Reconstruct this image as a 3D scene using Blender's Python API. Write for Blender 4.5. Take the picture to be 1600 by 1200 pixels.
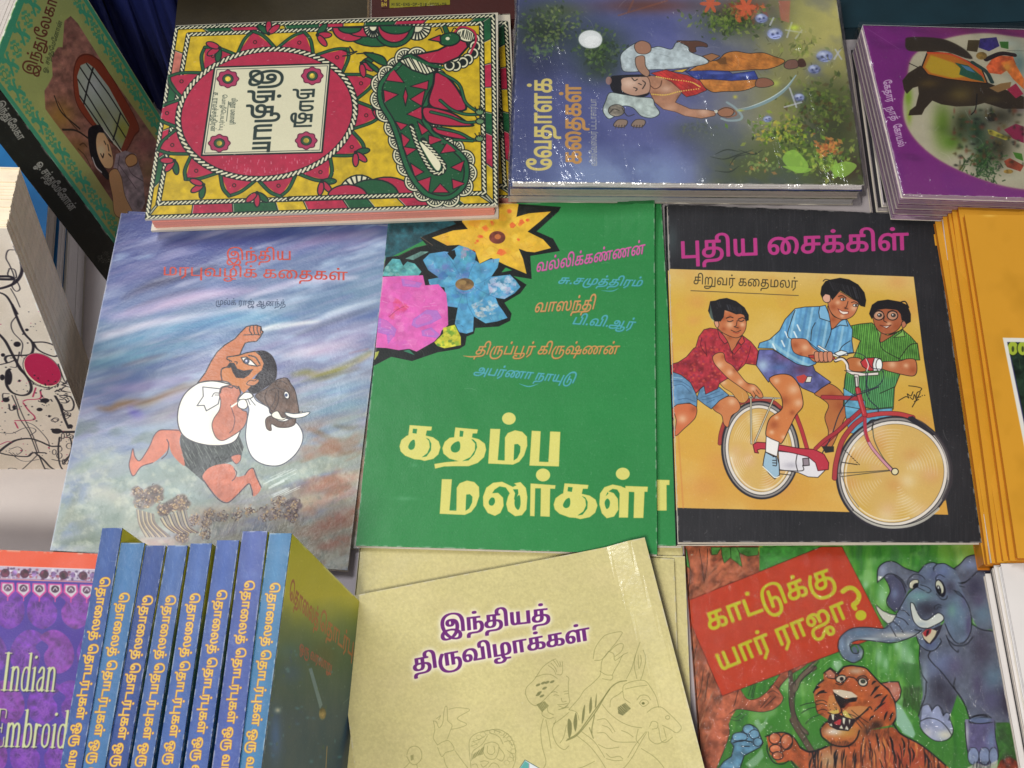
import bpy, math, random
import numpy as np

# ------------------------------------------------------------------ camera
F_PX, PITCH, ROLL, CAM_H = 1900.0, 0.4298, -0.0371, 0.70
sc = bpy.context.scene
for o in list(bpy.data.objects):
    bpy.data.objects.remove(o)
def cam_axes():
    cp, sp, c, s = math.cos(PITCH), math.sin(PITCH), math.cos(ROLL), math.sin(ROLL)
    right = np.array([1, 0, 0.]); up = np.array([0, cp, sp]); fwd = np.array([0, sp, -cp])
    return c*right + s*up, -s*right + c*up, fwd
RR, UU, FW = cam_axes()
EYE = np.array([0, 0, CAM_H])
cam_data = bpy.data.cameras.new("camera"); cam = bpy.data.objects.new("camera", cam_data)
sc.collection.objects.link(cam); sc.camera = cam
cam_data.sensor_width = 36; cam_data.lens = 36*F_PX/1600; cam_data.clip_end = 50; cam_data.clip_start = 0.01
from mathutils import Matrix, Vector
M4 = Matrix(((RR[0], UU[0], -FW[0], EYE[0]), (RR[1], UU[1], -FW[1], EYE[1]), (RR[2], UU[2], -FW[2], EYE[2]), (0, 0, 0, 1)))
cam.matrix_world = M4

# ------------------------------------------------------------------ light
world = bpy.data.worlds.new("World"); sc.world = world; world.use_nodes = True
bg = world.node_tree.nodes["Background"]; bg.inputs[0].default_value = (0.88, 0.9, 1.0, 1); bg.inputs[1].default_value = 0.19
def area(name, loc, target, sx, sy, power, col):
    l = bpy.data.lights.new(name, 'AREA'); l.shape = 'RECTANGLE'; l.size = sx; l.size_y = sy; l.energy = power; l.color = col
    o = bpy.data.objects.new(name, l); sc.collection.objects.link(o); o.location = loc
    o.rotation_euler = (Vector(target)-Vector(loc)).to_track_quat('-Z', 'Y').to_euler()
    return o
area("ceiling_lamp", (-0.28, -0.45, 1.45), (0.02, 0.22, 0), 0.30, 0.20, 21.5, (1.0, 0.97, 0.88))
area("tube_lamp", (-0.95, 1.05, 2.1), (-0.15, 0.3, 0), 1.0, 0.20, 27.0, (0.95, 0.97, 1.0))
sc.view_settings.view_transform = 'Standard'; sc.view_settings.look = 'None'
sc.view_settings.exposure = -0.07; sc.view_settings.gamma = 1.0
sc.render.engine = 'CYCLES'
sc.cycles.max_bounces = 6; sc.cycles.use_denoising = True

def proj(X):
    v = np.asarray(X, float)-EYE; w = v@FW
    return np.array([800+F_PX*(v@RR)/w, 600-F_PX*(v@UU)/w])
def up(px, py, z=0.0):            # point of the photograph -> point of the place at height z
    d = (px-800)*RR+(600-py)*UU+F_PX*FW
    t = (CAM_H-z)/(-d[2]); return np.array([d[0]*t, d[1]*t, z])
# ------------------------------------------------------------------ where each printed face lies in the place (metres)
def unit(v): return v/np.linalg.norm(v)
def quad(tl, tr, br, bl, z):      # four seen corners, all at height z
    return [up(*tl, z), up(*tr, z), up(*br, z), up(*bl, z)]
def run(tl, tr, lb, rb, z, h):    # two top corners and points on the side edges; the sides run on to length h
    TL, TR = up(*tl, z), up(*tr, z)
    return [TL, TR, TR+unit(up(*rb, z)-TR)*h, TL+unit(up(*lb, z)-TL)*h]
def rotm(a, b, c):
    ca, sa, cb, sb, cc, s_ = math.cos(a), math.sin(a), math.cos(b), math.sin(b), math.cos(c), math.sin(c)
    return np.array([[ca, -sa, 0], [sa, ca, 0], [0, 0, 1]])@np.array([[cb, 0, sb], [0, 1, 0], [-sb, 0, cb]])@np.array([[1, 0, 0], [0, cc, -s_], [0, s_, cc]])
FACE = {}
FACE['sky'] = quad((189, 333), (609, 352), (543, 891), (78, 860), .007)
FACE['sky_under'] = quad((200, 330), (622, 350), (564, 857), (96, 840), .0035)
FACE['green'] = quad((609, 323), (1022, 312), (1027, 866), (556, 853), .013)
FACE['green_under'] = quad((625, 326), (1033, 313), (1066, 853), (600, 845), .0085)
FACE['cycle'] = quad((1043, 319), (1459, 337), (1534, 848), (1060, 847), .0155)
FACE['cycle_under'] = quad((1039, 321), (1450, 340), (1520, 849), (1057, 851), .0115)
FACE['cycle_low'] = quad((1072, 325), (1470, 342), (1540, 846), (1072, 849), .0085)
FACE['cream'] = run((521, 937), (1006, 844), (554, 1200), (1100, 1200), .018, .24)
FACE['cream_b'] = run((563, 848), (1053, 873), (528, 1200), (1066, 1200), .0085, .24)
FACE['cream_c'] = run((602, 860), (1070, 869), (560, 1200), (1083, 1200), .006, .24)
FACE['cream_d'] = run((640, 840), (1066, 838), (620, 1200), (1076, 1200), .003, .24)
FACE['jungle'] = run((1069, 843), (1549, 844), (1096, 1200), (1616, 1200), .003, .24)
FACE['folk'] = quad((276, 29), (778, 9), (778, 321), (226, 342), .030)
g0 = quad((810, 0), (1307, 0), (1351, 289), (799, 284), .036)
FACE['ghost'] = [g0[3]+unit(g0[0]-g0[3])*.175, g0[2]+unit(g0[1]-g0[2])*.175, g0[2], g0[3]]
h0 = up(1411, 303, .045); hx = unit(up(1600, 309, .045)-h0); hy = unit(up(1348, 39, .045)-h0)
hl = np.linalg.norm(up(1348, 39, .045)-h0)
FACE['purple'] = [h0+hy*hl, h0+hy*hl+hx*.22, h0+hx*.22, h0]
n0 = up(0, 859, .012); nx = unit(up(152, 865, .012)-n0); ny = np.array([-nx[1], nx[0], 0])
m1 = n0+nx*.095
FACE['craft'] = [m1-nx*.2, m1, m1-ny*.26, m1-nx*.2-ny*.26]
# the book standing at the back left, spine to the front
S_ = 1.06; jo = EYE+(np.array([-0.2826, .4454, .1651])-EYE)*S_; JM = rotm(1.5537, .2225, 1.3407); JW, JH, JT = .1402*S_, .2097*S_, .0223*S_
jx, jy, jz = JM[:, 0], JM[:, 1], JM[:, 2]
FACE['lady'] = [jo, jo+jx*JW, jo+jx*JW-jy*JH, jo-jy*JH]
FACE['lady_spine'] = [jo-jz*JT, jo, jo-jy*JH, jo-jz*JT-jy*JH]
lo_ = np.array([-.2962, .318, -.1142]); LM = rotm(.0074, .1198, 1.4456); LW, LH, LT = .19, .2714, .0428
lx, ly, lz = LM[:, 0], LM[:, 1], LM[:, 2]
FACE['drip'] = [lo_-lx*LW+ly*LH, lo_+ly*LH, lo_, lo_-lx*LW]
# eight books standing with their spines up
SP = [((161, 826), (191, 829), 95), ((190, 849), (226, 851), 125), ((228, 853), (259, 854), 165), ((263, 853), (293, 855), 205),
      ((299, 850), (331, 851), 246), ((340, 845), (373, 847), 288), ((380, 831), (417, 834), 332), ((422, 834), (455, 836), 372)]
ROW = []
for a, b, xb in SP:
    A_, B_ = up(*a, .141), up(*b, .141); th = np.linalg.norm(B_-A_)*1.07
    yv = unit(A_-up(xb, 1200, .141)); xv = np.array([yv[1], -yv[0], 0]); le = .13
    dn = np.array([0, 0, -1])*math.cos(le)+xv*math.sin(le); tv = xv*math.cos(le)+np.array([0, 0, 1])*math.sin(le)
    ROW.append((A_, yv, dn, tv, th))
A_, yv, dn, tv, th = ROW[7]
NW, NH = .139, .215
FACE['blue_cover'] = [A_+tv*th, A_+tv*th+dn*NW, A_+tv*th+dn*NW-yv*NH, A_+tv*th-yv*NH]
for i, (A_, yv, dn, tv, th) in enumerate(ROW):
    FACE['spine%d' % i] = [A_, A_+tv*th, A_+tv*th-yv*NH, A_-yv*NH]
# fan of orange copies at the right, lowest first
FAN = [((1459, 366), (1538, 882), .016), ((1461, 346), (1543, 882), .020), ((1473, 338), (1550, 880), .024), ((1481, 331), (1558, 879), .027),
       ((1487, 325), (1568, 877), .030), ((1495, 312), (1578, 876), .033), ((1507, 335), (1590, 872), .038)]
for i, (a, b, z) in enumerate(FAN):
    A_, B_ = up(*a, z), up(*b, z); d = unit(B_-A_); x = np.array([-d[1], d[0], 0])
    FACE['orange%d' % i] = [A_, A_+x*.17, B_+x*.17, B_]
A_ = up(1563, 878, .028); d = unit(up(1600, 1073, .028)-A_); x = np.array([-d[1], d[0], 0])
FACE['white'] = [A_, A_+x*.15, A_+x*.15+d*.2, A_+d*.2]
FACE['sticker'] = [up(596, -26, .0104), up(703, -30, .0104), up(703, 7, .0104), up(596, 13, .0104)]
# outlines of the Tamil letters, two characters per coordinate
GLYPH = {8:"'q$_'R$a'8$j'$$w&p%/&g%F&c%b&h&(&v&F'0&_'L&s'l'((6'3),'<)R':)u'5*9'-*T'!*o&n+*&]+F&3+O%b+H%:+4$w*m$e*?$_)U$h(o%*(<%L'j&#'F&Y'!'S&t(%&q(T&u)$'%)N'7)w'R*?'u*^(D*u(x+))X+.*7+)*h*w+6*b+V*D+w)m,')N,/)-,3(c,5(7,5&J+e&J+e'y+d(K+_(u+W)=+M)[+?)v+.*2*o*G*N*V***`)X*c)/*`(d*U(@*E(!*0'e)o'Q)L'E)%'A(R'F't'S'B'i&m(.&:([%e)9%=)f%,*:%(*Z%,*p%8*{%K+$%e*{&!*o&8*^&K*F&Z*-&e)k&m),&s(^&p(:&j'w&`'_&R'K&B'>&1'3%e'7%K'C%8'W%,'w%((F%+(o%9)1%J)L%`)z&:*:&u*D'C*H'n*E(4*>(P*3(g*$(x)_)1)4)4(n)/(V(z(P(n(N(_(Q(L(Y(>(h(5(z(2)0(5)=(>)F(L)H(`)B)!)0)>)X);)e)+)m(r)q(Z)n(F)g(4)Z(%)J'u)6'm(y'k(c'm(O'u(>(%(2(4()(G(&(^(*(x(5)2(G)C(_)N(y)U)<)W)i)R*2)D*O),*d(h*p(A*t'p*o'<*_&]*A&!)s%L)@%((Y$h",
85:")R(K)l(H*'(>*9(.*H's*Q'U*T'3*Q&f*H&F*8&.*#%v)X%c)(%Y(D%V'y%V'X%S'D%J'7%;'2${'4$a&f$_&c%*&e%?&k%P'$%i'7%t'M%y'k%{(?%{(e%|)(&$)?&()R&/)n&C*#&a*(&u**'2*('I*#'^)u'm)j'y)Z($)H(&),'{(n'm(m(7).(E &w&J&w)Q)m)Q)m)-(p)-(p&J(D&J(D)-'G)-'G&J (]*5(N*7(D*>(<*I(:*V(<*e(D*o(N*w(]*y(j*w(u*o(|*e)#*V(|*I(u*>(j*7",
25:"'s&D'V&F'<&N''&Y&q&k&g'$&c'<&g'U&r'l')(!'D(/'i(7(<(:)*(:)T(7)y(/*<'|*S'g*c'H*g&|*d&]*Z&C*K&-*6%v)l%c)<%Y(V%V'y%V'X%S'D%J'7%;'2${'4$a&f$_&c%*&e%?&k%P'$%i'7%t'M%y'k%{(G%{(q%|)6&$)P&()e&/*'&D*6&^*<'$*9';*2'L*&'Y)s'd)N'o)&'r(8'r'h'o'I'e'9'T'4'<'8'('F&u']&l'w&i(1&k(B&p(P&y([',(b'@(e'Z(e)-'i)-'i(-'@(%'@)Q*8)Q*8)-)4)-)4'b)3'C).',(y&g(g&V(P&L(6&F",
42:"&!+.&<++&T+%&j*u&|*e'5*H'=*4'B)v'F)V'G)0'G&J&w&J&w)(&v)H&t)d&k*0&[*I&B*]&!*c%i*a%W*Z%J*P%@*C%8){%<)]%I)>$w)>$l)]$i){$k*9$q*N$|*a%/*o%R+'",
30:"(G&J(G)Q(s)Q(s&o*m&o*m)Q+>)Q+>&J 'i&D'H&K'0&]'&&n&z',&w'U&w)Q'G)Q'G'a'I'6'M'%'U&t'b&l'r&i(2&q(J'.(I&_(1&L'|&F",
29:")_)W*&)R*B)D*V)-*f(i*o(C*q't*p'R*j'7*`&{*Q&i*6&V)n&M)<&J&w&J&w)Q'G)Q'G&o(_&o(_(H(`(d(e(z(u)>)6)P)H)U )^)3)L)0)?)()3(l)0(Z)/(?)/&o)F&o)f&q*!&y*2'**<'<*B'V*D'w*C(:*>(U*5(m*))$)s)/",
31:"'e%:'G%T(N&V(N)-'G)-'G&J&w&J&w)Q)u)Q)u)-(y)-(y&J",
131:")k$q)k&J&w&J&w)Q'G)Q'G&o)k&o)k)Q*;)Q*;$q",
36:"'m&D'S&G'<&Q'(&c&t&{&k'A&g'k&m(A'!(j':).'Z)E($)R(L)W(p)T)3)L)L)>)a)-)p(s)z(Y*((!*&'_){'C)k&o+;&o+;)Q+g)Q+g&J)>&J)<&k)N';)T'W)V'w)R(=)I(Y):(p)&)%(h)/(J)2(*).'i(|'R(i'B(N'7(/'4'g'6'H'<'1'E&{'Q&p'o&g(+&m(:'!(@'>(='T(3'e($'o'm'r'X'o'F'g'&'L&y'm'/(!'D(/'[(7's(:(9(4(S($(d'e(j'B(g')(_&n(R&[(A&N(,&G",
35:")_)W*&)R*B)D*V)-*f(i*o(C*q't*p'R*j'7*`&{*Q&i*6&V)n&M)<&J&w&J&w)Q'G)Q'G&o(_&o(_(H(`(d(e(z(u)>)6)P)H)U )^)3)L)0)?)()3(l)0(Z)/(?)/&o)F&o)f&q*!&y*2'**<'<*B'V*D'w*C(:*>(U*5(m*))$)s)/ '_&,('&)(#%c'e%d'T%b'F%^'=%T':%H'=%<'D%3'^%)(,%&(D%((W%,(t%>)4%g)A%o)Y%s*$%m)m%g)`%_)6%$)$$q(i$g(L$a'w$_'J$d'($r&r%*&k%G&p%b'%%v'>&' )N%Q)F%V)%%c(s%n(i&!(b&4(_&J).&J)4&1)D&!)T%x)o%v*T%v*T%Q",
77:"'s&D'V&F'<&N''&Y&q&k&g'$&c'<&g'U&r'l')(!'D(/'i(7(<(:)<(:)j(8*0(0*J(!*_'b*g'<*a&u*O&[*4&K)j&F)P&H)7&L)@&o)R&k)f&j){&m*/&u*8')*;'>*9'M*4'Y){'i)_'p)@'r(8'r'h'o'I'e'9'T'4'<'8'('F&u']&l'w&i(1&k(B&p(P&y([',(b'@(e'Z(e)-'i)-'i(-'@(%'@)Q*8)Q*8)-)4)-)4'b)3'C).',(y&g(g&V(P&L(6&F (o*5(b*7(V*>(O*I(L*V(O*e(V*o(b*w(o*y(|*w),*o)3*e)6*V)3*I),*>(|*7",
18:"'s&D'V&F'<&N''&Y&q&k&g'$&c'<&g'U&r'l')(!'D(/'i(7(<(:)<(:)j(8*0(0*J(!*_'b*g'<*a&u*O&[*4&K)j&F)P&H)7&L)@&o)R&k)f&j){&m*/&u*8')*;'>*9'M*4'Y){'i)_'p)@'r(8'r'h'o'I'e'9'T'4'<'8'('F&u']&l'w&i(1&k(B&p(P&y([',(b'@(e'Z(e)-'i)-'i(-'@(%'@)Q*8)Q*8)-)4)-)4'b)3'C).',(y&g(g&V(P&L(6&F",
48:"'m&D'S&G'<&Q'(&c&t&{&k'A&g'k&m(>'!(f'<)+'a)C(0)R(c)W)6)S)`)H*,)4*>)%*Y(d*o(B*{'w+$'N+!'0*v&r*j&^*Y&O*E&G*.&D)n&G)X&Q)H&a)=&u)7'2)4'M);())L(U)g({*!)5*N)N+&)W+Q)R+s)C,2),,D(j,N(G,R(!,P'[,K'?,:&j,$&D+Z&Z+v'3,#'S,&'{,#(?+v(Y+i(p+U)%+>)/+!)2*U),*2(s)s(N)d($)_'N)b'1)j&w)w&k*,&g*:&i*D&q*P'.*T'K*P'r*E(8*2(V)s(o)Z)!)?),(^)2(:)/'w)$'_(o'K(Z'=(@'6($'4'e'6'G'<'0'E&{'Q&o'p&g(,&m(;'!(@'>(='T(3'e($'o'm'r'X'o'F'g'&'L&y'm'/(!'D(/'[(7's(:(9(4(S($(d'e(j'B(g')(_&n(R&[(A&N(,&G",
93:"'m&D'S&G'<&Q'(&c&t&{&k'A&g'k&k(6&t(W''(s':)/'Q)@'l)M(I)W(q)S)6)G)R)4)K(_)8(s)#)&(f)/(H)2(().'i(|'R(i'B(N'7(/'4'g'6'H'<'1'E&{'Q&p'o&g(,&m(;'!(@'>(='T(3'e($'o'm'r'X'o'F'g'&'L&y'm'/(!'D(/'[(7's(:(9(4(S($(d'e(j'B(g')(_&n(R&[(A&N(,&G )H&J)H(g)N)3)N)Q,<)Q,<)-+B)-+B&J*q&J*q)-)u)-)u&J )H*5):*7)0*>)(*I)&*V)(*e)0*o):*w)H*y)U*w)a*o)h*e)j*V)h*I)a*>)U*7",
134:"(j$q(C$u'|%#']%3'C%H'.%f&z&-&p&U&m'*&o'c&w(.'6(s'W)Q(!);'b(l'N(='A'g'=','@&^'G&:'S%y'e%c'x%Q(4%F(j%=)4%@)R%J)k%Y*!%o*-&/*3&N*^&N*V&&*G%]*/%?)j%))@$v +3)W+U)R+q)D,+)-,:(i,C(C,F't,D'R,>'7,4&{,&&i+g&V+B&M*l&J(K&J(K)Q(w)Q(w&o*3&o*3(H*4(d*9(z*J)>*f)P*x)U +2)3+!)0*o)(*c(l*`(Z*_(?*_&o*w&o+:&q+P&y+b'*+m'<+s'V+u'w+s(:+n(U+e(m+X)$+G)/",
92:"'m&D'S&G'<&Q'(&c&t&{&k'A&g'j&k(5&s(V''(s':)/'P)@'k)M(,)T(J)W({)P)8)G)L)7)c(s)n(J)q'o)s'N)y'4*+&{*=&n*V&j*u&r+&'!+0'2+6'I+8'g+6(,+0(J*t)#*S)N*{)i+<)@+Q(p+_(B+d'k+a'C+W'#+H&e+3&R*t&H*R&D*+&J)g&^)X&p)N',)H'J)C(8);(])(({(k)-(H)2(().'g(|'Q(h'A(M'7(.'4'e'6'G'<'0'E&{'Q&o'o&g(,&m(;'!(@'>(='T(3'e($'o'm'r'X'o'F'g'&'L&y'm'/(!'D(/'[(7's(:(9(4(S($(d'e(j'B(g')(_&n(R&[(A&N(,&G ):*5),*7)!*>(u*I(s*V(u*e)!*o),*w):*y)G*w)R*o)Y*e)[*V)Y*I)R*>)G*7",
41:"&w&J&w)Q)u)Q)u)-(y)-(y&J(N&J(N)-'G)-'G&J",
80:"(<)W(^)U(x)N)1)C)@)6)T(s)J(n)`)8)n)E*$)O*8)U*N)W*r)S+4)H+J)7+Z({+e(_+i(>+f'y+_'_+R'I+B'8+-')*o&y*3&n)K&k(w&k(<&i'l&a'N&N'@&8'<%w'>%]'F%H'S%9'c%/((%((N%.(l%@)+%Z)S&'*#&>*<&D*Z&F+#&B+B&3+X%t+`%b+b%M+_%8+W%&+K$r+:$g+'$a*m$_*G$e*.$u)z%0)u%J)x%`*&%r*B&6*e&.*K%o*D%P*F%@*M%2*Y%)*m%&+$%*+3%6+8%N+2%g+!%u*h&!*P&$*4%{)x%q)c%_),%$(_$g(F$a(*$_'`$b'B$n'+%&&w%=&m%X&k%u&m&4&t&J'$&]'2&k'D&x'Z'&(4'1(o'4)@'4**'6*]'?*o'G+$'R+6'o+<(=+9(U+2(j+'(y*s)**a)0*M)2*3).){({)m(a)j(N)i(6)i'V)<'V)<(()8(T))(u(x)%(i)-(U)2(>)4(&)3'o).'])''G(q';(['7(D':(1'B'|'P'r'f'o'x'r(+'z(4(,(7(>(5(N(.(](#(h'o(p'I(w'j)3(8)'(I(w(U(h(^(V(a(A(Z'|(I'c(.'Q'g'L'L'O'6'W'%'d&t'u&m(-&k(B&o(d'!)$'8):'S)J't)T )7*5)**7(z*>(s*I(q*V(s*e(z*o)**w)7*y)D*w)O*o)V*e)X*V)V*I)O*>)D*7",
7:"'e%j'@%s'#&&&j&8&^&O&X&i&_'&&p':'#'B'7'F'W'H+e'H+g'$']'$'E'$'8'!'0&x')&g'0&P'D&?'f&4(B&0(r&3)?&<)a&J)|&]*6&s*D'1*M'T*O'o*L(0*E(J*8(c*&(w)j)+)K)3)2)4(q)/([(y(U(m(T(](V(K(`(=(m(4)$(0)6(3)C(<)K(K)N(_)I)!)6);)S)D)e)2)q(w)v(])q(<)a($)F'o)$'i(T'r(D(!(7(0(/(D(,(Z(0(w(:)2(K)C(a)N)8)W)])T)|)J*<);*R)&*e(j*q(N*{'o*y'T*r'0*_&e*B&E)y&,)M%u(x%k(A%g *v$d*J$t*/%4*&%W*-%s*D&-*U&3*k&6++&3+F&++>%e+(%k*n%n*`%m*U%h*O%a*L%V*V%?*c%6*v%.+5%)+Z%(,)%*,L%2,k%@-&%R-4%j-8&*-5&>-,&M,x&V,e&Z,G&U,2&J,2&n,J&y,k'!-8&t-I&i-V&X-a&C-c&*-^%a-L%@-0%',e$o,5$c+X$_ +c%g+c)Q,2)Q,2%g",
27:"'m&D'S&G'<&Q'(&c&t&{&k'A&g'k&m(>'!(f'<)+'a)C(0)R(c)W)6)S)a)H*-)4*D(y*](_*o(?*{'w+$'N+!'0*v&r*j&^*Y&O*E&G*.&D)n&G)X&Q)H&a)=&u)7'2)4'M):(%)L(R)i(z*')4*G)C*q)M+2)P+S)Q-4)Q-4)-,:)-,:&J+i&J+i)-+(),*h)(*N({*6(n*'(a)v(O)e($)_'N)b'1)j&w)w&k*,&g*:&i*D&q*P'.*T'K*P'r*E(8*2(V)s(o)Z)!)?),(^)2(:)/'w)$'_(o'K(Z'=(@'6($'4'e'6'G'<'0'E&{'Q&o'o&g(,&m(;'!(@'>(='T(3'e($'o'm'r'X'o'F'g'&'L&y'm'/(!'D(/'[(7's(:(9(4(S($(d'e(j'B(g')(_&n(R&[(A&N(,&G",
84:"'s&D'V&F'<&N''&Y&q&k&g'$&c'<&g'U&r'l')(!'D(/'i(7(<(:)*(:)T(7)y(/*<'|*S'g*c'H*g&|*d&]*Z&C*K&-*6%v)l%c)<%Y(V%V'y%V'X%S'D%J'7%;'2${'4$a&f$_&c%*&e%?&k%P'$%i'7%t'M%y'k%{(G%{(q%|)6&$)P&()e&/*'&D*6&^*<'$*9';*2'L*&'Y)s'd)N'o)&'r(8'r'h'o'I'e'9'T'4'<'8'('F&u']&l'w&i(1&k(B&p(P&y([',(b'@(e'Z(e)-'i)-'i(-'@(%'@)Q*8)Q*8)-)4)-)4'b)3'C).',(y&g(g&V(P&L(6&F (q*5(c*7(X*>(P*I(N*V(P*e(X*o(c*w(q*y)#*w).*o)5*e)7*V)5*I).*>)#*7",
145:"+?+.+^+++y+%,7*u,M*f,g*H,p*4,x)w,|)W-#)0-#&J,R&J,R)!,Q)F,N)d,H)z,A*0,.*I+g*]+@*c+'*a*m*Y*[*N*N*@*G*.*D)s*I)S*V);*m)++.)!+/(Y*l(`*P(k*:(|*()7)x)R)u)s)y*:*+*V*?*m*Y*|*y+* 'm&D'S&G'<&Q'(&c&t&{&k'A&g'j&k(5&s(V''(s':)/'P)@'k)M(,)T(J)W({)P)8)G)L)7)c(s)n(J)q'o)s'N)y'4*+&{*=&n*V&j*u&r+&'!+0'2+6'I+8'g+2(F+$(v*h)F+4)X+N)%+_(J+d'k+a'C+W'#+H&e+3&R*t&H*R&D*+&J)g&^)X&p)N',)H'J)C(8);(])(({(k)-(H)2(().'g(|'Q(h'A(M'7(.'4'e'6'G'<'0'E&{'Q&o'o&g(,&m(;'!(@'>(='T(3'e($'o'm'r'X'o'F'g'&'L&y'm'/(!'D(/'[(7's(:(9(4(S($(d'e(j'B(g')(_&n(R&[(A&N(,&G",
83:"'m&D'S&G'<&Q'(&c&t&{&k'A&g'k&m(>'!(f'<)+'a)C(0)R(c)W)6)S)a)H*-)4*B)!*[(a*o(@*{'w+$'N+!'0*v&r*j&^*Y&O*E&G*.&D)n&G)X&Q)H&a)=&u)7'2)4'M):(&)J(R)g(z*$)4*W)N*u)U+9)W+c)S,,)H,L)4,d({-&(U-9((-@'N->'0-6&r-*&^,u&O,a&G,H&D,/&G+u&Q+e&a+Y&u+R'2+P'M+U($+g(P,,(|,B)4,c)C-2)M-M)P-o)Q/P)Q/P)-.T)-.T&J.*&J.*)--D),-))(,k({,R(n,C(a,6(P,&(&+{'N,#'1,*&w,7&k,G&g,U&i,a&q,m'.,q'K,i(&,T(Q,:(o+i),+:)2*a),*2(m)s(K)d'|)_'N)b'1)j&w)w&k*,&g*:&i*D&q*P'.*T'K*P'r*E(8*2(V)s(o)Z)!)?),(^)2(:)/'w)$'_(o'K(Z'=(@'6($'4'e'6'G'<'0'E&{'Q&o'o&g(,&m(;'!(@'>(='T(3'e($'o'm'r'X'o'F'g'&'L&y'm'/(!'D(/'[(7's(:(9(4(S($(d'e(j'B(g')(_&n(R&[(A&N(,&G +$*5*r*7*g*>*`*I*^*V*`*e*g*o*r*w+$*y+2*w+<*o+D*e+F*V+D*I+<*>+2*7",
24:"'m&D'S&G'<&Q'(&c&t&{&k'A&g'k&m(>'!(f'<)+'a)C(0)R(c)W)6)S)a)H*-)4*B)!*[(a*o(@*{'w+$'N+!'0*v&r*j&^*Y&O*E&G*.&D)n&G)X&Q)H&a)=&u)7'2)4'M):(&)J(R)g(z*$)4*W)N*u)U+9)W+c)S,,)H,L)4,d({-&(U-9((-@'N->'0-6&r-*&^,u&O,a&G,H&D,/&G+u&Q+e&a+Y&u+R'2+P'M+U($+g(P,,(|,B)4,c)C-2)M-M)P-o)Q/P)Q/P)-.T)-.T&J.*&J.*)--D),-))(,k({,R(n,C(a,6(P,&(&+{'N,#'1,*&w,7&k,G&g,U&i,a&q,m'.,q'K,i(&,T(Q,:(o+i),+:)2*a),*2(m)s(K)d'|)_'N)b'1)j&w)w&k*,&g*:&i*D&q*P'.*T'K*P'r*E(8*2(V)s(o)Z)!)?),(^)2(:)/'w)$'_(o'K(Z'=(@'6($'4'e'6'G'<'0'E&{'Q&o'o&g(,&m(;'!(@'>(='T(3'e($'o'm'r'X'o'F'g'&'L&y'm'/(!'D(/'[(7's(:(9(4(S($(d'e(j'B(g')(_&n(R&[(A&N(,&G",
86:"'m&D'S&G'<&Q'(&c&t&{&k'A&g'k&m(>'!(f'<)+'a)C(0)R(c)W)6)S)a)H*-)4*D(y*](_*o(?*{'w+$'N+!'0*v&r*j&^*Y&O*E&G*.&D)n&G)X&Q)H&a)=&u)7'2)4'M):(%)L(R)i(z*')4*G)C*q)M+2)P+S)Q-4)Q-4)-,:)-,:&J+i&J+i)-+(),*h)(*N({*6(n*'(a)v(O)e($)_'N)b'1)j&w)w&k*,&g*:&i*D&q*P'.*T'K*P'r*E(8*2(V)s(o)Z)!)?),(^)2(:)/'w)$'_(o'K(Z'=(@'6($'4'e'6'G'<'0'E&{'Q&o'o&g(,&m(;'!(@'>(='T(3'e($'o'm'r'X'o'F'g'&'L&y'm'/(!'D(/'[(7's(:(9(4(S($(d'e(j'B(g')(_&n(R&[(A&N(,&G )r*5)e*7)Y*>)R*I)P*V)R*e)Y*o)e*w)r*y*$*w*/*o*6*e*8*V*6*I*/*>*$*7",
108:"'s&D'V&F'<&N''&Y&q&k&g'$&c'<&g'U&r'l')(!'D(/'i(7(<(:+.(:+.'r(8'r'h'o'I'e'9'T'4'<'8'('F&u']&l'w&i(1&k(B&p(P&y([',(b'@(e'Z(e)-'i)-'i(-'@(%'@)Q*8)Q*8)-)4)-)4'b)3'C).',(y&g(g&V(P&L(6&F )y&J)y'{*H'w*H&J",
181:"'3&D&x&L&q&V&o&g&q&w&x'&'3'.'I'&'P&w'R&g'P&V'I&L",
20:"'s&D'V&F'<&N''&Y&q&k&g'$&c'<&g'U&r'l')(!'D(/'i(7(<(:*8(:*8'r(8'r'h'o'I'e'9'T'4'<'8'('F&u']&l'w&i(1&k(B&p(P&y([',(b'@(e'Z(e)-'i)-'i(-'@(%'@)Q*8)Q*8)-)4)-)4'b)3'C).',(y&g(g&V(P&L(6&F",
88:")_)W*&)R*B)D*V)-*f(i*o(C*q't*p'R*j'7*`&{*Q&i*6&V)n&M)<&J&w&J&w)Q'G)Q'G&o(_&o(_(H(`(d(e(z(u)>)6)P)H)U )^)3)L)0)?)()3(l)0(Z)/(?)/&o)F&o)f&q*!&y*2'**<'<*B'V*D'w*C(:*>(U*5(m*))$)s)/ (n*5(a*7(U*>(N*I(L*V(N*e(U*o(a*w(n*y({*w)+*o)2*e)4*V)2*I)+*>({*7",
39:"'m&D'S&G'<&Q'(&c&t&{&k'A&g'j&k(5&s(V''(s':)/'P)@'k)M(,)T(J)W(y)P)D):)c(n)S(o)c)5*#)N*5)U*J)W*l)R+*)@+6)1+>(y+C(a+D(B+D'q+H'@+O'.+Y&{+l&n,*&j,H&r,T'!,_'2,e'I,g'g,d(,,^(J,G)#,&)N,N)i,j)@-%(p-2(B-7'k-4'C-+'#,w&e,b&R,G&H,&&D+Y&J+:&^+(&w*x'@*t'n*s(C*r(Y*k(w*]).*G)3*5).*()$)x(h)u(F)u&J)H&J)H(()F(E)@([)*(y(i).(H)2(().'g(|'Q(h'A(M'7(.'4'e'6'G'<'0'E&{'Q&o'o&g(+&m(:'!(@'>(='T(3'e($'o'm'r'X'o'F'g'&'L&y'm'/(!'D(/'[(7's(:(9(4(S($(d'e(j'B(g')(_&n(R&[(A&N(,&G",
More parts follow.
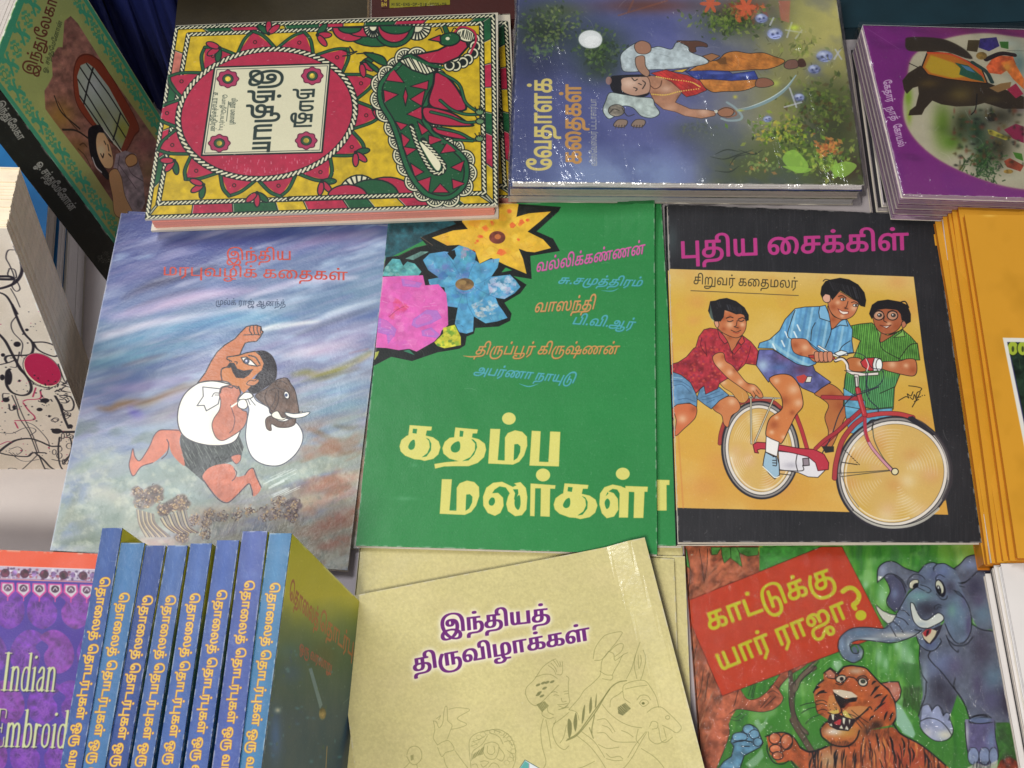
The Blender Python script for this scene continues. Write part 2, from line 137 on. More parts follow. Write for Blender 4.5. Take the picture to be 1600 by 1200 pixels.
28:"&w&J&w)Q'G)Q'G&o)k&o)k)Q*;)Q*;&J",
90:"'e%:'G%T(N&V(N)-'G)-'G&J&w&J&w)Q)u)Q)u)-(y)-(y&J (6*5()*7'y*>'r*I'o*V'r*e'y*o()*w(6*y(C*w(N*o(U*e(X*V(U*I(N*>(C*7",
140:"+!(6+;(2+R('+e'q+s'X+{':,#&r+y&?+l%q+U%M+9%2*r$x*K$j*!$a)G$_(r$b(F$k(!$z'_%3'F%K'2%g&u&I&m'0&o'b&w(,'5(q'W)Q(!);'c(k'N(>'A'k'='/'@&f'H&C'V&$'k%c(*%K(L%9(u%.)P%**)%.*U%<*z%R+:%r+K&?+Q&q+O'1+K'F+C'V+8'c++'j*u'm*Z'g*D'Z*D($*](0 (J&J(J)Q+B)Q+B)-*D)-*D&J)t&J)t)-(w)-(w&J",
87:"&w&J&w)Q'G)Q'G&o)k&o)k)Q*;)Q*;&J (X*5(K*7(@*>(9*I(7*V(9*e(@*o(K*w(X*y(g*w(q*o(y*e({*V(y*I(q*>(g*7",
132:")k%Z)k&J&w&J&w)Q'G)Q'G&o)k&o)k)Q*;)Q*;%Z *o'!+8&u+H&k+T&]+]&H+`&0+[%k+N%O+:%8*z%%*W$r*/$g)]$a(r$_(D$`'z$d'[$k'C$s'1%$'$%1&v%P'$%l'/%w'?&%'U&+'q&-(;&*(]&#(U%Y(7%a'q%e'W%b'J%Z'F%O'L%A'c%4'v%/(4%+(T%))'%()b%+*7%4*^%B*y%T+/%m+5&.+2&A+*&N*y&W*h&Z*N&T*;&J*;&o*Q&y",
97:"+N)W+t)Q,2)?,@)&,D(b,A(:,2'P+P$q+($|+J&N+R&k+g'd+q(8+t(a+r(t+k)'+_)0+N)3+<)0+.)%+$(o*|(U+$(@+,(0+8(#+I'v+u'o,B'r,]'|-&(:-N(:-N&J*i&J*r&o-&&o-&'T-('m,['U,@'N+u'K+B'Q*v'e*g's*[()*T(>*R(V*T(o*])**i)<*{)K+5)T 'm&D'S&G'<&Q'(&c&t&{&k'A&g'k&m(A'!(j':).'Z)E($)R(L)W(p)T)3)L)L)>)a)-)p(s)z(Y*((!*&'_){'C)k&o+:&o+:&J)>&J)<&k)N';)T'W)V'w)R(=)I(Y):(p)&)%(h)/(J)2(*).'i(|'R(i'B(N'7(/'4'g'6'H'<'1'E&{'Q&p'o&g(+&m(:'!(@'>(='T(3'e($'o'm'r'X'o'F'g'&'L&y'm'/(!'D(/'[(7's(:(9(5(S(%(d'f(j'B(g')(_&n(R&[(A&N(,&G *,*5)z*7)o*>)h*I)f*V)h*e)o*o)z*w*,*y*:*w*D*o*L*e*N*V*L*I*D*>*:*7",
6:"'e%j'@%s'#&&&j&8&^&O&X&i&_'&&p':'#'B'7'F'W'H+e'H+g'$']'$'E'$'8'!'0&x')&g'0&P'D&?'f&4(B&0(r&3)?&<)a&J)|&]*6&s*D'1*M'T*O'o*L(0*E(J*8(c*&(w)j)+)K)3)2)4(q)/([(y(U(m(T(](V(K(`(=(m(4)$(0)6(3)C(<)K(K)N(_)I)!)6);)S)D)e)2)q(w)v(])q(<)a($)F'o)$'i(T'r(D(!(7(0(/(D(,(Z(0(w(:)2(K)C(a)N)8)W)])T)|)J*<);*R)&*e(j*q(N*{'o*y'T*r'0*_&e*B&E)y&,)M%u(x%k(A%g +c%W+c)Q,2)Q,2%W",
26:")R(K)l(H*'(>*9(.*H's*Q'U*T'3*Q&f*H&F*8&.*#%v)X%c)(%Y(D%V'y%V'X%S'D%J'7%;'2${'4$a&f$_&c%*&e%?&k%P'$%i'7%t'M%y'k%{(?%{(e%|)(&$)?&()R&/)n&C*#&a*(&u**'2*('I*#'^)u'm)j'y)Z($)H(&),'{(n'm(m(7).(E &w&J&w)Q)m)Q)m)-(p)-(p&J(D&J(D)-'G)-'G&J",
137:"(G&J(G)Q(s)Q(s&o*m&o*m)Q+>)Q+>&J 'i&D'H&K'0&]'&&n&z',&w'U&w)Q'G)Q'G'a'I'6'M'%'U&t'b&l'r&i(2&q(J'.(I&_(1&L'|&F *m$q*m&Y+>&Y+>$q",
116:"(k$k(C$o'{${']%5'B%R'.%x&{&H&q&|&o'j&q(H&{)!'.)O'B)w'Z*='w*X(<*n(`+!)++*)R+.)z++*@+#*]*q*u*a+8*>+J)o+U):+X(R+X&J+-&J+-(=+))2+#)U*t)u*e*4*O*H***[)m*a)Q*c(q*X(T*L(:*;(!*$'i)c'W)?'J(q'A(@'>'c'A','H&W'S&0'c%l'v%S(2%B(L%8(i%5)*%7)B%>)U%I)f%X)r%m)z&**$&E*&&e*$'+){'D)s'V)h'c)Y'j)I'm)-'f(q'X(q(!).(0)P(6)k(2*&((*9'r*F'X*O'8*R&j*O&:*F%o*8%O*%%7)i%%)N$t)0$m (H&J(H)Q(t)Q(t&J",
33:"'m&D'S&G'<&Q'(&c&t&{&k'A&g'j&k(5&s(V''(s':)/'P)@'k)M(,)T(J)W({)P)8)G)L)7)c(s)n(J)q'o)s'N)y'4*+&{*=&n*V&j*u&r+&'!+0'2+6'I+8'g+6(,+0(J*t)#*S)N*{)i+<)@+Q(p+_(B+d'k+a'C+W'#+H&e+3&R*t&H*R&D*+&J)g&^)X&p)N',)H'J)C(8);(])(({(k)-(H)2(().'g(|'Q(h'A(M'7(.'4'e'6'G'<'0'E&{'Q&o'o&g(,&m(;'!(@'>(='T(3'e($'o'm'r'X'o'F'g'&'L&y'm'/(!'D(/'[(7's(:(9(4(S($(d'e(j'B(g')(_&n(R&[(A&N(,&G",
143:")Y)W*!)R*?)D*V)-*h(h*r(@*u'k*s'9*k&g*_&?*O%x*@%Y)t%2)F$s(m$d($$_'C$f')$p&o%$&b%8&]%P&a%e&m%q'!%y'B%{+|%{+|%V*0%V)e%V'=%V'1%T',%J'1%='B%2'^%*(0%((Z%+)%%3)F%B)e%X)w%y*4&J*C')*H'm*F(:*>(Z*3(r*#)')l)0)V)3)=)/))(|(v(a(s(N(r(6(r&J(F&J(F(6(D(a(:)!(,).'t)3'a)/'R)$'H(b'F(:'F&J&v&J&v(@&x(k'&),'6)B'N)R'q)W(8)P(R);(e(u(Y(x(k);).)P)B)U +i%V+i)Q,:)Q,:%V",
82:"&w&J&w)Q'G)Q'G&o*4&o*4&J (D*5(6*7(,*>($*I(!*V($*e(,*o(6*w(D*y(Q*w(]*o(d*e(f*V(d*I(]*>(Q*7",
102:")6&D(t&F(Y&N(D&Y(3&k(('$(%'<()'U(3'l(F(!(b(/)+(7)X(:*=(:*f(7+-(.+I'{+_'i+p'R+{'9,)&_,&&8+x%s+i%V+U%?+>%,+#$w*@$e)W$_(r$b(F$l(!${'^%5'E%M'2%i&u&L&m'1&o'd&w(.'6(s'X)Q(!);'Z(['D'z'=';'@&h'H&D'W&$'l%c(,%K(N%9(x%.)T%**!%,*F%3*g%>+&%N+;%c+J%{+T&=+W&_+S''+H'B+5'W*x'g*Z'o*9'r)U'r)*'o(g'e(U'T(P'<(U'((d&u(y&l)9&i)M&k)`&p)n&y)x',*$'@*&'Z*&)-)*)-)*(-(](%(])Q+T)Q+T)-*P)-*P'b*O'C*K',*:&g*)&V)n&L)S&F",
21:"(<)W(^)U(x)N)1)C)@)6)T(s)J(n)`)8)n)E*$)O*8)U*N)W*r)S+4)H+J)7+Z({+e(_+i(>+f'y+_'_+R'I+B'8+-')*o&y*3&n)K&k(w&k(<&i'l&a'N&N'@&8'<%w'>%]'F%H'S%9'c%/((%((N%.(l%@)+%Z)S&'*#&>*<&D*Z&F+#&B+B&3+X%t+`%b+b%M+_%8+W%&+K$r+:$g+'$a*m$_*G$e*.$u)z%0)u%J)x%`*&%r*B&6*e&.*K%o*D%P*F%@*M%2*Y%)*m%&+$%*+3%6+8%N+2%g+!%u*h&!*P&$*4%{)x%q)c%_),%$(_$g(F$a(*$_'`$b'B$n'+%&&w%=&m%X&k%u&m&4&t&J'$&]'2&k'D&x'Z'&(4'1(o'4)@'4**'6*]'?*o'G+$'R+6'o+<(=+9(U+2(j+'(y*s)**a)0*M)2*3).){({)m(a)j(N)i(6)i'V)<'V)<(()8(T))(u(x)%(i)-(U)2(>)4(&)3'o).'])''G(q';(['7(D':(1'B'|'P'r'f'o'x'r(+'z(4(,(7(>(5(N(.(](#(h'o(p'I(w'j)3(8)'(I(w(U(h(^(V(a(A(Z'|(I'c(.'Q'g'L'L'O'6'W'%'d&t'u&m(-&k(B&o(d'!)$'8):'S)J't)T",
122:"'s&D'V&F'<&N''&Y&q&k&g'$&c'<&g'U&r'l')(!'D(/'i(7(<(:)/(:)O(8)l(1**(&*?'r*P'_*]'G*e',*g&h*c&?*H%X*3%?)s%*)S$t)/$h(a$a(,$_'E$f'*$p&p%$&c%8&^%P&b%e&m%q'#%y'B%{+]%{+]%V*9%V)s%V'>%V'2%T',%J'2%='B%2'_%*(1%((T%)(s%.)J%>)q%X*(%x*2&3*8&K*:&g*6'+*,'E)x'Y)b'g)G'o)('r(8'r'h'o'I'e'9'T'4'<'8'('F&u']&l'w&i(1&k(B&p(P&y([',(b'@(e'Z(e)-'i)-'i(-'@(%'@)Q*8)Q*8)-)4)-)4'b)3'C).',(y&g(g&V(P&L(6&F +R%V+R)Q,$)Q,$%V",
129:"'m&D'S&G'<&Q'(&c&t&{&k'A&g'k&m(>'!(f'<)+'a)C(0)R(c)W)6)S)a)H*-)4*>)$*X(d*m(C*{'z+$'N+!'0*v&r*j&^*Y&O*E&G*.&D)n&G)X&Q)H&a)=&u)7'2)4'M);(()M(V)i({)|)4*J)N*d)U+%)W+N)R+p)D,/)+,B(e,N(:,R'b,O'3,E&d,6&>,!%x+e%X+B%>*u%(*G$s)q$g)<$a(R$_'i$c'L$h'3$p&z${&k%-&a%=&^%P&b%e&m%q'#%y'B%{-N%{-R%V+P%V+&%V'>%V'2%T',%J'0%A':%9'K%2'e%,(+%)(e%()5%))]%.*G%>+$%X+F%y+g&J+z'$,&'a,$('+z(C+r([+f(n+H)*+$)2*Z)-*<(w*,(j)r(I)d(!)_'N)b'1)j&w)w&k*,&g*:&i*D&q*P'.*T'K*M(!*9(L)s(o)Z)!)?),(^)2(:)/'w)$'_(o'K(Z'=(@'6($'4'e'6'G'<'0'E&{'Q&o'o&g(,&m(;'!(@'>(='T(3'e($'o'm'r'X'o'F'g'&'L&y'm'/(!'D(/'[(7's(:(9(4(S($(d'e(j'B(g')(_&n(R&[(A&N(,&G -F%V-F)Q0<)Q0<)-/@)-/@%V.o%V.o)--r)--r%V",
46:"(_&D(:&H't&R'V&e'='!'('?&t'c&k(/&g(Z&l)5&z)c'4*/'O*O'p*i(8*z(_+*)*+.)N++)o+$*.*s*D*c*U*P*c*;*m)|*t)^*x)8*y(g*y&J*N&J*N(L*M(x*J)A*E)`*>)y*4*3*&*D)q*Q)]*Z)E*a)**c(j*a(M*X(1*K'r*8'Z)y'H)V'<).'8(V'>'y'P'L'k'*(2&q(O&i(e&h({&l)2&v)>'-)B'F)>'[)5'm)''x(n'{(Z'x(J'm(A'](>'F(D'#(V&a(9&X'|&y't'5'q'P'{'x(,(-(=(:(S(B(o(D)+(B)@(:)Q(.)_'w)g'a)j'F)g'))[&m)K&Z)7&N(z&F",
79:"'s&D'V&F'<&N''&Y&q&k&g'$&c'<&g'U&r'l')(!'D(/'i(7(<(:*8(:*8'r(8'r'h'o'I'e'9'T'4'<'8'('F&u']&l'w&i(1&k(B&p(P&y([',(b'@(e'Z(e)-'i)-'i(-'@(%'@)Q*8)Q*8)-)4)-)4'b)3'C).',(y&g(g&V(P&L(6&F (o*5(b*7(V*>(O*I(L*V(O*e(V*o(b*w(o*y(|*w),*o)3*e)6*V)3*I),*>(|*7",
47:"(y&D(P&G(+&R'e&d'F&{'.'?&w'e&k(4&g(g&k)<&w)i'0*2'I*Q'i*j(2*{(Y+*)*+.)F++)a+$)w*t*.*c*9*L*<*0*:)r*2)^*$)M)o)B)Y):)B)8)*):(q)B(b)M(U)^(N)p(L**(N*?(U*R(m*o).*f(y*K(u*.(w)v)%)g)2)_)C)[)U)_)d)i)l)x)o*0)m*@)f*M)N*_),*e(k*d(4*R'w*C'b*/'P)r'B)T':)3'7(h':(B'A'|'M'_'^'F'q'2(,'!(_&k(p&h)$&h)G&n)T&v)_'&)f'5)h'F)e'[)]'l)O'w);'{))'x(v'n(l'](i'F(o'#)&&a(b&X(J&y(B'3(@'L(B'c(J'w(V(,(h(8)!(@);(C)R(@)g(9)y(-**'w*3'a*6'F*2')*&&m)p&Z)X&N)<&F",
34:"'m&D'S&G'<&Q'(&c&t&{&k'A&g'k&k(6&t(W''(s':)/'Q)@'l)M(I)W(q)S)6)G)R)4)K(_)8(s)#)&(f)/(H)2(().'i(|'R(i'B(N'7(/'4'g'6'H'<'1'E&{'Q&p'o&g(,&m(;'!(@'>(='T(3'e($'o'm'r'X'o'F'g'&'L&y'm'/(!'D(/'[(7's(:(9(4(S($(d'e(j'B(g')(_&n(R&[(A&N(,&G )H&J)H(g)N)3)N)Q,<)Q,<)-+B)-+B&J*q&J*q)-)u)-)u&J",
98:"'m&D'S&G'<&Q'(&c&t&{&k'A&g'j&k(5&s(V''(s':)/'P)@'k)M(,)T(J)W(y)P)D):)c(n)S(o)c)5*#)N*5)U*J)W*l)R+*)@+6)1+>(y+C(a+D(B+D'q+H'@+O'.+Y&{+l&n,*&j,H&r,T'!,_'2,e'I,g'g,d(,,^(J,G)#,&)N,N)i,j)@-%(p-2(B-7'k-4'C-+'#,w&e,b&R,G&H,&&D+Y&J+:&^+(&w*x'@*t'n*s(C*r(Y*k(w*]).*G)3*5).*()$)x(h)u(F)u&J)H&J)H(()F(E)@([)*(y(i).(H)2(().'g(|'Q(h'A(M'7(.'4'e'6'G'<'0'E&{'Q&o'o&g(+&m(:'!(@'>(='T(3'e($'o'm'r'X'o'F'g'&'L&y'm'/(!'D(/'[(7's(:(9(4(S($(d'e(j'B(g')(_&n(R&[(A&N(,&G *#*5)q*7)f*>)_*I)]*V)_*e)f*o)q*w*#*y*0*w*;*o*B*e*D*V*B*I*;*>*0*7",
23:"&w&J&w)Q'G)Q'G&o*4&o*4&J",
16:"*b&k*:&r**&{)y'.)q'?)o'V)r'p*!(,*((*)l'u)Z'a)Q'K)N'3)R&n)b&V)z&D*@&:*q&8+>&8+>%o*V%o*D%q**%v)e&')L&6):&H).&])%'/)/'^)K(*)w(I*D(6*;'y*8'_*:'N*@'@*L'7*a'4*y';++'N+0'k++(4*u(R*[(l*8)!)i)-)8)1(g)/(@))'y(z'^(k'H(Y'9(D'4(.'2'w'3'b'8'P'A'C'L':'i'2'x'5(*'>(1'L(4'_(1's(((&'v(/'d(2'H(+'.'t'8(D'Q(Q'n(U(((S(:(L(I(A(T(2(['z(^'c(['K(S'6(G'&(7&u(#&m'f&k'N&n'8&w'&'*&r'>&h'X&e'w&i(<&t(X'*(q'?)*'q)D(O)S)7)W)s)S*J)F*t)1+9(q+H(]+R(E+Z'q+W'N+J'/+0&s*y&m (4&F(N&D(d&<(s&0)#%|),%Z)&%=(s%&(F%$(V%:(]%T(X%j(K%y(3&$(!%{'n%o'h%V'n%?(!%0(7%)(L%&(p%()6%2)O%F)u&!*C%q*:%f*3%X)o%*)Z$t)D$h)($a(X$_('$e'm$l'Z$w'F%5'>%X'A%n'I&$'U&3'f&>'z&D",
15:"*b&k*:&r**&{)y'.)q'?)o'V)r'p*!(,*((*)l'u)Z'a)Q'K)N'3)R&n)b&V)z&D*@&:*q&8+>&8+>%o*V%o*D%q**%v)e&')L&6):&H).&])%'/)/'^)K(*)w(I*D(6*;'y*8'_*:'N*@'@*L'7*a'4*y';++'N+0'k++(4*u(R*[(l*8)!)i)-)8)1(g)/(@))'y(z'^(k'H(Y'9(D'4(.'2'w'3'b'8'P'A'C'L':'i'2'x'5(*'>(1'L(4'_(1's(((&'v(/'d(2'H(+'.'t'8(D'Q(Q'n(U(((S(:(L(I(A(T(2(['z(^'c(['K(S'6(G'&(7&u(#&m'f&k'N&n'8&w'&'*&r'>&h'X&e'w&i(<&t(X'*(q'?)*'q)D(O)S)7)W)s)S*J)F*t)1+9(q+H(]+R(E+Z'q+W'N+J'/+0&s*y&m (c$_(H$a(0$h'w$t'g%*'[%@'X%]'`&+'w&T(A&B(/%{(*%](,%J(2%<(I%,(g%((|%*)2%0)N%E)e%e)q%w){&**F%u*<%h*3%X)o%*)Z$t)D$h)($a"}
AL_ = ''.join(chr(k) for k in range(33, 127) if k not in (34, 92))[:90]
GLYPH = {g: [[AL_.index(w[i])*90+AL_.index(w[i+1])-400 for i in range(0, len(w), 2)] for w in s.split()] for g, s in GLYPH.items()}
TEXTS = {"indiya":[1982,[[8,0],[85,563],[25,957],[42,1370],[30,1501]]],"marabu":[5115,[[29,0],[31,429],[131,749],[36,1138],[35,1660],[42,2089],[77,2220],[18,2762],[48,3175],[25,3755],[18,4167],[93,4580]]],"mulk":[4976,[[134,0],[92,566],[77,1072],[31,1615],[41,1935],[80,2255],[7,2896],[27,3552],[85,4169],[84,4564]]],"valli":[4754,[[36,0],[92,522],[145,1028],[77,1664],[18,2076],[83,2489],[24,3313],[86,4137]]],"samu":[3200,[[108,0],[181,433],[20,567],[134,929],[84,1495],[25,1907],[42,2320],[31,2451],[88,2771]]],"vasan":[2422,[[36,0],[41,522],[39,842],[85,1484],[25,1879],[42,2291]]],"pivi":[2417,[[28,0],[42,389],[181,520],[36,654],[42,1176],[181,1307],[7,1441],[90,2097]]],"tirup":[5553,[[25,0],[42,412],[140,543],[87,1069],[132,1458],[90,1931],[18,2381],[42,2794],[140,2925],[97,3450],[24,4112],[86,4936]]],"abar":[4247,[[6,0],[28,560],[90,949],[24,1269],[41,2093],[26,2543],[41,2938],[137,3258],[116,3739]]],"kadamba":[1643,[[18,0],[25,412],[88,825],[28,1254]]],"malar":[2203,[[29,0],[33,429],[90,935],[18,1255],[93,1668]]],"pudiya":[3976,[[131,0],[25,389],[42,801],[30,932],[48,1544],[20,2124],[77,2485],[18,2898],[42,3310],[93,3441]]],"siruvar":[4692,[[20,0],[42,361],[143,492],[36,1060],[90,1582],[18,2032],[48,2444],[25,3024],[29,3437],[33,3866],[90,4372]]],"indiyath":[2395,[[8,0],[85,563],[25,957],[42,1370],[30,1501],[84,1982]]],"tiruvi":[3831,[[25,0],[42,412],[140,543],[36,1069],[42,1591],[35,1722],[41,2151],[77,2471],[18,2883],[93,3296]]],"kattu":[2530,[[18,0],[41,412],[82,732],[116,1079],[77,1586],[102,1999]]],"yar":[2722,[[30,0],[41,481],[90,801],[31,1251],[41,1571],[21,1891],[41,2402]]],"india":[2302,[[8,0],[85,563],[25,957],[42,1370],[30,1501],[41,1982]]],"namadu":[1369,[[26,0],[29,394],[122,823]]],"mini":[3724,[[29,0],[42,429],[129,560],[29,1585],[39,2014],[41,2656],[27,2976],[42,3593]]],"mozhi":[4178,[[46,0],[29,450],[41,879],[35,1199],[42,1628],[46,1759],[28,2210],[30,2599],[90,3080],[87,3400],[131,3789]]],"raman":[4292,[[20,0],[181,361],[31,625],[41,945],[29,1265],[79,1694],[20,2056],[85,2417],[25,2812],[42,3224],[31,3355],[86,3675]]],"veda":[2562,[[47,0],[36,360],[25,882],[41,1294],[34,1614],[77,2149]]],"kadai":[2352,[[18,0],[48,412],[25,992],[18,1405],[93,1817]]],"vises":[6997,[[36,0],[42,522],[98,653],[47,1295],[36,1655],[98,2177],[36,2820],[90,3342],[28,3792],[82,4181],[23,4527],[41,4874],[20,5194],[41,5555],[90,5875],[30,6195],[41,6677]]],"kedar":[1825,[[47,0],[18,360],[25,772],[41,1185],[90,1505]]],"nath":[1127,[[26,0],[41,394],[84,714]]],"goyal":[2080,[[47,0],[18,360],[41,772],[30,1092],[92,1574]]],"indulekha":[3102,[[8,0],[85,563],[122,957],[47,1503],[33,1863],[18,2369],[41,2782]]],"menon":[4761,[[16,0],[181,492],[20,756],[85,1118],[122,1512],[47,2058],[29,2418],[47,2847],[27,3207],[41,3824],[86,4144]]],"tolai":[9512,[[46,0],[25,450],[41,863],[48,1183],[33,1763],[84,2269],[46,2812],[25,3262],[41,3675],[23,3995],[90,4341],[131,4661],[18,5050],[93,5463],[15,6128],[140,6620],[36,7276],[31,7798],[33,8118],[41,8624],[143,8944]]],"tolai1":[2682,[[46,0],[25,450],[41,863],[48,1183],[33,1763],[84,2269]]],"todar":[3186,[[46,0],[25,450],[41,863],[23,1183],[90,1529],[131,1849],[18,2238],[93,2651]]],"oru":[3384,[[15,0],[140,492],[36,1148],[31,1670],[33,1990],[41,2496],[143,2816]]]}
# ------------------------------------------------------------------ print engine: draws the printed covers as flat print, in code
def homography(src, dst):
    A = []
    for (x, y), (u, v) in zip(src, dst):
        A.append([x, y, 1, 0, 0, 0, -u*x, -u*y, u]); A.append([0, 0, 0, x, y, 1, -v*x, -v*y, v])
    A = np.array(A, float)
    return np.append(np.linalg.solve(A[:, :8], A[:, 8]), 1).reshape(3, 3)
def catmull(p, closed, n=5):
    p = np.asarray(p, float)
    if len(p) < 3: return p
    if closed: q = np.vstack([p[-1:], p, p[:2]])
    else: q = np.vstack([2*p[:1]-p[1:2], p, 2*p[-1:]-p[-2:-1]])
    t = (np.arange(n)/n)[None, :, None]
    a, b, c, d = q[:-3, None], q[1:-2, None], q[2:-1, None], q[3:, None]
    r = .5*((2*b)+(-a+c)*t+(2*a-5*b+4*c-d)*t*t+(-a+3*b-3*c+d)*t**3)
    r = r.reshape(-1, 2)
    return r if closed else np.vstack([r, p[-1:]])
def hashn(ix, iy, s):
    h = (ix.astype(np.int64)*374761393+iy.astype(np.int64)*668265263+s*1442695041) & 0x7fffffff
    h = ((h ^ (h >> 13))*1274126177) & 0x7fffffff
    h = (h ^ (h >> 16))
    return (h & 0xffff)/65535.0
def vnoise(x, y, s):
    ix = np.floor(x); iy = np.floor(y); fx = x-ix; fy = y-iy
    fx = fx*fx*(3-2*fx); fy = fy*fy*(3-2*fy)
    a = hashn(ix, iy, s); b = hashn(ix+1, iy, s); c = hashn(ix, iy+1, s); d = hashn(ix+1, iy+1, s)
    return (a*(1-fx)+b*fx)*(1-fy)+(c*(1-fx)+d*fx)*fy
def fbm(x, y, s, o=4):
    r = 0; a = .5; t = 0
    for i in range(o):
        r = r+a*vnoise(x, y, s+i*17); t += a; a *= .55; x = x*2.03+3.1; y = y*2.03+1.7
    return r/t
def rgb(h):
    if isinstance(h, str):
        return np.array([int(h[i:i+2], 16) for i in (0, 2, 4)])/255.
    return np.asarray(h, float)/255.
def warpj(pts, amp, seed):
    r = np.random.default_rng(seed); return np.asarray(pts, float)+r.normal(0, amp, (len(pts), 2))
class Canvas:
    def __init__(self, corners, W, H):     # corners: TL, TR, BR, BL of the printed face in the place
        self.W, self.H = W, H
        self.M = homography([proj(c) for c in corners], [(0, 0), (W, 0), (W, H), (0, H)])
        self.a = np.zeros((H, W, 3)); self.tf = (0, 0, 1)
        c = self.T([(0, 0)]) if 0 else None
        p = [proj(q) for q in corners]
        self.k = math.sqrt(W*H/abs(sum(p[i][0]*p[(i+1) % 4][1]-p[(i+1) % 4][0]*p[i][1] for i in range(4))/2))
        Mi = np.linalg.inv(self.M); yy, xx = np.mgrid[0:H, 0:W]+.5
        w = Mi[2, 0]*xx+Mi[2, 1]*yy+Mi[2, 2]
        self.PX = (Mi[0, 0]*xx+Mi[0, 1]*yy+Mi[0, 2])/w; self.PY = (Mi[1, 0]*xx+Mi[1, 1]*yy+Mi[1, 2])/w
    def z(self, x0, y0, s): self.tf = (x0, y0, s); return self
    def T(self, pts):
        p = np.asarray(pts, float); x = self.tf[0]+p[:, 0]*self.tf[2]; y = self.tf[1]+p[:, 1]*self.tf[2]
        w = self.M[2, 0]*x+self.M[2, 1]*y+self.M[2, 2]
        return np.stack([(self.M[0, 0]*x+self.M[0, 1]*y+self.M[0, 2])/w, (self.M[1, 0]*x+self.M[1, 1]*y+self.M[1, 2])/w], 1)
    def kk(self): return self.k*self.tf[2]
    def fill(self, c): self.a[:] = rgb(c)
    def box(self, P, pad):
        x0 = max(0, int(P[:, 0].min()-pad)); x1 = min(self.W, int(P[:, 0].max()+pad)+2)
        y0 = max(0, int(P[:, 1].min()-pad)); y1 = min(self.H, int(P[:, 1].max()+pad)+2)
        return x0, y0, x1, y1
    def cover(self, polys, b):
        x0, y0, x1, y1 = b; w, h = x1-x0, y1-y0; SS = 4
        acc = np.zeros((h*SS, w+2)); ys = (np.arange(h*SS)+.5)/SS+y0
        for P in polys:
            Q = np.roll(P, -1, 0); dy = Q[:, 1]-P[:, 1]; ok = np.abs(dy) > 1e-9
            A, B, dy = P[ok], Q[ok], dy[ok]
            for i0 in range(0, len(A), 64):
                a, q, d = A[i0:i0+64], B[i0:i0+64], dy[i0:i0+64]
                lo = np.minimum(a[:, 1], q[:, 1])[:, None]; hi = np.maximum(a[:, 1], q[:, 1])[:, None]
                e, r = np.nonzero((ys[None] >= lo) & (ys[None] < hi))
                x = a[e, 0]+(ys[r]-a[e, 1])*(q[e, 0]-a[e, 0])/d[e]; sg = np.sign(d[e])
                x = np.clip(x-x0, 0, w); i = x.astype(int); f = x-i
                np.add.at(acc, (r, i), sg*(1-f)); np.add.at(acc, (r, i+1), sg*f)
        m = np.clip(np.abs(np.cumsum(acc, 1)[:, :w]), 0, 1)
        return m.reshape(h, SS, w).mean(1)
    def blend(self, b, m, c, al=1.0, grain=0.0, seed=1, clip=None):
        x0, y0, x1, y1 = b; s = self.a[y0:y1, x0:x1]; m = (m*al)
        if clip is not None: m = m*clip[y0:y1, x0:x1]
        c = rgb(c) if not isinstance(c, np.ndarray) or c.ndim == 1 else c
        if grain:
            g = fbm(self.PX[y0:y1, x0:x1]/9, self.PY[y0:y1, x0:x1]/9, seed, 3)
            c = np.clip(c*(1+grain*2*(g-.5))[..., None], 0, 1)
        s += (c-s)*m[..., None]
    def blur(self, m, r):
        n = max(1, int(r))
        for _ in range(2):
            for ax in (0, 1):
                p = np.concatenate([np.repeat(m.take([0], ax), n+1, ax), m, np.repeat(m.take([-1], ax), n, ax)], ax)
                cs = np.cumsum(p, ax); L = m.shape[ax]
                m = (cs.take(range(2*n+1, 2*n+1+L), ax)-cs.take(range(0, L), ax))/(2*n+1)
        return m
    def mask(self, pts, sm=False, soft=0):
        P = self.T(pts)
        if sm: P = catmull(P, True)
        m = np.zeros((self.H, self.W)); b = self.box(P, 2)
        if b[2] > b[0] and b[3] > b[1]: m[b[1]:b[3], b[0]:b[2]] = self.cover([P], b)
        if soft: m = self.blur(m, soft*self.kk())
        return m
    def poly(self, pts, c, a=1.0, sm=False, soft=0, grain=0, seed=1, clip=None, ln=None, lc='151515'):
        P = self.T(pts)
        if sm: P = catmull(P, True)
        r = soft*self.kk(); b = self.box(P, 2+2.5*r)
        if b[2] <= b[0] or b[3] <= b[1]: return
        m = self.cover([P], b)
        if r >= 1: m = self.blur(m, r)
        self.blend(b, m, c, a, grain, seed, clip)
        if ln: self.line(list(pts)+[pts[0]] if not sm else pts, ln, lc, sm=sm, closed=sm, clip=clip)
    def strokemask(self, P, wd, b):
        x0, y0, x1, y1 = b; m = np.zeros((y1-y0, x1-x0))
        for i in range(len(P)-1):
            p, q = P[i], P[i+1]; wa, wb = wd[i], wd[i+1]; R = max(wa, wb)/2+1.5
            X0 = max(x0, int(min(p[0], q[0])-R)); X1 = min(x1, int(max(p[0], q[0])+R)+2)
            Y0 = max(y0, int(min(p[1], q[1])-R)); Y1 = min(y1, int(max(p[1], q[1])+R)+2)
            if X1 <= X0 or Y1 <= Y0: continue
            xx = np.arange(X0, X1)[None]+.5-p[0]; yy = np.arange(Y0, Y1)[:, None]+.5-p[1]
            d = q-p; L = d@d+1e-9; t = np.clip((xx*d[0]+yy*d[1])/L, 0, 1)
            dd = np.sqrt((xx-t*d[0])**2+(yy-t*d[1])**2); w = (wa+(wb-wa)*t)
            v = np.clip(w/2-dd+.5, 0, 1)*np.minimum(1, w)
            s = m[Y0-y0:Y1-y0, X0-x0:X1-x0]; np.maximum(s, v, out=s)
        return m
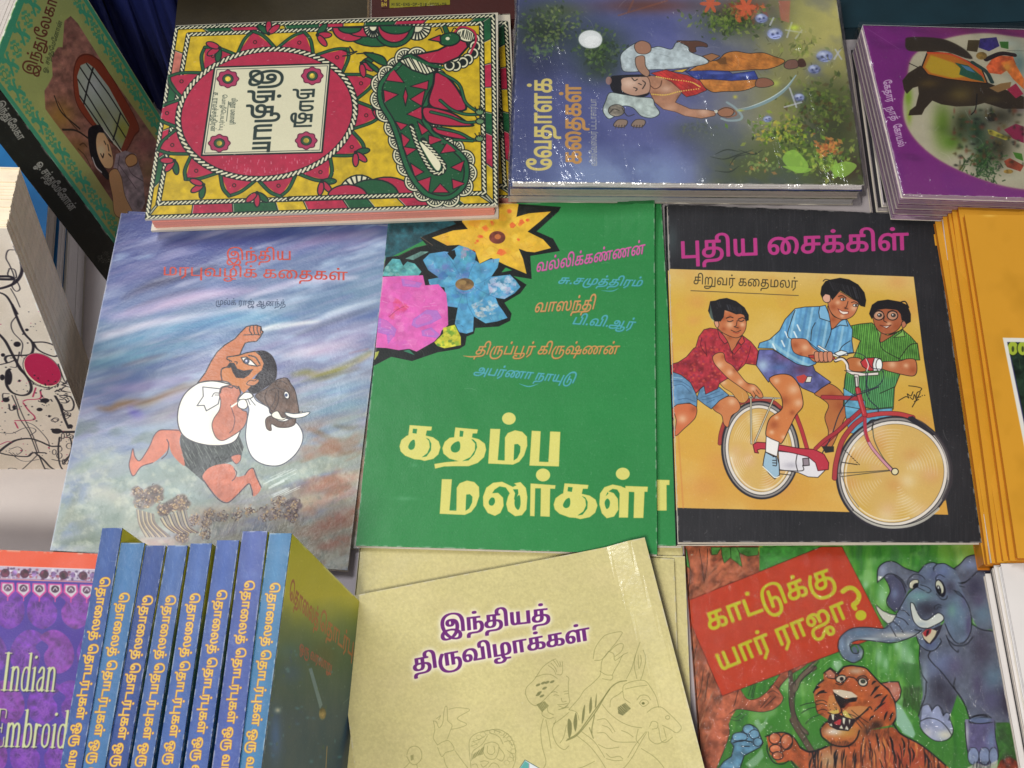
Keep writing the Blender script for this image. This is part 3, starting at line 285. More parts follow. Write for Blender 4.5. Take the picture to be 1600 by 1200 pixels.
    def line(self, pts, w, c, a=1.0, sm=True, closed=False, soft=0, taper=0, clip=None, grain=0, n=5):
        P = self.T(pts); k = self.kk()
        if sm and len(P) > 2: P = catmull(P, closed, n)
        if closed: P = np.vstack([P, P[:1]])
        t = np.linspace(0, 1, len(P)); wd = np.full(len(P), w*k)
        if taper == 1: wd = wd*(.25+.75*np.sin(np.pi*np.clip(t, 0.02, .98)))
        if taper == 2: wd = wd*(1-.85*t)
        wd = np.maximum(wd, .35); r = soft*k
        b = self.box(P, w*k/2+2+2.5*r)
        if b[2] <= b[0] or b[3] <= b[1]: return
        m = self.strokemask(P, wd, b)
        if r >= 1: m = self.blur(m, r)
        self.blend(b, m, c, a, grain, 5, clip)
    def lines(self, L, w, c, **k):
        for p in L: self.line(p, w, c, **k)
    def blob(self, x, y, rx, ry, c, a=1.0, ang=0, clip=None, p=1.0):
        th = np.radians(ang); C = self.T([(x, y)])[0]; ex = self.T([(x+math.cos(th), y+math.sin(th))])[0]-C; ey = self.T([(x-math.sin(th), y+math.cos(th))])[0]-C
        R = 2.2*max(rx, ry)*max(np.hypot(*ex), np.hypot(*ey)); b = self.box(np.array([C]), R)
        if b[2] <= b[0] or b[3] <= b[1]: return
        Mi = np.linalg.inv(np.array([ex, ey]).T)
        yy, xx = np.mgrid[b[1]:b[3], b[0]:b[2]]; xx = xx+.5-C[0]; yy = yy+.5-C[1]
        u = (Mi[0, 0]*xx+Mi[0, 1]*yy)/rx; v = (Mi[1, 0]*xx+Mi[1, 1]*yy)/ry
        m = np.exp(-((u*u+v*v)**p)*1.2)
        self.blend(b, np.where(m > .02, m, 0), c, a, clip=clip)
    def ell(self, x, y, rx, ry, c, ang=0, ln=0, lc='151515', a=1.0, soft=0, clip=None, a0=0, a1=360, grain=0):
        t = np.radians(np.linspace(a0, a1, 33)[:-1] if a1-a0 == 360 else np.linspace(a0, a1, 24)); th = math.radians(ang)
        X = rx*np.cos(t); Y = ry*np.sin(t); P = np.stack([x+X*math.cos(th)-Y*math.sin(th), y+X*math.sin(th)+Y*math.cos(th)], 1)
        if c is not None: self.poly(P, c, a, soft=soft, clip=clip, grain=grain)
        if ln: self.line(P, ln, lc, sm=False, closed=(a1-a0 == 360), a=a, clip=clip)
        return P
    def hatch(self, pts, ang, gap, w, c, a=1.0, sm=False, jit=.25, seed=3, lens=1.0, clip=None):   # pen hatching inside an outline
        m = self.mask(pts, sm)
        if clip is not None: m = m*clip
        P = np.asarray(pts, float); th = math.radians(ang); d = np.array([math.cos(th), math.sin(th)]); n = np.array([-d[1], d[0]])
        s, t = P@d, P@n; r = np.random.default_rng(seed); v = t.min()
        while v < t.max():
            e = (r.random(2)-.5)*gap*jit*2; L = s.max()-s.min(); o = r.random()*(1-lens)*L
            A = d*(s.min()+o)+n*(v+e[0]); B = d*(s.min()+o+L*lens)+n*(v+e[1])
            self.line([A, (A+B)/2+n*e[0]*.6, B], w, c, a=a, clip=m, n=3); v += gap*(1+(r.random()-.5)*jit)
    def text(self, key, p0, p1, h, c, bold=0, con=0, slant=0, ol=0, oc='000000', a=1.0, glow=0, gc='ffffff', ga=.8, updir=None, soft=0, clip=None, sh=None, shc='101010', ext=1.0):
        W, L = TEXTS[key]; p0 = np.array(p0, float); p1 = np.array(p1, float); ex = (p1-p0)/W
        n = np.array([ex[1], -ex[0]])/np.hypot(*ex) if updir is None else np.array(updir, float)/np.hypot(*updir)
        ey = n*h/272.0; ex_u = ex/np.hypot(*ex); polys = []
        for g, x in L:
            for ct in GLYPH[g]:
                q = np.array(ct, float).reshape(-1, 2)
                yy = q[:, 1].copy(); yy = np.where(yy > 290, 290+(yy-290)*ext, yy)
                polys.append(p0+np.outer(q[:, 0]+x+slant*yy, ex)+np.outer(yy, ey))
        TP = [self.T(q) for q in polys]; al = np.vstack(TP); k = self.kk(); pad = (bold+ol*2+con+glow*3+6)*k
        b = self.box(al, pad)
        if b[2] <= b[0] or b[3] <= b[1]: return
        m = self.cover(TP, b)
        if con:
            for s in np.linspace(-1, 1, 5):
                D = self.T([p0+ex_u*con*s])[0]-self.T([p0])[0]; m = np.maximum(m, self.cover([q+D for q in TP], b))
        if bold:
            for q in TP:
                Q = np.vstack([q, q[:1]]); m = np.maximum(m, self.strokemask(Q, np.full(len(Q), bold*k), b))
        if glow: self.blend(b, np.clip(self.blur(np.clip(self.blur(m, glow*k*.5)*3, 0, 1), glow*k), 0, 1), gc, ga)
        if sh:
            m2 = np.roll(np.roll(m, int(round(sh[0]*k)), 1), int(round(sh[1]*k)), 0); self.blend(b, m2, shc, .9)
        if ol:
            mo = m*0
            for q in TP:
                Q = np.vstack([q, q[:1]]); mo = np.maximum(mo, self.strokemask(Q, np.full(len(Q), (ol*2+bold+con)*k), b))
            self.blend(b, np.maximum(mo, m), oc, a, clip=clip)
        if soft: m = self.blur(m, soft*k)
        self.blend(b, m, c, a, clip=clip)
    def N(self, sx, sy, ang=0, seed=1, o=4):      # noise over the whole cover, in photo-sized units
        th = math.radians(ang); X = self.PX*math.cos(th)+self.PY*math.sin(th); Y = -self.PX*math.sin(th)+self.PY*math.cos(th)
        return fbm(X/sx, Y/sy, seed, o)
    def mix(self, m, c, a=1.0): self.a += (rgb(c)-self.a)*(np.clip(m, 0, 1)*a)[..., None]
    def image(self, name, gain=1.0):
        im = bpy.data.images.new(name, self.W, self.H, alpha=False)
        d = np.ones((self.H, self.W, 4), np.float32); d[..., :3] = np.clip(self.a*gain, 0, 1)[::-1]
        im.pixels.foreach_set(d.ravel()); im.update(); im.pack(); return im
# ------------------------------------------------------------------ the printed covers
CV = {}
def cv(k, W, H, base):
    c = CV[k] = Canvas(FACE[k], W, H); c.fill(base); return c
c = cv('sky', 760, 980, '7480ae')
c.z(0, 0, 1)
Y = c.PY; X = c.PX
def ramp(c, V, stops):
    xs = [s[0] for s in stops]; cs = np.array([rgb(s[1]) for s in stops])
    c.a[:] = np.stack([np.interp(V, xs, cs[:, i]) for i in range(3)], -1)
ramp(c, Y-(300-X)*.28+c.N(150, 40, -17, 3)*70-35, [(330, '4d5596'), (400, '5660a0'), (450, '6f80b4'), (520, '7a9fc0'), (590, '8b95c0'), (640, '9098b8'), (690, 'a0aab4'), (730, '9cb0ac'), (790, 'a0ada0'), (860, 'aaa590')])
n1 = c.N(120, 16, -17, 11); n2 = c.N(70, 9, -19, 23); n3 = c.N(90, 26, -15, 31); n4 = c.N(26, 4, -20, 41, 3)
c.mix(np.clip((n1-.5)*3, 0, 1), 'b0aed0', .45); c.a *= .88; c.mix(np.clip((.45-n3)*4, 0, 1), '4a62a4', .45)
c.mix(np.clip((n3-.6)*6, 0, 1)*(Y < 640), 'a9c3dc', .7)
S = [([(190, 470), (235, 448), (290, 430), (340, 418)], 12, '4b4a66', .75), ([(196, 488), (260, 466), (320, 452)], 7, '544f70', .4),
     ([(170, 500), (250, 480), (330, 462), (400, 455)], 15, 'cbb0d0', .75), ([(160, 530), (240, 508), (330, 496), (440, 470)], 10, 'dcd2e0', .8),
     ([(380, 470), (420, 455), (480, 440), (560, 436)], 9, 'd8cfe4', .7), ([(150, 548), (260, 520), (360, 500), (460, 505)], 18, '5f9cc2', .8),
     ([(150, 570), (240, 552), (330, 540)], 16, '6aa6c4', .6), ([(240, 410), (330, 385), (430, 372), (560, 365)], 16, '3f4a90', .5), ([(420, 400), (500, 376), (590, 360)], 12, 'a88fb4', .5), ([(520, 378), (600, 372)], 10, '9d90b8', .6),
     ([(480, 510), (530, 490), (590, 470)], 10, 'c4d4e6', .7), ([(395, 522), (440, 512), (500, 505)], 7, 'eef0ea', .75), ([(330, 560), (372, 535), (405, 515)], 8, 'c9d6e6', .6), ([(440, 560), (500, 550), (560, 540)], 12, 'd9c3cf', .6),
     ([(455, 545), (510, 545), (580, 510)], 20, 'b9a6c8', .45), ([(460, 528), (520, 505), (590, 480)], 9, '6f7488', .55), ([(190, 575), (225, 566), (260, 556)], 6, '6b6a80', .6), ([(270, 562), (305, 556)], 5, '7d8089', .5),
     ([(150, 640), (172, 642), (190, 634), (230, 632), (262, 618), (290, 604)], 9, '8a6a4c', .8), ([(262, 622), (300, 606), (330, 600)], 9, '94805e', .5),
     ([(232, 660), (260, 650), (290, 630)], 16, '857d78', .45), ([(160, 612), (230, 606), (300, 590)], 12, 'b3a0cc', .55), ([(200, 640), (212, 650), (222, 654)], 11, '5d56ae', .75),
     ([(150, 668), (230, 676), (280, 664)], 13, '9fb6d0', .6), ([(455, 590), (478, 586), (500, 590), (540, 575), (580, 552)], 9, '8c8740', .85), ([(470, 600), (490, 596), (520, 590), (560, 578)], 7, '6d6a50', .5), ([(560, 568), (580, 556)], 6, 'c8a63e', .7), ([(545, 555), (575, 548)], 4, 'b56c5c', .5),
     ([(500, 540), (540, 560), (580, 520)], 16, '9a8fb4', .35), ([(470, 620), (530, 612), (580, 600)], 18, '7fa6c4', .6), ([(470, 660), (520, 640), (580, 630)], 16, '6f9ab2', .6),
     ([(478, 672), (495, 678), (520, 690), (550, 688)], 7, '7a6a54', .7), ([(520, 668), (545, 672), (565, 668)], 6, '6c6a58', .7), ([(490, 690), (515, 700), (540, 712), (556, 704)], 6, '80705c', .6), ([(480, 700), (520, 720), (560, 730)], 14, '8d9a92', .5),
     ([(480, 770), (520, 755), (570, 745)], 13, 'b98a78', .8), ([(470, 800), (520, 778), (560, 768)], 14, 'c79a84', .75), ([(490, 830), (530, 812), (560, 800)], 16, 'b46f5a', .75), ([(490, 860), (520, 850), (545, 840)], 12, 'a9644f', .6), ([(500, 884), (530, 878), (545, 870)], 9, 'b3b4a4', .8),
     ([(420, 820), (470, 790), (500, 776)], 14, 'c9b08e', .6), ([(300, 800), (350, 805), (400, 800)], 16, 'bfa986', .75), ([(230, 770), (280, 775), (330, 790)], 16, '8ea3a0', .7), ([(120, 740), (150, 720), (190, 715)], 18, 'a9b8aa', .6), ([(130, 780), (160, 770), (200, 790)], 18, 'b3b0a0', .6),
     ([(110, 800), (130, 820), (150, 840)], 16, '76806e', .7), ([(95, 850), (150, 845), (200, 850)], 12, '5b6a55', .8), ([(90, 840), (110, 800), (125, 760)], 9, '7f8570', .5), ([(190, 850), (230, 850), (290, 848)], 12, 'bf9b90', .6),
     ([(100, 700), (180, 690), (250, 700)], 16, '9aa9c0', .5), ([(400, 760), (440, 750), (500, 740)], 14, '9fb5ae', .6), ([(400, 730), (470, 735)], 12, 'b0bdb0', .5)]
for p, w, col, al in S: c.line(p, w*1.25, col, a=min(1, al*1.15), soft=w*.4, taper=1)
for i in range(4):
    m = np.clip((c.N(70, 9, -18, 60+i, 2)-.55)*4, 0, 1); c.mix(m*np.clip((740-Y)/80, 0, 1), ['c9d2e6', '41508e', 'b59cc0', 'd8dde6'][i], .2)
m = np.clip((c.N(12, 10, 20, 77, 3)-.5)*4, 0, 1)*np.clip((Y-660)/80, 0, 1); c.mix(m, 'c9ccb6', .4)
m = np.clip((c.N(9, 8, 50, 79, 3)-.55)*5, 0, 1)*np.clip((Y-700)/60, 0, 1); c.mix(m, '6f7c72', .35)
c.mix(np.clip((c.N(46, 22, -20, 88, 3)-.52)*4, 0, 1)*np.clip((Y-640)/60, 0, 1)*np.clip((X-430)/60, 0, 1), '9c6248', .6); c.mix(np.clip((c.N(60, 26, -20, 95, 3)-.5)*4, 0, 1)*np.clip((Y-620)/60, 0, 1)*np.clip((300-X)/80, 0, 1), '5f7468', .55)
# waves of curly foam at the foot
rr = np.random.default_rng(4); c.z(180, 660, .2)
def curl(x, y, r, dk):
    c.poly([(x+r*1.15*math.cos(t)*(1+.12*math.sin(5*t+x)), y+r*math.sin(t)*(1+.12*math.cos(4*t+y))) for t in np.linspace(0, 6.1, 22)], dk, .8, sm=True, soft=6, grain=.5)
    for k in range(46):
        a = rr.uniform(0, 6.28); q = r*rr.uniform(.1, 1.05); X0 = x+q*math.cos(a); Y0 = y+q*math.sin(a); s = rr.uniform(6, 17); t0 = rr.uniform(0, 6.28)
        c.line([(X0+s*math.cos(t0+t), Y0+s*math.sin(t0+t)) for t in (0, .9, 1.8, 2.7)], rr.uniform(4, 9), str(rr.choice(['9a7648', '3f2e2c', '3f2e2c', 'c09860', '5d4a50', '6e5240', 'a89088'])), a=.8, taper=1)
        if k % 3 == 0: c.blob(X0, Y0, 6, 5, 'e0c898', .8)
for x, y, r, d in [(170, 560, 48, '8a7f7c'), (300, 570, 70, '5c473c'), (220, 620, 70, '6f625e'), (380, 690, 50, '4c3c38'), (510, 640, 62, '5a4434'), (440, 660, 44, '55423a'), (620, 770, 42, '6c5a56'), (735, 735, 52, '74655e'), (830, 745, 44, '8a8078'), (700, 800, 44, '84756e'), (960, 730, 52, '8d8c88'), (1050, 700, 44, '9a9a92'), (1180, 720, 60, '8a7e7a'), (1280, 640, 56, '8d8078'), (1390, 660, 56, '54424a'), (1370, 730, 52, '5c4a4e'), (1250, 720, 52, '7d706c'), (520, 900, 50, '6a5a5a'), (700, 880, 40, '85807c')]: curl(x, y, r, d)
for k in range(13):
    x = 165+k*11; c.line([(x, 690+k*3), (x+18, 800), (x+70+k*5, 900)], 7, ['7c6a62', 'c8aa80', '6a5856'][k % 3], a=.85)
for k in range(16):
    x = 350+k*13; c.line([(x, 760-k*5), (x+40, 820), (x+110, 870)], 7, ['5c4840', 'd0b07c', '4c3a3c', '8c7468'][k % 4], a=.85)
for k in range(60):
    x = rr.uniform(620, 1420); y = rr.uniform(760, 860); c.line([(x, y), (x-14, y+45)], 4, ['e8dcc0', '6a5a58', 'b8b0a8'][k % 3], a=.55)
for k in range(20):
    x = rr.uniform(1150, 1330); y = rr.uniform(430, 600); c.line([(x, y), (x+120, y-55)], 5, 'e8f2ee', a=.5, soft=1)
# the running strongman
c.z(180, 490, .2); SK = 'c5734a'; SK2 = 'c9735a'; BK = '2a2628'
trunks = [(500, 960), (700, 1040), (960, 960), (1000, 1060), (975, 1150), (850, 1190), (740, 1240), (690, 1330), (540, 1200), (510, 1120)]
c.poly(trunks, '3f4442', sm=False, soft=1.2, grain=.35, seed=9)
leg1 = [(505, 930), (400, 925), (340, 930), (300, 970), (270, 1040), (230, 1110), (185, 1165), (150, 1130), (135, 1070), (118, 1130), (105, 1200), (125, 1270), (150, 1275), (200, 1210), (290, 1180), (360, 1130), (410, 1070), (412, 1010), (430, 1090), (470, 1150), (540, 1205), (520, 1100), (498, 1020)]
c.poly(leg1, SK2, sm=True, grain=.12, seed=4); c.line(leg1[:15], 7, '4a3a44', a=.85); c.line([(400, 1000), (415, 1040), (400, 1110), (360, 1150)], 7, '4a3a44')
c.hatch(trunks, 60, 16, 6, '8d948c', a=.6, lens=.25, seed=5); c.hatch(trunks, 70, 14, 7, '1f2322', a=.6, lens=.3, seed=6)
leg2 = [(690, 1260), (730, 1220), (800, 1195), (880, 1190), (925, 1220), (940, 1280), (960, 1290), (1010, 1275), (1035, 1240), (1070, 1225), (1095, 1290), (1135, 1370), (1110, 1420), (1075, 1440), (1070, 1390), (1035, 1340), (980, 1400), (900, 1470), (860, 1485), (800, 1450), (730, 1370), (680, 1300)]
c.poly(leg2, SK2, sm=True, grain=.12, seed=5); c.line([(690, 1320), (740, 1390), (800, 1460), (870, 1490), (940, 1440), (1035, 1345), (1060, 1380), (1070, 1430)], 8, '4a3a44'); c.line([(925, 1225), (945, 1260), (930, 1300), (910, 1320)], 6, '4a3a44'); c.line([(1010, 1275), (1040, 1235), (1075, 1225), (1100, 1290), (1138, 1370)], 7, '4a3a44')
c.poly([(900, 1140), (935, 1120), (975, 1120), (975, 1160), (940, 1190)], SK2, sm=True, ln=5, lc='4a3a44')
# raised arm
arm = [(640, 560), (700, 480), (740, 400), (790, 320), (850, 265), (930, 215), (975, 165), (1020, 120), (1060, 110), (1100, 108), (1135, 120), (1140, 150), (1152, 160), (1130, 200), (1100, 235), (1040, 240), (1010, 250), (990, 290), (970, 340), (890, 360), (890, 420), (830, 460), (850, 560)]
c.poly(arm, SK, grain=.05, ln=8, lc=BK)
c.lines([[(1050, 115), (1045, 150), (1060, 180), (1000, 185)], [(1075, 112), (1078, 150), (1085, 180), (1060, 184)], [(1105, 112), (1105, 150), (1115, 178), (1092, 182)], [(1135, 122), (1130, 160), (1140, 180), (1118, 185)]], 7, BK)
# head
hair = [(1090, 315), (1160, 308), (1220, 345), (1255, 420), (1258, 500), (1240, 545), (1180, 590), (1100, 640), (1060, 640), (1030, 610), (1060, 560), (1120, 470), (1155, 400), (1130, 350)]
c.poly(hair, '262024', sm=True); c.hatch([(1080, 540), (1200, 440), (1240, 540), (1100, 640), (1050, 620)], 60, 14, 5, '8a8a86', a=.5, lens=.2, seed=8)
face = [(870, 358), (960, 345), (1020, 325), (1090, 312), (1130, 345), (1158, 400), (1140, 460), (1090, 500), (1060, 530), (1110, 530), (1120, 550), (1060, 580), (1030, 610), (1000, 640), (960, 600), (900, 580), (850, 560), (830, 510), (825, 460), (860, 440), (905, 438), (880, 425), (885, 395), (905, 392), (868, 372)]
c.poly(face, 'c87a44'); c.line(face[:6]+[(1155, 400)], 9, BK, sm=False); c.line([(830, 540), (822, 490), (830, 450), (862, 438), (890, 440)], 8, BK); c.line([(905, 392), (868, 374), (870, 358)], 8, BK, sm=False)
c.poly([(890, 400), (925, 405), (950, 450), (1000, 465), (1075, 452), (1040, 500), (1000, 525), (940, 520), (915, 480), (900, 440), (870, 430)], '2a2226', sm=False); c.line([(930, 395), (948, 398), (945, 412)], 7, BK)
c.poly([(980, 362), (1020, 358), (1060, 385), (1105, 430), (1040, 420), (1000, 400)], 'f2ece0', sm=False, ln=8, lc=BK); c.ell(1022, 390, 20, 22, '3a4468', ln=6, lc=BK); c.ell(1020, 388, 8, 8, 'ddddee')
c.line([(1040, 345), (1090, 360), (1125, 410)], 10, BK); c.line([(1105, 430), (1130, 420)], 7, BK)
c.poly([(1025, 560), (1050, 540), (1085, 545), (1110, 530), (1118, 550), (1080, 580), (1030, 575)], 'c47c50', sm=True, ln=5, lc=BK)
# first sack
sack = [(890, 575), (860, 550), (760, 545), (680, 550), (600, 590), (530, 660), (490, 760), (485, 870), (520, 960), (600, 1015), (720, 1045), (840, 1045), (920, 1020), (960, 970), (965, 900), (850, 820), (830, 700), (820, 620)]
c.poly(sack, 'f1efe2', sm=True, ln=8, lc='3a3640'); c.line([(640, 560), (760, 545), (900, 572)], 9, BK); c.blob(780, 920, 50, 110, 'e4dfba', .5)
c.poly([(680, 592), (830, 608), (815, 660), (800, 725), (708, 778), (690, 735), (635, 738), (684, 665)], 'f4f2e8', ln=8, lc='4a4a54'); c.line([(810, 640), (770, 640), (752, 668)], 7, '4a4a54'); c.line([(806, 655), (775, 655)], 6, '4a4a54')
# forearm
fa = [(820, 600), (850, 585), (900, 580), (960, 595), (975, 640), (950, 700), (985, 770), (1025, 790), (1020, 860), (985, 920), (900, 980), (830, 1010), (780, 980), (752, 900), (765, 840), (810, 770), (820, 700), (808, 650)]
c.poly(fa, 'c4745a', sm=True, grain=.12, seed=3, ln=6, lc='4a3a40'); c.line([(815, 640), (830, 600), (870, 590), (905, 600), (920, 585), (950, 605), (960, 590), (975, 640)], 8, BK); c.line([(895, 730), (915, 790), (930, 850), (915, 920), (890, 950)], 6, '4a3038', a=.8)
c.line([(905, 745), (950, 715)], 14, 'f2eee0')
# elephant head and the second sack
c.poly([(1090, 660), (1180, 600), (1240, 545), (1330, 520), (1370, 570), (1400, 620), (1418, 700), (1430, 790), (1400, 830), (1300, 830), (1220, 800), (1160, 730)], '6a564c', sm=True, grain=.3, seed=7, ln=6, lc='2e2628')
c.lines([[(1180, 620), (1165, 680), (1210, 770), (1240, 770), (1270, 700), (1270, 620)], [(1250, 640), (1240, 700), (1215, 745)], [(1215, 560), (1290, 545), (1340, 570)], [(1200, 620), (1260, 600), (1330, 620)]], 6, '332a2c', a=.8)
c.ell(1335, 655, 20, 30, 'f4f2ea', ang=-20, ln=7, lc=BK); c.ell(1332, 655, 11, 13, '3a4a70')
sack2 = [(960, 680), (1000, 700), (1040, 760), (1025, 860), (1015, 980), (1040, 1090), (1090, 1160), (1180, 1200), (1290, 1198), (1390, 1130), (1450, 1040), (1462, 960), (1430, 890), (1380, 850), (1300, 830), (1210, 800), (1190, 750), (1100, 700), (1060, 640), (990, 650)]
c.poly(sack2, 'f6f6ee', sm=True, ln=7, lc='4a4c5c')
c.poly([(970, 670), (1010, 635), (1055, 640), (1070, 670), (1020, 690), (960, 690)], 'f4f2e6', sm=True, ln=7, lc=BK); c.poly([(960, 700), (1010, 690), (1030, 740), (1000, 765), (955, 745)], 'f4f2e6', sm=True, ln=6, lc=BK); c.lines([[(1030, 685), (1050, 730)], [(1045, 680), (1090, 735)]], 6, '4a4a54')
c.poly([(1170, 850), (1200, 820), (1240, 820), (1260, 850), (1320, 860), (1400, 830), (1400, 880), (1350, 905), (1270, 905), (1215, 880), (1215, 930), (1180, 915)], '6a564c', sm=True, grain=.25, ln=6, lc='3a3234')
c.poly([(1220, 800), (1265, 780), (1300, 830), (1340, 825), (1300, 850), (1230, 830)], 'f2eedc', sm=True, ln=5, lc=BK)
c.poly([(1325, 790), (1400, 800), (1515, 785), (1480, 820), (1400, 835), (1340, 818)], 'f2f0e6', sm=True, ln=6, lc='33404a'); c.poly([(1430, 785), (1460, 780), (1450, 795)], 'f2f0e6', ln=4, lc=BK)
# title
c.z(220, 370, .2125)
c.text('indiya', (622, 182), (1108, 180), 66, 'c63a28', con=1.1, bold=.6, ol=0, ext=.9)
c.text('marabu', (155, 293), (1518, 330), 62, 'c63a28', con=1.1, bold=.6, ext=.9)
c.text('mulk', (545, 514), (1062, 526), 34, '1f3350', con=.2, bold=.3)
c.z(0, 0, 1); c.line([(189, 333), (78, 861)], 3, 'a9b0c8', a=.5, sm=False)
c = cv('green', 760, 980, '2c8f4a')
GB = c.a*0
c.a[:] = rgb('2b8744')
g = c.N(200, 200, 0, 3, 2); c.a *= (0.97+.06*g)[..., None]
g = c.N(30, 1.6, 0, 5, 3); c.a *= (.985+.03*g)[..., None]
c.mix(np.clip((c.N(3, 3, 0, 9, 2)-.78)*6, 0, 1), '1c6a3a', .3)
c.z(570, 310, .225)
BK = '121816'; rr = np.random.default_rng(8)
# dark torn corner and the black paper under the flowers
c.poly([(120, -40), (640, -40), (640, 170), (160, 420), (60, 440)], '1c4d57', grain=.5, seed=3)
for k in range(60): c.line([(rr.uniform(160, 600), rr.uniform(180, 380))]*2+[(rr.uniform(160, 600), rr.uniform(180, 380))], 1.5, '1a5560', a=.15)
black = [(100, 560), (150, 410), (230, 400), (340, 345), (420, 325), (380, 280), (400, 262), (620, 180), (560, 120), (600, -60), (900, -60), (1040, 40), (1345, 60), (1330, 90), (1175, 230), (1290, 280), (1338, 365), (1130, 400), (1140, 560), (1010, 540), (1105, 600), (1060, 660), (950, 725), (1000, 800), (990, 850), (910, 890), (750, 900), (740, 940), (690, 960), (680, 1020), (640, 1045), (490, 1070), (320, 1130), (180, 1100), (50, 1170), (20, 1100), (80, 900)]
c.poly(black, BK)
c.poly([(960, 480), (930, 515), (1005, 500)], '2c8f4a'); c.line([(380, 270), (450, 320), (460, 330)], 5, 'a07858', a=.6); c.line([(230, 405), (340, 350), (430, 322)], 3, '8a6a50', a=.5)
yel = [(455, 275), (600, 225), (700, 215), (660, 165), (700, 60), (900, 30), (1050, 40), (1035, 130), (1120, 105), (1275, 92), (1200, 160), (1112, 232), (1220, 285), (1275, 345), (1160, 375), (1105, 370), (1050, 350), (1080, 420), (1105, 525), (950, 460), (860, 415), (780, 455), (750, 370), (640, 325), (560, 330)]
m = c.mask(yel); c.poly(yel, 'e4b42c', grain=.12, seed=4)
def speck(m, cols, n, x0, x1, y0, y1, s0, s1, a=.5, seed=1):
    r = np.random.default_rng(seed)
    for k in range(n):
        x, y, s = r.uniform(x0, x1), r.uniform(y0, y1), r.uniform(s0, s1); q = r.uniform(0, 6.3); 
        P = [(x+s*r.uniform(.5, 1.2)*math.cos(q+t), y+s*r.uniform(.4, 1)*math.sin(q+t)) for t in (0, 1.2, 2.4, 3.6, 5)]
        c.poly(P, str(r.choice(cols)), a*r.uniform(.5, 1), soft=1.2, clip=m)
speck(m, ['f09030', 'f6d85a', 'e8a828', 'f0b848'], 90, 450, 1280, 40, 520, 15, 60, .35, 2)
for x, y, s in [(820, 210, 30), (790, 260, 22), (1010, 190, 28), (1060, 175, 24), (1110, 150, 18), (1045, 290, 16), (760, 305, 14), (925, 375, 38), (985, 90, 24), (740, 370, 18), (870, 170, 18)]:
    speck(m, ['e8502a', 'ee6c30'], 3, x-8, x+8, y-8, y+8, s*.6, s, .75, x)
for k in range(30):
    x, y = rr.uniform(500, 1200), rr.uniform(100, 480); c.line([(x, y), (x+rr.uniform(-50, 50), y+rr.uniform(-40, 40))], 3, '8a6020', a=.3, clip=m)
c.ell(902, 273, 56, 44, '7a3a2c', soft=1, grain=.4); c.ell(905, 268, 22, 18, 'c06a34', soft=1)
# blue flower
bl = [(395, 430), (440, 385), (540, 370), (575, 375), (640, 328), (700, 345), (755, 380), (750, 430), (785, 455), (850, 425), (918, 418), (905, 480), (860, 545), (990, 530), (1030, 570), (1062, 615), (1020, 660), (950, 700), (890, 690), (910, 740), (940, 780), (972, 830), (900, 855), (820, 868), (740, 820), (735, 925), (690, 940), (640, 930), (610, 870), (630, 760), (560, 750), (540, 620), (440, 600), (430, 565), (500, 550), (430, 500)]
m = c.mask(bl); c.poly(bl, '4a96c0', grain=.25, seed=12)
speck(m, ['3f86c4', '5aaed0', '3d70b4', '62b6d2', '6a8cc8', '4aa6b4', '88c8dc'], 200, 390, 1060, 330, 940, 15, 50, .4, 5)
speck(m, ['3565b0', '6a70b8'], 14, 440, 720, 460, 560, 15, 40, .45, 6); speck(m, ['7aa8b0', '3f9ea0', 'b88aa8'], 14, 590, 740, 340, 420, 12, 30, .6, 7)
m2 = c.mask([(830, 560), (990, 530), (1062, 615), (950, 700), (850, 670)])*m; speck(m2, ['b8c4e0', 'c4b0cc', '8fb8dc', 'd8dce8'], 60, 830, 1060, 530, 700, 12, 34, .6, 8)
m3 = c.mask([(720, 740), (830, 690), (910, 740), (900, 800), (760, 840)])*m; speck(m3, ['d8d8dc', 'a8c0c8', 'c8b8a8', 'eef0f0'], 50, 720, 910, 690, 840, 10, 24, .6, 9)
for k in range(70):
    x, y = rr.uniform(400, 1050), rr.uniform(340, 930); c.line([(x, y), (x+rr.uniform(-22, 22), y+rr.uniform(-24, 24))], rr.uniform(2, 5), str(rr.choice(['e8ecf0', '2a4a70', 'c8dce8', 'd8a8c0'])), a=.5, clip=m)
for L in [[(545, 380), (590, 440), (650, 540)], [(755, 430), (720, 500), (700, 560)], [(860, 540), (800, 580), (750, 600)], [(560, 620), (620, 600)], [(740, 820), (700, 740), (690, 660)], [(630, 760), (650, 700), (670, 650)], [(890, 690), (820, 660), (750, 620)]]: c.line(L, 4, '2c5a88', a=.5, clip=m)
c.poly([(575, 370), (610, 360), (620, 400), (600, 430), (560, 385)], BK)
c.ell(678, 598, 64, 42, '84643c', soft=1, grain=.4); c.ell(665, 585, 25, 15, '9c7c48', soft=2); c.line([(620, 620), (660, 655), (710, 650), (750, 610)], 7, '7a7ac0', a=.6)
# small teal flower, pink flower, yellow-green leaf
tl = [(120, 540), (140, 480), (190, 420), (240, 425), (262, 470), (290, 440), (340, 455), (385, 510), (360, 545)]
m = c.mask(tl); c.poly(tl, '52a4a4', grain=.4, seed=15); speck(m, ['7ac0b8', '3a8c9c', '9ad0c8'], 30, 120, 385, 420, 545, 12, 28, .5, 11)
c.poly([(275, 420), (380, 370), (435, 372), (330, 430)], '6a9a90', grain=.5, seed=3)
pk = [(60, 560), (120, 545), (260, 540), (395, 535), (410, 605), (500, 598), (552, 660), (562, 760), (565, 880), (520, 920), (510, 950), (470, 995), (350, 1065), (300, 1045), (230, 1055), (150, 1040), (40, 1035), (20, 800)]
m = c.mask(pk); c.poly(pk, 'dc5ab0', grain=.12, seed=16); speck(m, ['e878c0', 'd24aa0', 'e468b4', 'f08cc8', 'cc58b8'], 120, 60, 560, 540, 1060, 20, 55, .35, 12)
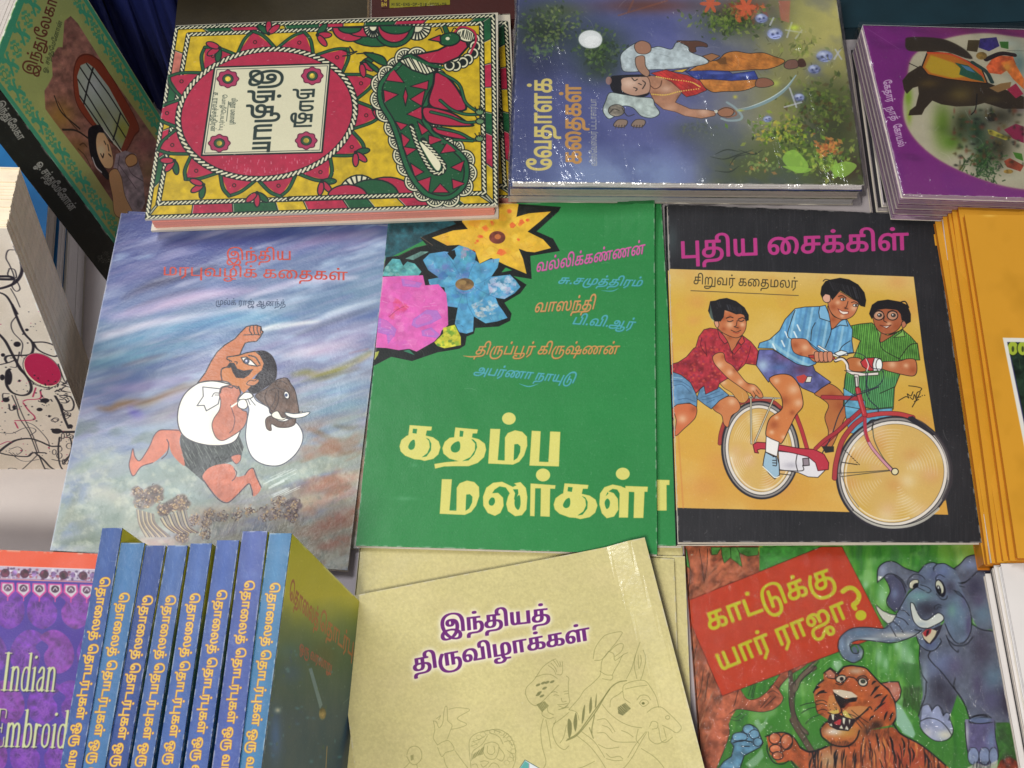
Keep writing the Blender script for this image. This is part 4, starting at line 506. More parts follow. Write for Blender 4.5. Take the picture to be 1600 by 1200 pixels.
for P in [[(250, 560), (390, 590), (370, 620), (260, 610)], [(330, 840), (420, 775), (490, 780), (520, 830), (450, 870), (350, 900), (318, 880)], [(95, 830), (150, 850), (215, 910), (200, 960), (90, 930)], [(385, 920), (450, 898), (505, 945), (490, 970), (390, 955)], [(150, 940), (200, 950), (160, 1010)]]:
    c.poly(P, 'a070cc', .7, soft=1.5, clip=m); c.poly([( (x-P[0][0])*.6+P[0][0]+18, (y-P[0][1])*.6+P[0][1]+4) for x, y in P], 'd860b4', .6, soft=2, clip=m); c.line(P+[P[0]], 4, '9a5cc0', a=.5, sm=False)
for x, y, s in [(230, 730, 40), (270, 760, 40), (230, 780, 36), (180, 820, 24)]: speck(m, ['e04a78', 'e8506a', 'd83a80'], 5, x-14, x+14, y-14, y+14, s*.5, s, .5, x)
for k in range(55):
    x, y = rr.uniform(70, 550), rr.uniform(560, 1040); c.line([(x, y), (x+rr.uniform(-50, 50), y+rr.uniform(-25, 25))], rr.uniform(2, 4), str(rr.choice(['f8b0dc', 'a83888', 'f4d0e8'])), a=.4, clip=m)
c.line([(165, 825), (220, 775), (270, 750)], 4, '8a2a50', a=.7)
yg = [(470, 1000), (530, 940), (530, 900), (610, 878), (650, 960), (652, 1020), (540, 1042), (490, 1025)]
m = c.mask(yg); c.poly(yg, 'c4c42e', grain=.3, seed=18); speck(m, ['3f8a30', '5aa030', 'e8e04a', '2f7030'], 26, 480, 650, 890, 1030, 12, 26, .6, 13)
c.poly([(40, 1080), (100, 1060), (90, 1090), (70, 1120), (40, 1150)], 'a8b040'); c.poly([(260, 1060), (300, 1050), (340, 1090)], '2c7a5a')
# handwritten names
c.z(720, 360, .21666)
hw = dict(slant=.28, bold=5.4)
def hand(k, p0, p1, h, col, dk): 
    c.text(k, (p0[0]+3, p0[1]+4), (p1[0]+3, p1[1]+4), h, dk, slant=.42, bold=3.4, a=.6, ext=1.2); c.text(k, p0, p1, h, col, slant=.42, bold=2.6, ext=1.25)
hand('valli', (520, 300), (1320, 165), 62, 'd85aa4', '8a2a6c')
hand('samu', (675, 382), (1300, 400), 44, '4aa6b4', '2a7484')
hand('vasan', (505, 590), (950, 565), 66, 'd09058', '7a5024')
hand('pivi', (780, 672), (1235, 705), 50, '4aa6b4', '2a7484')
hand('tirup', (80, 895), (1120, 888), 58, 'cc8f4e', '7a4a20')
hand('abar', (70, 1035), (800, 1100), 50, '4aa6b4', '2a7484')
c.line([(0, 905), (60, 912), (120, 905)], 10, 'cc8f4e', taper=1)
c.line([(400, 1105), (470, 1125), (540, 1105)], 8, '4aa6b4', taper=1); c.line([(1000, 432), (1080, 435), (1130, 415)], 7, '4aa6b4', taper=1); c.line([(770, 580), (850, 585), (910, 560)], 8, 'cc8f4e', taper=1)
# big title, letter shapes
c.z(600, 630, .28125); TY = 'd9d36c'; GG = '2b8744'
def both(P, dx=0, dy=0, **k):
    c.poly([(x+dx, y+dy) for x, y in P], TY, **k)
def ka(dx, dy, sx=1):
    T = lambda P: [(80+(x-80)*sx+dx, y+dy) for x, y in P]
    c.poly(T([(135, 122), (256, 131), (252, 152), (228, 152), (222, 180), (262, 190), (292, 212), (302, 245), (290, 285), (262, 310), (215, 321), (190, 314), (160, 312), (110, 292), (86, 268), (80, 240), (90, 205), (118, 182), (128, 178)]), TY, ln=1.4, lc='a8a040')
    c.poly(T([(153, 142), (176, 144), (172, 170), (150, 166)]), GG); c.poly(T([(128, 238), (142, 212), (160, 204), (164, 230), (158, 252), (142, 260), (130, 252)]), GG, sm=True)
    c.poly(T([(222, 192), (240, 210), (244, 245), (230, 278), (200, 301), (226, 296), (250, 262), (252, 225), (240, 200)]), GG)
ka(0, 0)
T2 = lambda P: P
c.poly([(383, 135), (507, 146), (502, 168), (478, 168), (474, 190), (512, 200), (545, 225), (552, 258), (540, 300), (505, 332), (455, 350), (380, 350), (320, 352), (272, 364), (268, 338), (330, 328), (400, 322), (350, 308), (318, 280), (312, 250), (325, 215), (352, 192), (376, 190)], TY, ln=1.4, lc='a8a040')
c.poly([(408, 152), (428, 156), (424, 186), (406, 186)], GG); c.poly([(358, 245), (375, 222), (402, 212), (410, 235), (405, 262), (385, 274), (364, 268)], GG, sm=True); c.poly([(470, 200), (492, 225), (490, 262), (465, 300), (420, 322), (455, 318), (486, 285), (502, 245), (498, 218), (482, 202)], GG)
# m
def ma(o, dot=None):
    P = [(575, 142), (630, 143), (616, 316), (654, 318), (656, 190), (672, 165), (712, 150), (752, 158), (778, 185), (780, 235), (762, 290), (735, 325), (700, 341), (563, 335)]
    P = [(x+o[0], y+o[1]) for x, y in P]; c.poly(P, TY, ln=1.4, lc='a8a040'); c.poly([(x+o[0], y+o[1]) for x, y in [(708, 228), (728, 226), (742, 240), (740, 272), (724, 305), (704, 318)]], GG, sm=False)
ma((0, 0)); ma((-266, 280)); c.ell(678, 85, 38, 34, TY)
c.poly([(805, 152), (855, 155), (846, 324), (898, 326), (908, 156), (965, 158), (957, 350), (792, 346)], TY, ln=1.4, lc='a8a040')
# la
c.poly([(700, 465), (720, 455), (705, 445), (742, 438), (772, 470), (780, 520), (775, 590), (750, 622), (712, 628), (672, 600), (662, 560), (672, 520), (682, 500), (660, 468), (625, 462), (598, 480), (585, 500), (618, 498), (645, 525), (648, 570), (630, 610), (600, 626), (560, 610), (536, 570), (534, 520), (552, 470), (590, 442), (640, 436)], TY, ln=1.4, lc='a8a040')
c.poly([(566, 545), (580, 525), (596, 528), (600, 550), (588, 568), (570, 565)], GG, sm=True); c.poly([(712, 545), (730, 500), (728, 478), (700, 478), (712, 500), (706, 530)], GG, sm=False); c.poly([(710, 540), (736, 510), (742, 560), (730, 592), (712, 575)], GG, sm=True)
# r
c.poly([(798, 445), (938, 455), (935, 475), (908, 474), (905, 630), (853, 628), (856, 472), (824, 472), (820, 628), (795, 626)], TY, ln=1.4, lc='a8a040'); c.ell(868, 398, 40, 36, TY)
ka(847, 322, 1.12)
# lla
c.poly([(1335, 470), (1335, 458), (1464, 462), (1462, 490), (1445, 490), (1438, 636), (1382, 636), (1386, 492), (1355, 490), (1350, 634), (1298, 634), (1302, 500), (1288, 478), (1262, 474), (1238, 488), (1268, 498), (1292, 530), (1295, 590), (1270, 628), (1228, 638), (1200, 610), (1186, 560), (1190, 500), (1215, 465), (1262, 450), (1305, 458)], TY, ln=1.4, lc='a8a040')
c.poly([(1216, 550), (1232, 528), (1246, 545), (1242, 575), (1226, 585)], GG, sm=True); c.poly([(1233, 492), (1222, 515), (1238, 500)], GG); c.ell(1320, 390, 40, 34, TY)
c.blob(110, 530, 60, 12, '6ab080', .35); c.blob(160, 345, 20, 10, '6ab080', .3); c.z(0, 0, 1)
c.mix(np.clip((c.N(1.4, 1.4, 0, 90, 2)-.5), -.2, .2)*.5+.0, 'ffffff', .2)
c = cv('cycle', 820, 1000, '222226')
c.z(0, 0, 1); rr = np.random.default_rng(21)
c.mix(np.clip(c.N(60, 60, 0, 2, 3)-.4, 0, 1), '4a4548', .5); c.mix(np.clip((c.N(1.5, 30, 0, 6, 3)-.5)*2, 0, 1), '413f44', .4)
c.poly([(1030, 419), (1429, 432), (1445, 560), (1483, 804), (1058, 793), (1050, 600)], 'cfa53c')
ym = c.mask([(1030, 419), (1429, 432), (1445, 560), (1483, 804), (1058, 793), (1050, 600)])
c.mix(np.clip((c.PY-560)/220, 0, 1)*ym, 'cf8f3c', .6); c.mix(np.clip((c.N(90, 60, 10, 8, 3)-.45)*3, 0, 1)*ym, 'd8b868', .45)
c.mix(np.clip(1-(c.PY-418)/50, 0, 1)*ym, 'd6b884', .6)
c.mix(np.clip((c.N(30, 20, 0, 18, 3)-.55)*4, 0, 1)*ym, 'cc9440', .35)
for x, y, r in [(1090, 470, 22), (1085, 500, 14), (1420, 480, 26), (1405, 440, 20), (1130, 720, 30), (1100, 760, 30), (1225, 760, 26), (1440, 660, 16), (1300, 720, 14)]: c.blob(x, y, r, r*.7, 'd0884c', .4, clip=ym)
c.line([(1042, 419), (1068, 793)], 2.5, 'c87c3c', a=.5, sm=False)
BK = '221c1c'
def flesh(P, base='c8743e', sh='9c4a28', hl='e0b088', hs=(), sd=(), ln=5, sm=True):
    m = c.mask(P, sm); c.poly(P, base, sm=sm)
    for x, y, r in sd: c.blob(x, y, r, r*.9, sh, .75, clip=m)
    for x, y, r in hs: c.blob(x, y, r, r*.9, hl, .8, clip=m)
    c.line(P, ln, BK, sm=sm, closed=True); return m
# --- rear wheel
c.z(1110, 560, .19164)
t = np.linspace(0, 2*np.pi, 60, endpoint=False)
def ringpts(cx, cy, rx, ry, ang=0):
    a = math.radians(ang); return [(cx+rx*math.cos(s)*math.cos(a)-ry*math.sin(s)*math.sin(a), cy+rx*math.cos(s)*math.sin(a)+ry*math.sin(s)*math.cos(a)) for s in t]
def wheel(cx, cy, rx, ry, ang, seed, tw):
    c.poly(ringpts(cx, cy, rx, ry, ang), '2a2830'); c.poly(ringpts(cx+2, cy-1, rx-tw*.25, ry-tw*.25, ang), '8a8480'); c.poly(ringpts(cx, cy, rx-tw*.5, ry-tw*.5, ang), '3c3a3c')
    c.poly(ringpts(cx, cy, rx-tw*.62, ry-tw*.62, ang), 'd8cfc4'); P = ringpts(cx, cy, rx-tw, ry-tw, ang); m = c.mask(P); c.poly(P, 'cea75a')
    c.line(P, 3, '4a4038', sm=False, closed=True)
    for k in range(26):
        a = rr.uniform(0, 6.28); q = rr.uniform(.2, .95); c.blob(cx+rx*q*math.cos(a), cy+ry*q*math.sin(a), rx*.17, ry*.14, str(rr.choice(['c8a040', 'd8c08c', 'ca8e4a', 'd4a878', 'e0cfa8'])), .55, clip=m)
    for a0 in (-100, -20, 70, 150, 215):
        for k in range(11):
            q = .3+.058*k; w = 8+k*1.6; c.line([(cx+(rx-tw)*q*math.cos(math.radians(a0+s)), cy+(ry-tw)*q*math.sin(math.radians(a0+s))) for s in (-w, -w/2, 0, w/2, w)], 6, 'e8d8c0', a=.38, clip=m, taper=1, soft=1)
    c.line(ringpts(cx, cy, rx-tw*1.25, ry-tw*1.25, ang)[5:30], 10, 'ece6dc', a=.6, sm=False, clip=m, soft=2)
    return m
wheel(425, 745, 325, 405, -6, 1, 62)
# fender
def band(P, w, col, dark='5a1c20', hl=None):
    c.line(P, w+7, dark); c.line(P, w, col)
    if hl: c.line([(x-w*.2, y-w*.2) for x, y in P], w*.25, hl, a=.5)
band([(88, 690), (100, 600), (150, 470), (230, 380), (330, 340), (440, 330), (530, 350), (590, 395)], 24, 'a03a34')
# carrier
for L in [[(165, 298), (590, 322)], [(180, 312), (560, 326)]]: c.line(L, 9, BK, sm=False); c.line(L, 5, 'dcd8c8', sm=False)
for L in [[(348, 320), (352, 690)], [(535, 325), (380, 680)]]: c.line(L, 14, BK, sm=False); c.line(L, 8, 'd2c8a8', sm=False)
# back boy's far leg and near leg
c.z(1040, 440, 1/6)
flesh([(520, 930), (600, 905), (700, 960), (770, 1020), (800, 1080), (760, 1130), (700, 1120), (640, 1040), (560, 990)], 'c88a44', ln=4, hs=[(560, 940, 30)])
flesh([(455, 1170), (520, 1110), (610, 1070), (680, 1090), (720, 1160), (700, 1210), (640, 1250), (620, 1300), (600, 1360), (560, 1330), (540, 1250), (480, 1210)], 'c87848', hs=[(640, 1120, 40)], sd=[(480, 1170, 40)])
flesh([(70, 1190), (110, 1140), (250, 1140), (300, 1180), (290, 1260), (250, 1310), (180, 1370), (90, 1440), (100, 1300), (85, 1240)], 'c8683e', hs=[(160, 1280, 50)], sd=[(270, 1190, 40)])
sh1 = [(45, 840), (120, 850), (220, 900), (290, 1040), (305, 1080), (300, 1170), (230, 1130), (110, 1145), (60, 1180), (50, 1000)]
c.poly(sh1, '5a84a8', grain=.25, ln=5, lc=BK); sh2 = [(300, 1090), (330, 1000), (380, 965), (520, 985), (610, 1060), (520, 1110), (440, 1190), (380, 1150)]
c.poly(sh2, '5a84a8', grain=.25, ln=5, lc=BK)
c.lines([[(70, 920), (150, 930), (250, 990)], [(70, 970), (160, 960), (240, 1030)], [(120, 1100), (200, 1090), (290, 1120)], [(340, 1080), (420, 1060), (520, 1020)], [(350, 1100), (430, 1090), (560, 1050)], [(400, 1130), (470, 1100)]], 5, '3a5a7c'); c.lines([[(75, 890), (160, 900)], [(370, 1030), (480, 1010)]], 8, '9cc0d4', a=.7)
# back boy: shirt
S1 = [(40, 770), (120, 750), (200, 700), (270, 620), (290, 610), (320, 510), (370, 445), (430, 430), (500, 440), (560, 500), (640, 600), (740, 500), (820, 560), (870, 620), (890, 650), (870, 780), (770, 765), (700, 830), (620, 890), (520, 950), (500, 1000), (385, 1050), (370, 970), (290, 1040), (240, 940), (150, 870), (40, 830)]
m = c.mask(S1); c.poly(S1, 'a22a36', grain=.35, seed=3)
for k in range(300):
    x, y = rr.uniform(40, 890), rr.uniform(430, 1050); c.poly([(x, y), (x+20, y+6), (x+16, y+24), (x-5, y+18)], str(rr.choice(['c44034', '8a2a4c', 'b83430', 'c04c50', '7c2034', 'd0583c'])), .6, clip=m)
c.line(S1, 5, BK, sm=False, closed=True); c.lines([[(380, 560), (400, 700)], [(640, 650), (650, 720)], [(700, 830), (740, 760)], [(370, 970), (330, 1000), (300, 1040)], [(350, 520), (340, 600), (400, 690)], [(820, 600), (800, 680), (770, 760)]], 6, '4a101c', a=.8)
flesh([(540, 470), (600, 500), (690, 520), (730, 510), (690, 570), (645, 660), (600, 560)], 'b86a40', ln=5, sd=[(620, 520, 30)])
c.poly([(500, 440), (560, 500), (600, 560), (570, 580), (520, 520)], 'b83440', ln=5, lc=BK); c.poly([(740, 500), (760, 560), (730, 590), (700, 560)], 'c04038', ln=5, lc=BK); c.poly([(640, 650), (700, 570), (730, 600), (660, 680)], 'b02c34', ln=4, lc=BK)
# head 1
H = [(500, 420), (520, 450), (560, 480), (640, 515), (700, 520), (750, 480), (775, 420), (770, 330), (700, 280), (580, 240), (500, 330)]
flesh(H, 'bc6a40', hs=[(620, 400, 36), (740, 400, 26), (590, 260, 20)], sd=[(560, 340, 34), (700, 430, 26), (560, 440, 24), (620, 320, 20)])
flesh([(470, 370), (500, 360), (515, 400), (500, 430), (480, 410)], 'd09070', ln=5)
c.poly([(410, 270), (430, 180), (480, 175), (520, 160), (590, 150), (680, 180), (760, 240), (800, 310), (800, 360), (770, 370), (755, 310), (720, 300), (680, 305), (620, 280), (570, 265), (560, 330), (530, 370), (480, 370), (440, 340)], '1c1a1e', sm=False); c.poly([(430, 250), (420, 320), (450, 360), (470, 380), (430, 200)], '8ab0a0', .4, soft=3)
for k in range(22): a = rr.uniform(0, 1); c.line([(480+a*260, 170+a*70+rr.uniform(0, 20)), (500+a*250, 230+a*70)], 3, '50525c', a=.5)
c.lines([[(585, 340), (620, 328), (650, 335)], [(700, 350), (740, 335), (760, 345)]], 9, BK); c.lines([[(595, 366), (620, 372), (650, 362)], [(700, 362), (730, 370), (755, 358)]], 8, BK); c.lines([[(690, 360), (680, 410), (660, 420), (700, 430)], [(630, 450), (680, 470), (725, 452)]], 6, BK); c.line([(650, 472), (690, 482), (710, 472)], 5, 'a03028')
# arm 1
flesh([(455, 700), (500, 665), (560, 668), (580, 740), (640, 780), (700, 850), (780, 940), (860, 965), (920, 1030), (935, 1080), (900, 1085), (870, 1060), (850, 1090), (820, 1050), (770, 1020), (700, 970), (600, 900), (520, 820), (470, 760)], 'c87848', hs=[(520, 780, 40), (620, 850, 36), (720, 940, 34), (840, 1000, 30)], sd=[(560, 700, 30), (660, 830, 30), (800, 950, 26)], ln=5)
c.lines([[(870, 1010), (900, 1050)], [(840, 1020), (870, 1070)], [(815, 1040), (835, 1080)]], 4, BK)
# --- front boy (rider)
c.z(1110, 560, .19164)
# far leg
flesh([(870, 285), (900, 220), (980, 200), (1060, 240), (1115, 310), (1148, 420), (1110, 500), (1060, 620), (1010, 720), (960, 710), (985, 600), (955, 480), (985, 380), (920, 320)], 'b46838', hs=[(1020, 620, 34)], sd=[(1080, 380, 60), (1010, 300, 40)])
# frame tubes behind
band([(720, 460), (765, 580), (810, 730)], 26, 'b03038')
c.z(1290, 580, .21675)
# boy 3 (glasses) body first
c.z(1180, 420, .175)
B3 = [(860, 510), (960, 490), (1060, 480), (1120, 530), (1130, 640), (1200, 590), (1330, 540), (1400, 600), (1460, 670), (1480, 810), (1300, 810), (1310, 930), (1260, 1060), (1250, 1250), (1100, 1255), (980, 1230), (810, 1220), (820, 1000), (830, 940), (920, 740), (960, 640), (880, 600)]
m = c.mask(B3); c.poly(B3, '5c9a3c', grain=.25, seed=6)
c.mix(np.clip((c.PY-575)/20, 0, 1)*m, '4a9a70', .6)
c.hatch(B3, 95, 17, 5, '1c3a20', a=.85, jit=.12, seed=4); c.line(B3, 6, BK, sm=False)
c.lines([[(1130, 640), (1160, 720), (1300, 800)], [(1300, 800), (1390, 680), (1460, 660)], [(1130, 1110), (1260, 1050)]], 6, BK)
c.poly([(810, 1060), (900, 1120), (1000, 1180), (1010, 1260), (1240, 1240), (1250, 1480), (1000, 1490), (860, 1460), (830, 1300)], '5a9ab8', grain=.25, ln=4, lc=BK)
c.line([(810, 1220), (1000, 1250), (1250, 1230)], 5, BK)
flesh([(1130, 560), (1200, 590), (1290, 560), (1330, 530), (1200, 620), (1135, 650)], 'a45c38', ln=5)
c.poly([(1100, 530), (1120, 580), (1130, 650), (1140, 560)], '7cb050', ln=5, lc=BK); c.poly([(1330, 530), (1350, 600), (1250, 610), (1320, 560)], '7cb050', ln=5, lc=BK)
H3 = [(1070, 420), (1085, 500), (1130, 560), (1190, 580), (1260, 560), (1310, 510), (1330, 430), (1290, 370), (1180, 350), (1090, 370)]
flesh(H3, 'a85a38', hs=[(1210, 490, 26), (1120, 400, 22)], sd=[(1280, 510, 36), (1130, 520, 26)])
flesh([(1320, 480), (1345, 465), (1360, 500), (1330, 525)], 'b87050', ln=5)
c.poly([(1035, 400), (1060, 320), (1110, 285), (1200, 272), (1300, 290), (1370, 320), (1400, 400), (1400, 470), (1360, 495), (1345, 465), (1320, 455), (1310, 400), (1280, 365), (1180, 355), (1110, 365), (1075, 420), (1060, 450)], '1c191c', sm=False)
c.line([(1300, 300), (1350, 290), (1380, 340)], 12, '1c191c')
for cx in (1120, 1240): c.ell(cx, 415, 46, 40, 'd8c0a8', a=.45); c.ell(cx, 415, 46, 40, None, ln=9, lc=BK); c.ell(cx+8, 412, 22, 18, '3a3430'); c.ell(cx+2, 408, 6, 5, 'ffffff')
c.lines([[(1085, 385), (1120, 370), (1150, 380)], [(1200, 385), (1240, 370), (1280, 385)]], 8, BK); c.lines([[(1170, 420), (1165, 460), (1190, 475)]], 7, BK); c.poly([(1130, 500), (1180, 510), (1230, 498), (1190, 528)], 'e8d8c8', ln=6, lc='5a2018')
c.blob(870, 700, 40, 90, 'd8d0b0', .5)
# rider's shorts
P = [(30, 860), (55, 720), (180, 720), (350, 820), (540, 860), (560, 910), (700, 1010), (620, 1060), (555, 1110), (440, 1060), (400, 1010), (270, 940), (180, 960), (140, 1010)]
m = c.mask(P); c.poly(P, '5a5c94', grain=.3, seed=9); c.blob(90, 860, 60, 60, 'a8c4d8', .8, clip=m); c.blob(300, 780, 90, 40, '6c3c5c', .7, clip=m); c.blob(440, 900, 80, 60, '5a3450', .8, clip=m); c.blob(230, 880, 80, 30, '4a6aa0', .7, clip=m); c.line(P, 6, BK, sm=False, closed=True)
c.poly([(390, 960), (460, 940), (500, 970), (450, 1020), (410, 1010)], 'c04038', soft=1); c.poly([(470, 1010), (490, 960), (530, 960), (520, 1010)], 'd8d8c8', ln=5, lc=BK)
# rider's shirt
R = [(45, 705), (60, 660), (150, 630), (240, 550), (290, 450), (380, 355), (470, 340), (600, 335), (650, 330), (690, 450), (705, 540), (800, 460), (840, 450), (890, 540), (885, 640), (900, 750), (760, 770), (640, 740), (560, 850), (500, 870), (400, 850), (300, 790), (180, 710)]
m = c.mask(R); c.poly(R, '5f9cc4', grain=.2, seed=10)
for k in range(16):
    x = 120+k*50; c.line([(x+70, 330), (x+30, 560), (x-30, 900)], 20, str(['3f74aa', 'a8d0e0', '4a84b4'][k % 3]), a=.5, clip=m, soft=2)
c.line([(150, 640), (280, 740), (470, 850), (560, 870)], 30, '9cccd8', a=.6, clip=m, soft=4)
for x, y in [(290, 560), (260, 640), (370, 560), (400, 500), (180, 670)]: c.line([(x, y), (x+24, y+50)], 14, 'e8f0ee', a=.8, soft=1.5, clip=m)
c.line(R, 6, BK, sm=False, closed=True); c.lines([[(380, 370), (340, 480), (320, 610), (480, 630)], [(520, 640), (530, 540), (560, 480)], [(480, 630), (560, 700), (620, 740)], [(690, 450), (700, 560), (650, 700)], [(760, 760), (800, 690), (870, 640)]], 6, BK)
c.poly([(600, 335), (650, 325), (700, 450), (690, 470), (600, 440), (590, 390)], '74acd0', ln=6, lc=BK); c.poly([(705, 540), (780, 460), (830, 450), (850, 510), (780, 500)], '74acd0', ln=6, lc=BK)
flesh([(670, 330), (720, 420), (800, 450), (780, 470), (710, 535), (690, 450)], 'b86840', ln=5, sd=[(720, 450, 30)])
H2 = [(680, 200), (670, 290), (690, 370), (730, 420), (790, 450), (860, 440), (910, 400), (940, 330), (950, 300), (870, 260), (770, 200)]
flesh(H2, 'c07048', hs=[(900, 350, 30), (760, 300, 22), (800, 420, 20)], sd=[(720, 340, 34), (830, 350, 22), (790, 250, 26)])
flesh([(625, 250), (640, 225), (690, 235), (690, 290), (655, 300), (630, 280)], 'd8a088', ln=6)
c.poly([(605, 225), (615, 160), (650, 110), (700, 95), (780, 80), (860, 95), (940, 140), (995, 210), (1010, 280), (1000, 340), (960, 330), (930, 290), (880, 260), (780, 195), (745, 240), (710, 280), (690, 235), (650, 225), (620, 260)], '1c1a1c', sm=False); c.line([(630, 110), (650, 95), (690, 100)], 8, '1c1a1c')
for k in range(26): a = rr.uniform(0, 1); c.line([(680+a*260, 110+a*60), (720+a*250, 190+a*90)], 3, '505058', a=.45)
c.lines([[(765, 245), (800, 240), (835, 262)], [(880, 300), (910, 295), (945, 315)]], 7, BK); c.ell(805, 272, 22, 13, 'e8dcd0', ln=5, lc=BK); c.ell(808, 272, 9, 10, '2a2424'); c.ell(915, 325, 22, 12, 'e8dcd0', ln=5, lc=BK); c.ell(920, 325, 9, 9, '2a2424')
c.lines([[(850, 290), (835, 340), (820, 350), (850, 358)]], 6, BK); c.poly([(760, 355), (800, 378), (855, 382), (850, 400), (810, 408), (780, 390)], 'e8d8c8', ln=6, lc='7a2820')
# rider's arm, handlebar
c.z(1180, 420, .175)
flesh([(345, 630), (400, 620), (480, 630), (530, 690), (600, 740), (680, 740), (720, 790), (690, 830), (560, 830), (500, 790), (420, 770), (360, 730)], 'c07048', hs=[(470, 700, 34), (560, 750, 24)], sd=[(380, 680, 34), (430, 760, 22)])
c.line([(590, 690), (700, 755), (760, 780)], 22, BK); c.line([(590, 690), (700, 755), (760, 780)], 14, 'e4e0d8')
c.poly([(500, 770), (560, 765), (730, 785), (740, 810), (560, 800), (505, 790)], 'b83830', ln=5, lc=BK)
for x in (575, 615, 655, 690): flesh([(x-22, 745), (x+18, 742), (x+26, 800), (x+6, 830), (x-18, 815)], 'c88060', ln=5)
flesh([(835, 820), (880, 790), (960, 800), (1010, 860), (1010, 910), (900, 915), (850, 890)], 'b86838', ln=6, hs=[(960, 840, 30)])
flesh([(1150, 830), (1300, 820), (1370, 800), (1440, 810), (1455, 900), (1430, 950), (1350, 945), (1150, 890)], 'b86840', ln=6, hs=[(1240, 850, 40), (1360, 860, 24)], sd=[(1420, 900, 36)])
c.poly([(960, 830), (1000, 795), (1080, 790), (1110, 800), (1090, 905), (1040, 910), (980, 870)], 'c03438', ln=7, lc=BK); c.poly([(1085, 790), (1140, 800), (1155, 850), (1140, 905), (1075, 912), (1068, 850)], 'dce0dc', ln=7, lc=BK); c.ell(1125, 855, 28, 54, 'e8ece8', ln=6, lc=BK); c.lines([[(1010, 800), (1030, 860), (1015, 910)]], 8, 'e8d8d0')
c.poly([(730, 750), (790, 725), (840, 740), (850, 770), (760, 775)], 'dce4e4', ln=6, lc=BK); c.line([(740, 820), (800, 800), (840, 840), (850, 900), (900, 925), (960, 930)], 30, BK); c.line([(740, 815), (800, 805), (840, 850), (850, 900), (900, 925), (960, 930)], 20, 'e4d8d0')
c.poly([(820, 905), (1000, 930), (1120, 920), (1120, 945), (960, 955), (880, 940)], 'e0d4cc', ln=5, lc=BK)
c.lines([[(740, 810), (800, 770), (900, 745), (1000, 780), (1060, 880), (1150, 900), (1160, 980), (1100, 1050), (950, 1100), (860, 1140)], [(1010, 900), (1010, 1000), (1040, 1110)]], 7, '2c3040')
c.poly([(905, 940), (945, 945), (950, 1050), (915, 1050)], 'd8d0c8', ln=5, lc=BK)
# --- front wheel
c.z(1290, 580, .21675)
wheel(505, 735, 408, 420, 40, 2, 58)
for L in [[(200, 400), (160, 480), (135, 560), (125, 650), (140, 760), (190, 880), (260, 980)]]: c.line(L, 5, '5a544c', a=.8)
c.line([(590, 330), (700, 370), (800, 460), (870, 560), (905, 680), (905, 800), (860, 920)], 26, '3a3438', a=.75); c.line([(640, 350), (740, 410), (830, 520), (880, 650), (888, 780)], 5, 'd8d0c8', a=.9); c.line([(230, 1010), (330, 1080), (450, 1120), (600, 1115), (720, 1070), (820, 990)], 22, 'b8b4a8', a=.85); c.line([(215, 1000), (330, 1075), (450, 1112), (600, 1105), (720, 1060), (820, 980)], 5, '2a2828')
c.lines([[(100, 735), (300, 725), (490, 710)], [(130, 760), (320, 735), (490, 715)]], 5, '4a4438')
for k in range(9): c.line([(145+k*14, 555+k*14), (150+k*14, 560+k*14)], 6, BK); c.line([(135+k*13, 655+k*2), (143+k*13, 656+k*2)], 6, BK)
band([(84, 770), (95, 660), (140, 500), (220, 390), (290, 335)], 28, 'a8383c'); band([(320, 318), (420, 303), (540, 305), (640, 330)], 28, 'b83a3c')
c.poly([(610, 325), (640, 320), (800, 455), (780, 460), (600, 345)], '2a2830')
c.lines([[(320, 375), (350, 350), (395, 350)], [(360, 370), (350, 420)]], 8, BK); c.line([(355, 400), (370, 500), (430, 620), (500, 700)], 7, '5a5a48')
band([(300, 320), (305, 440), (340, 530), (400, 610), (490, 710)], 18, 'c88a98', '5a2838'); c.line([(300, 300), (305, 420), (325, 500)], 20, 'b03040')
c.ell(515, 722, 24, 24, 'd8cca0', ln=6, lc=BK)
band([(0, 185), (120, 188), (245, 195)], 26, 'a83038'); band([(0, 530), (120, 420), (268, 285)], 24, 'a83038'); band([(250, 130), (272, 220), (298, 310)], 32, 'b43038', hl='e07070')
c.poly([(230, 40), (245, 40), (252, 110), (236, 110)], 'd8d4cc', ln=4, lc=BK); c.line([(-10, 600), (60, 470), (120, 300), (200, 190), (300, 150), (400, 110)], 7, '2a2c38'); c.line([(320, 10), (310, 120), (330, 200), (390, 260), (395, 290)], 7, '2a3040')
# signature
c.lines([[(610, 102), (660, 108), (700, 120), (690, 140)], [(540, 208), (590, 180), (610, 190), (600, 160), (625, 175), (640, 145)], [(620, 185), (640, 200), (650, 165), (665, 210)], [(635, 255), (660, 210), (690, 150), (670, 150), (665, 185), (695, 180)], [(650, 215), (680, 200)]], 6, '2a2418'); c.ell(705, 172, 4, 4, '2a2418'); c.ell(722, 170, 4, 4, '2a2418')
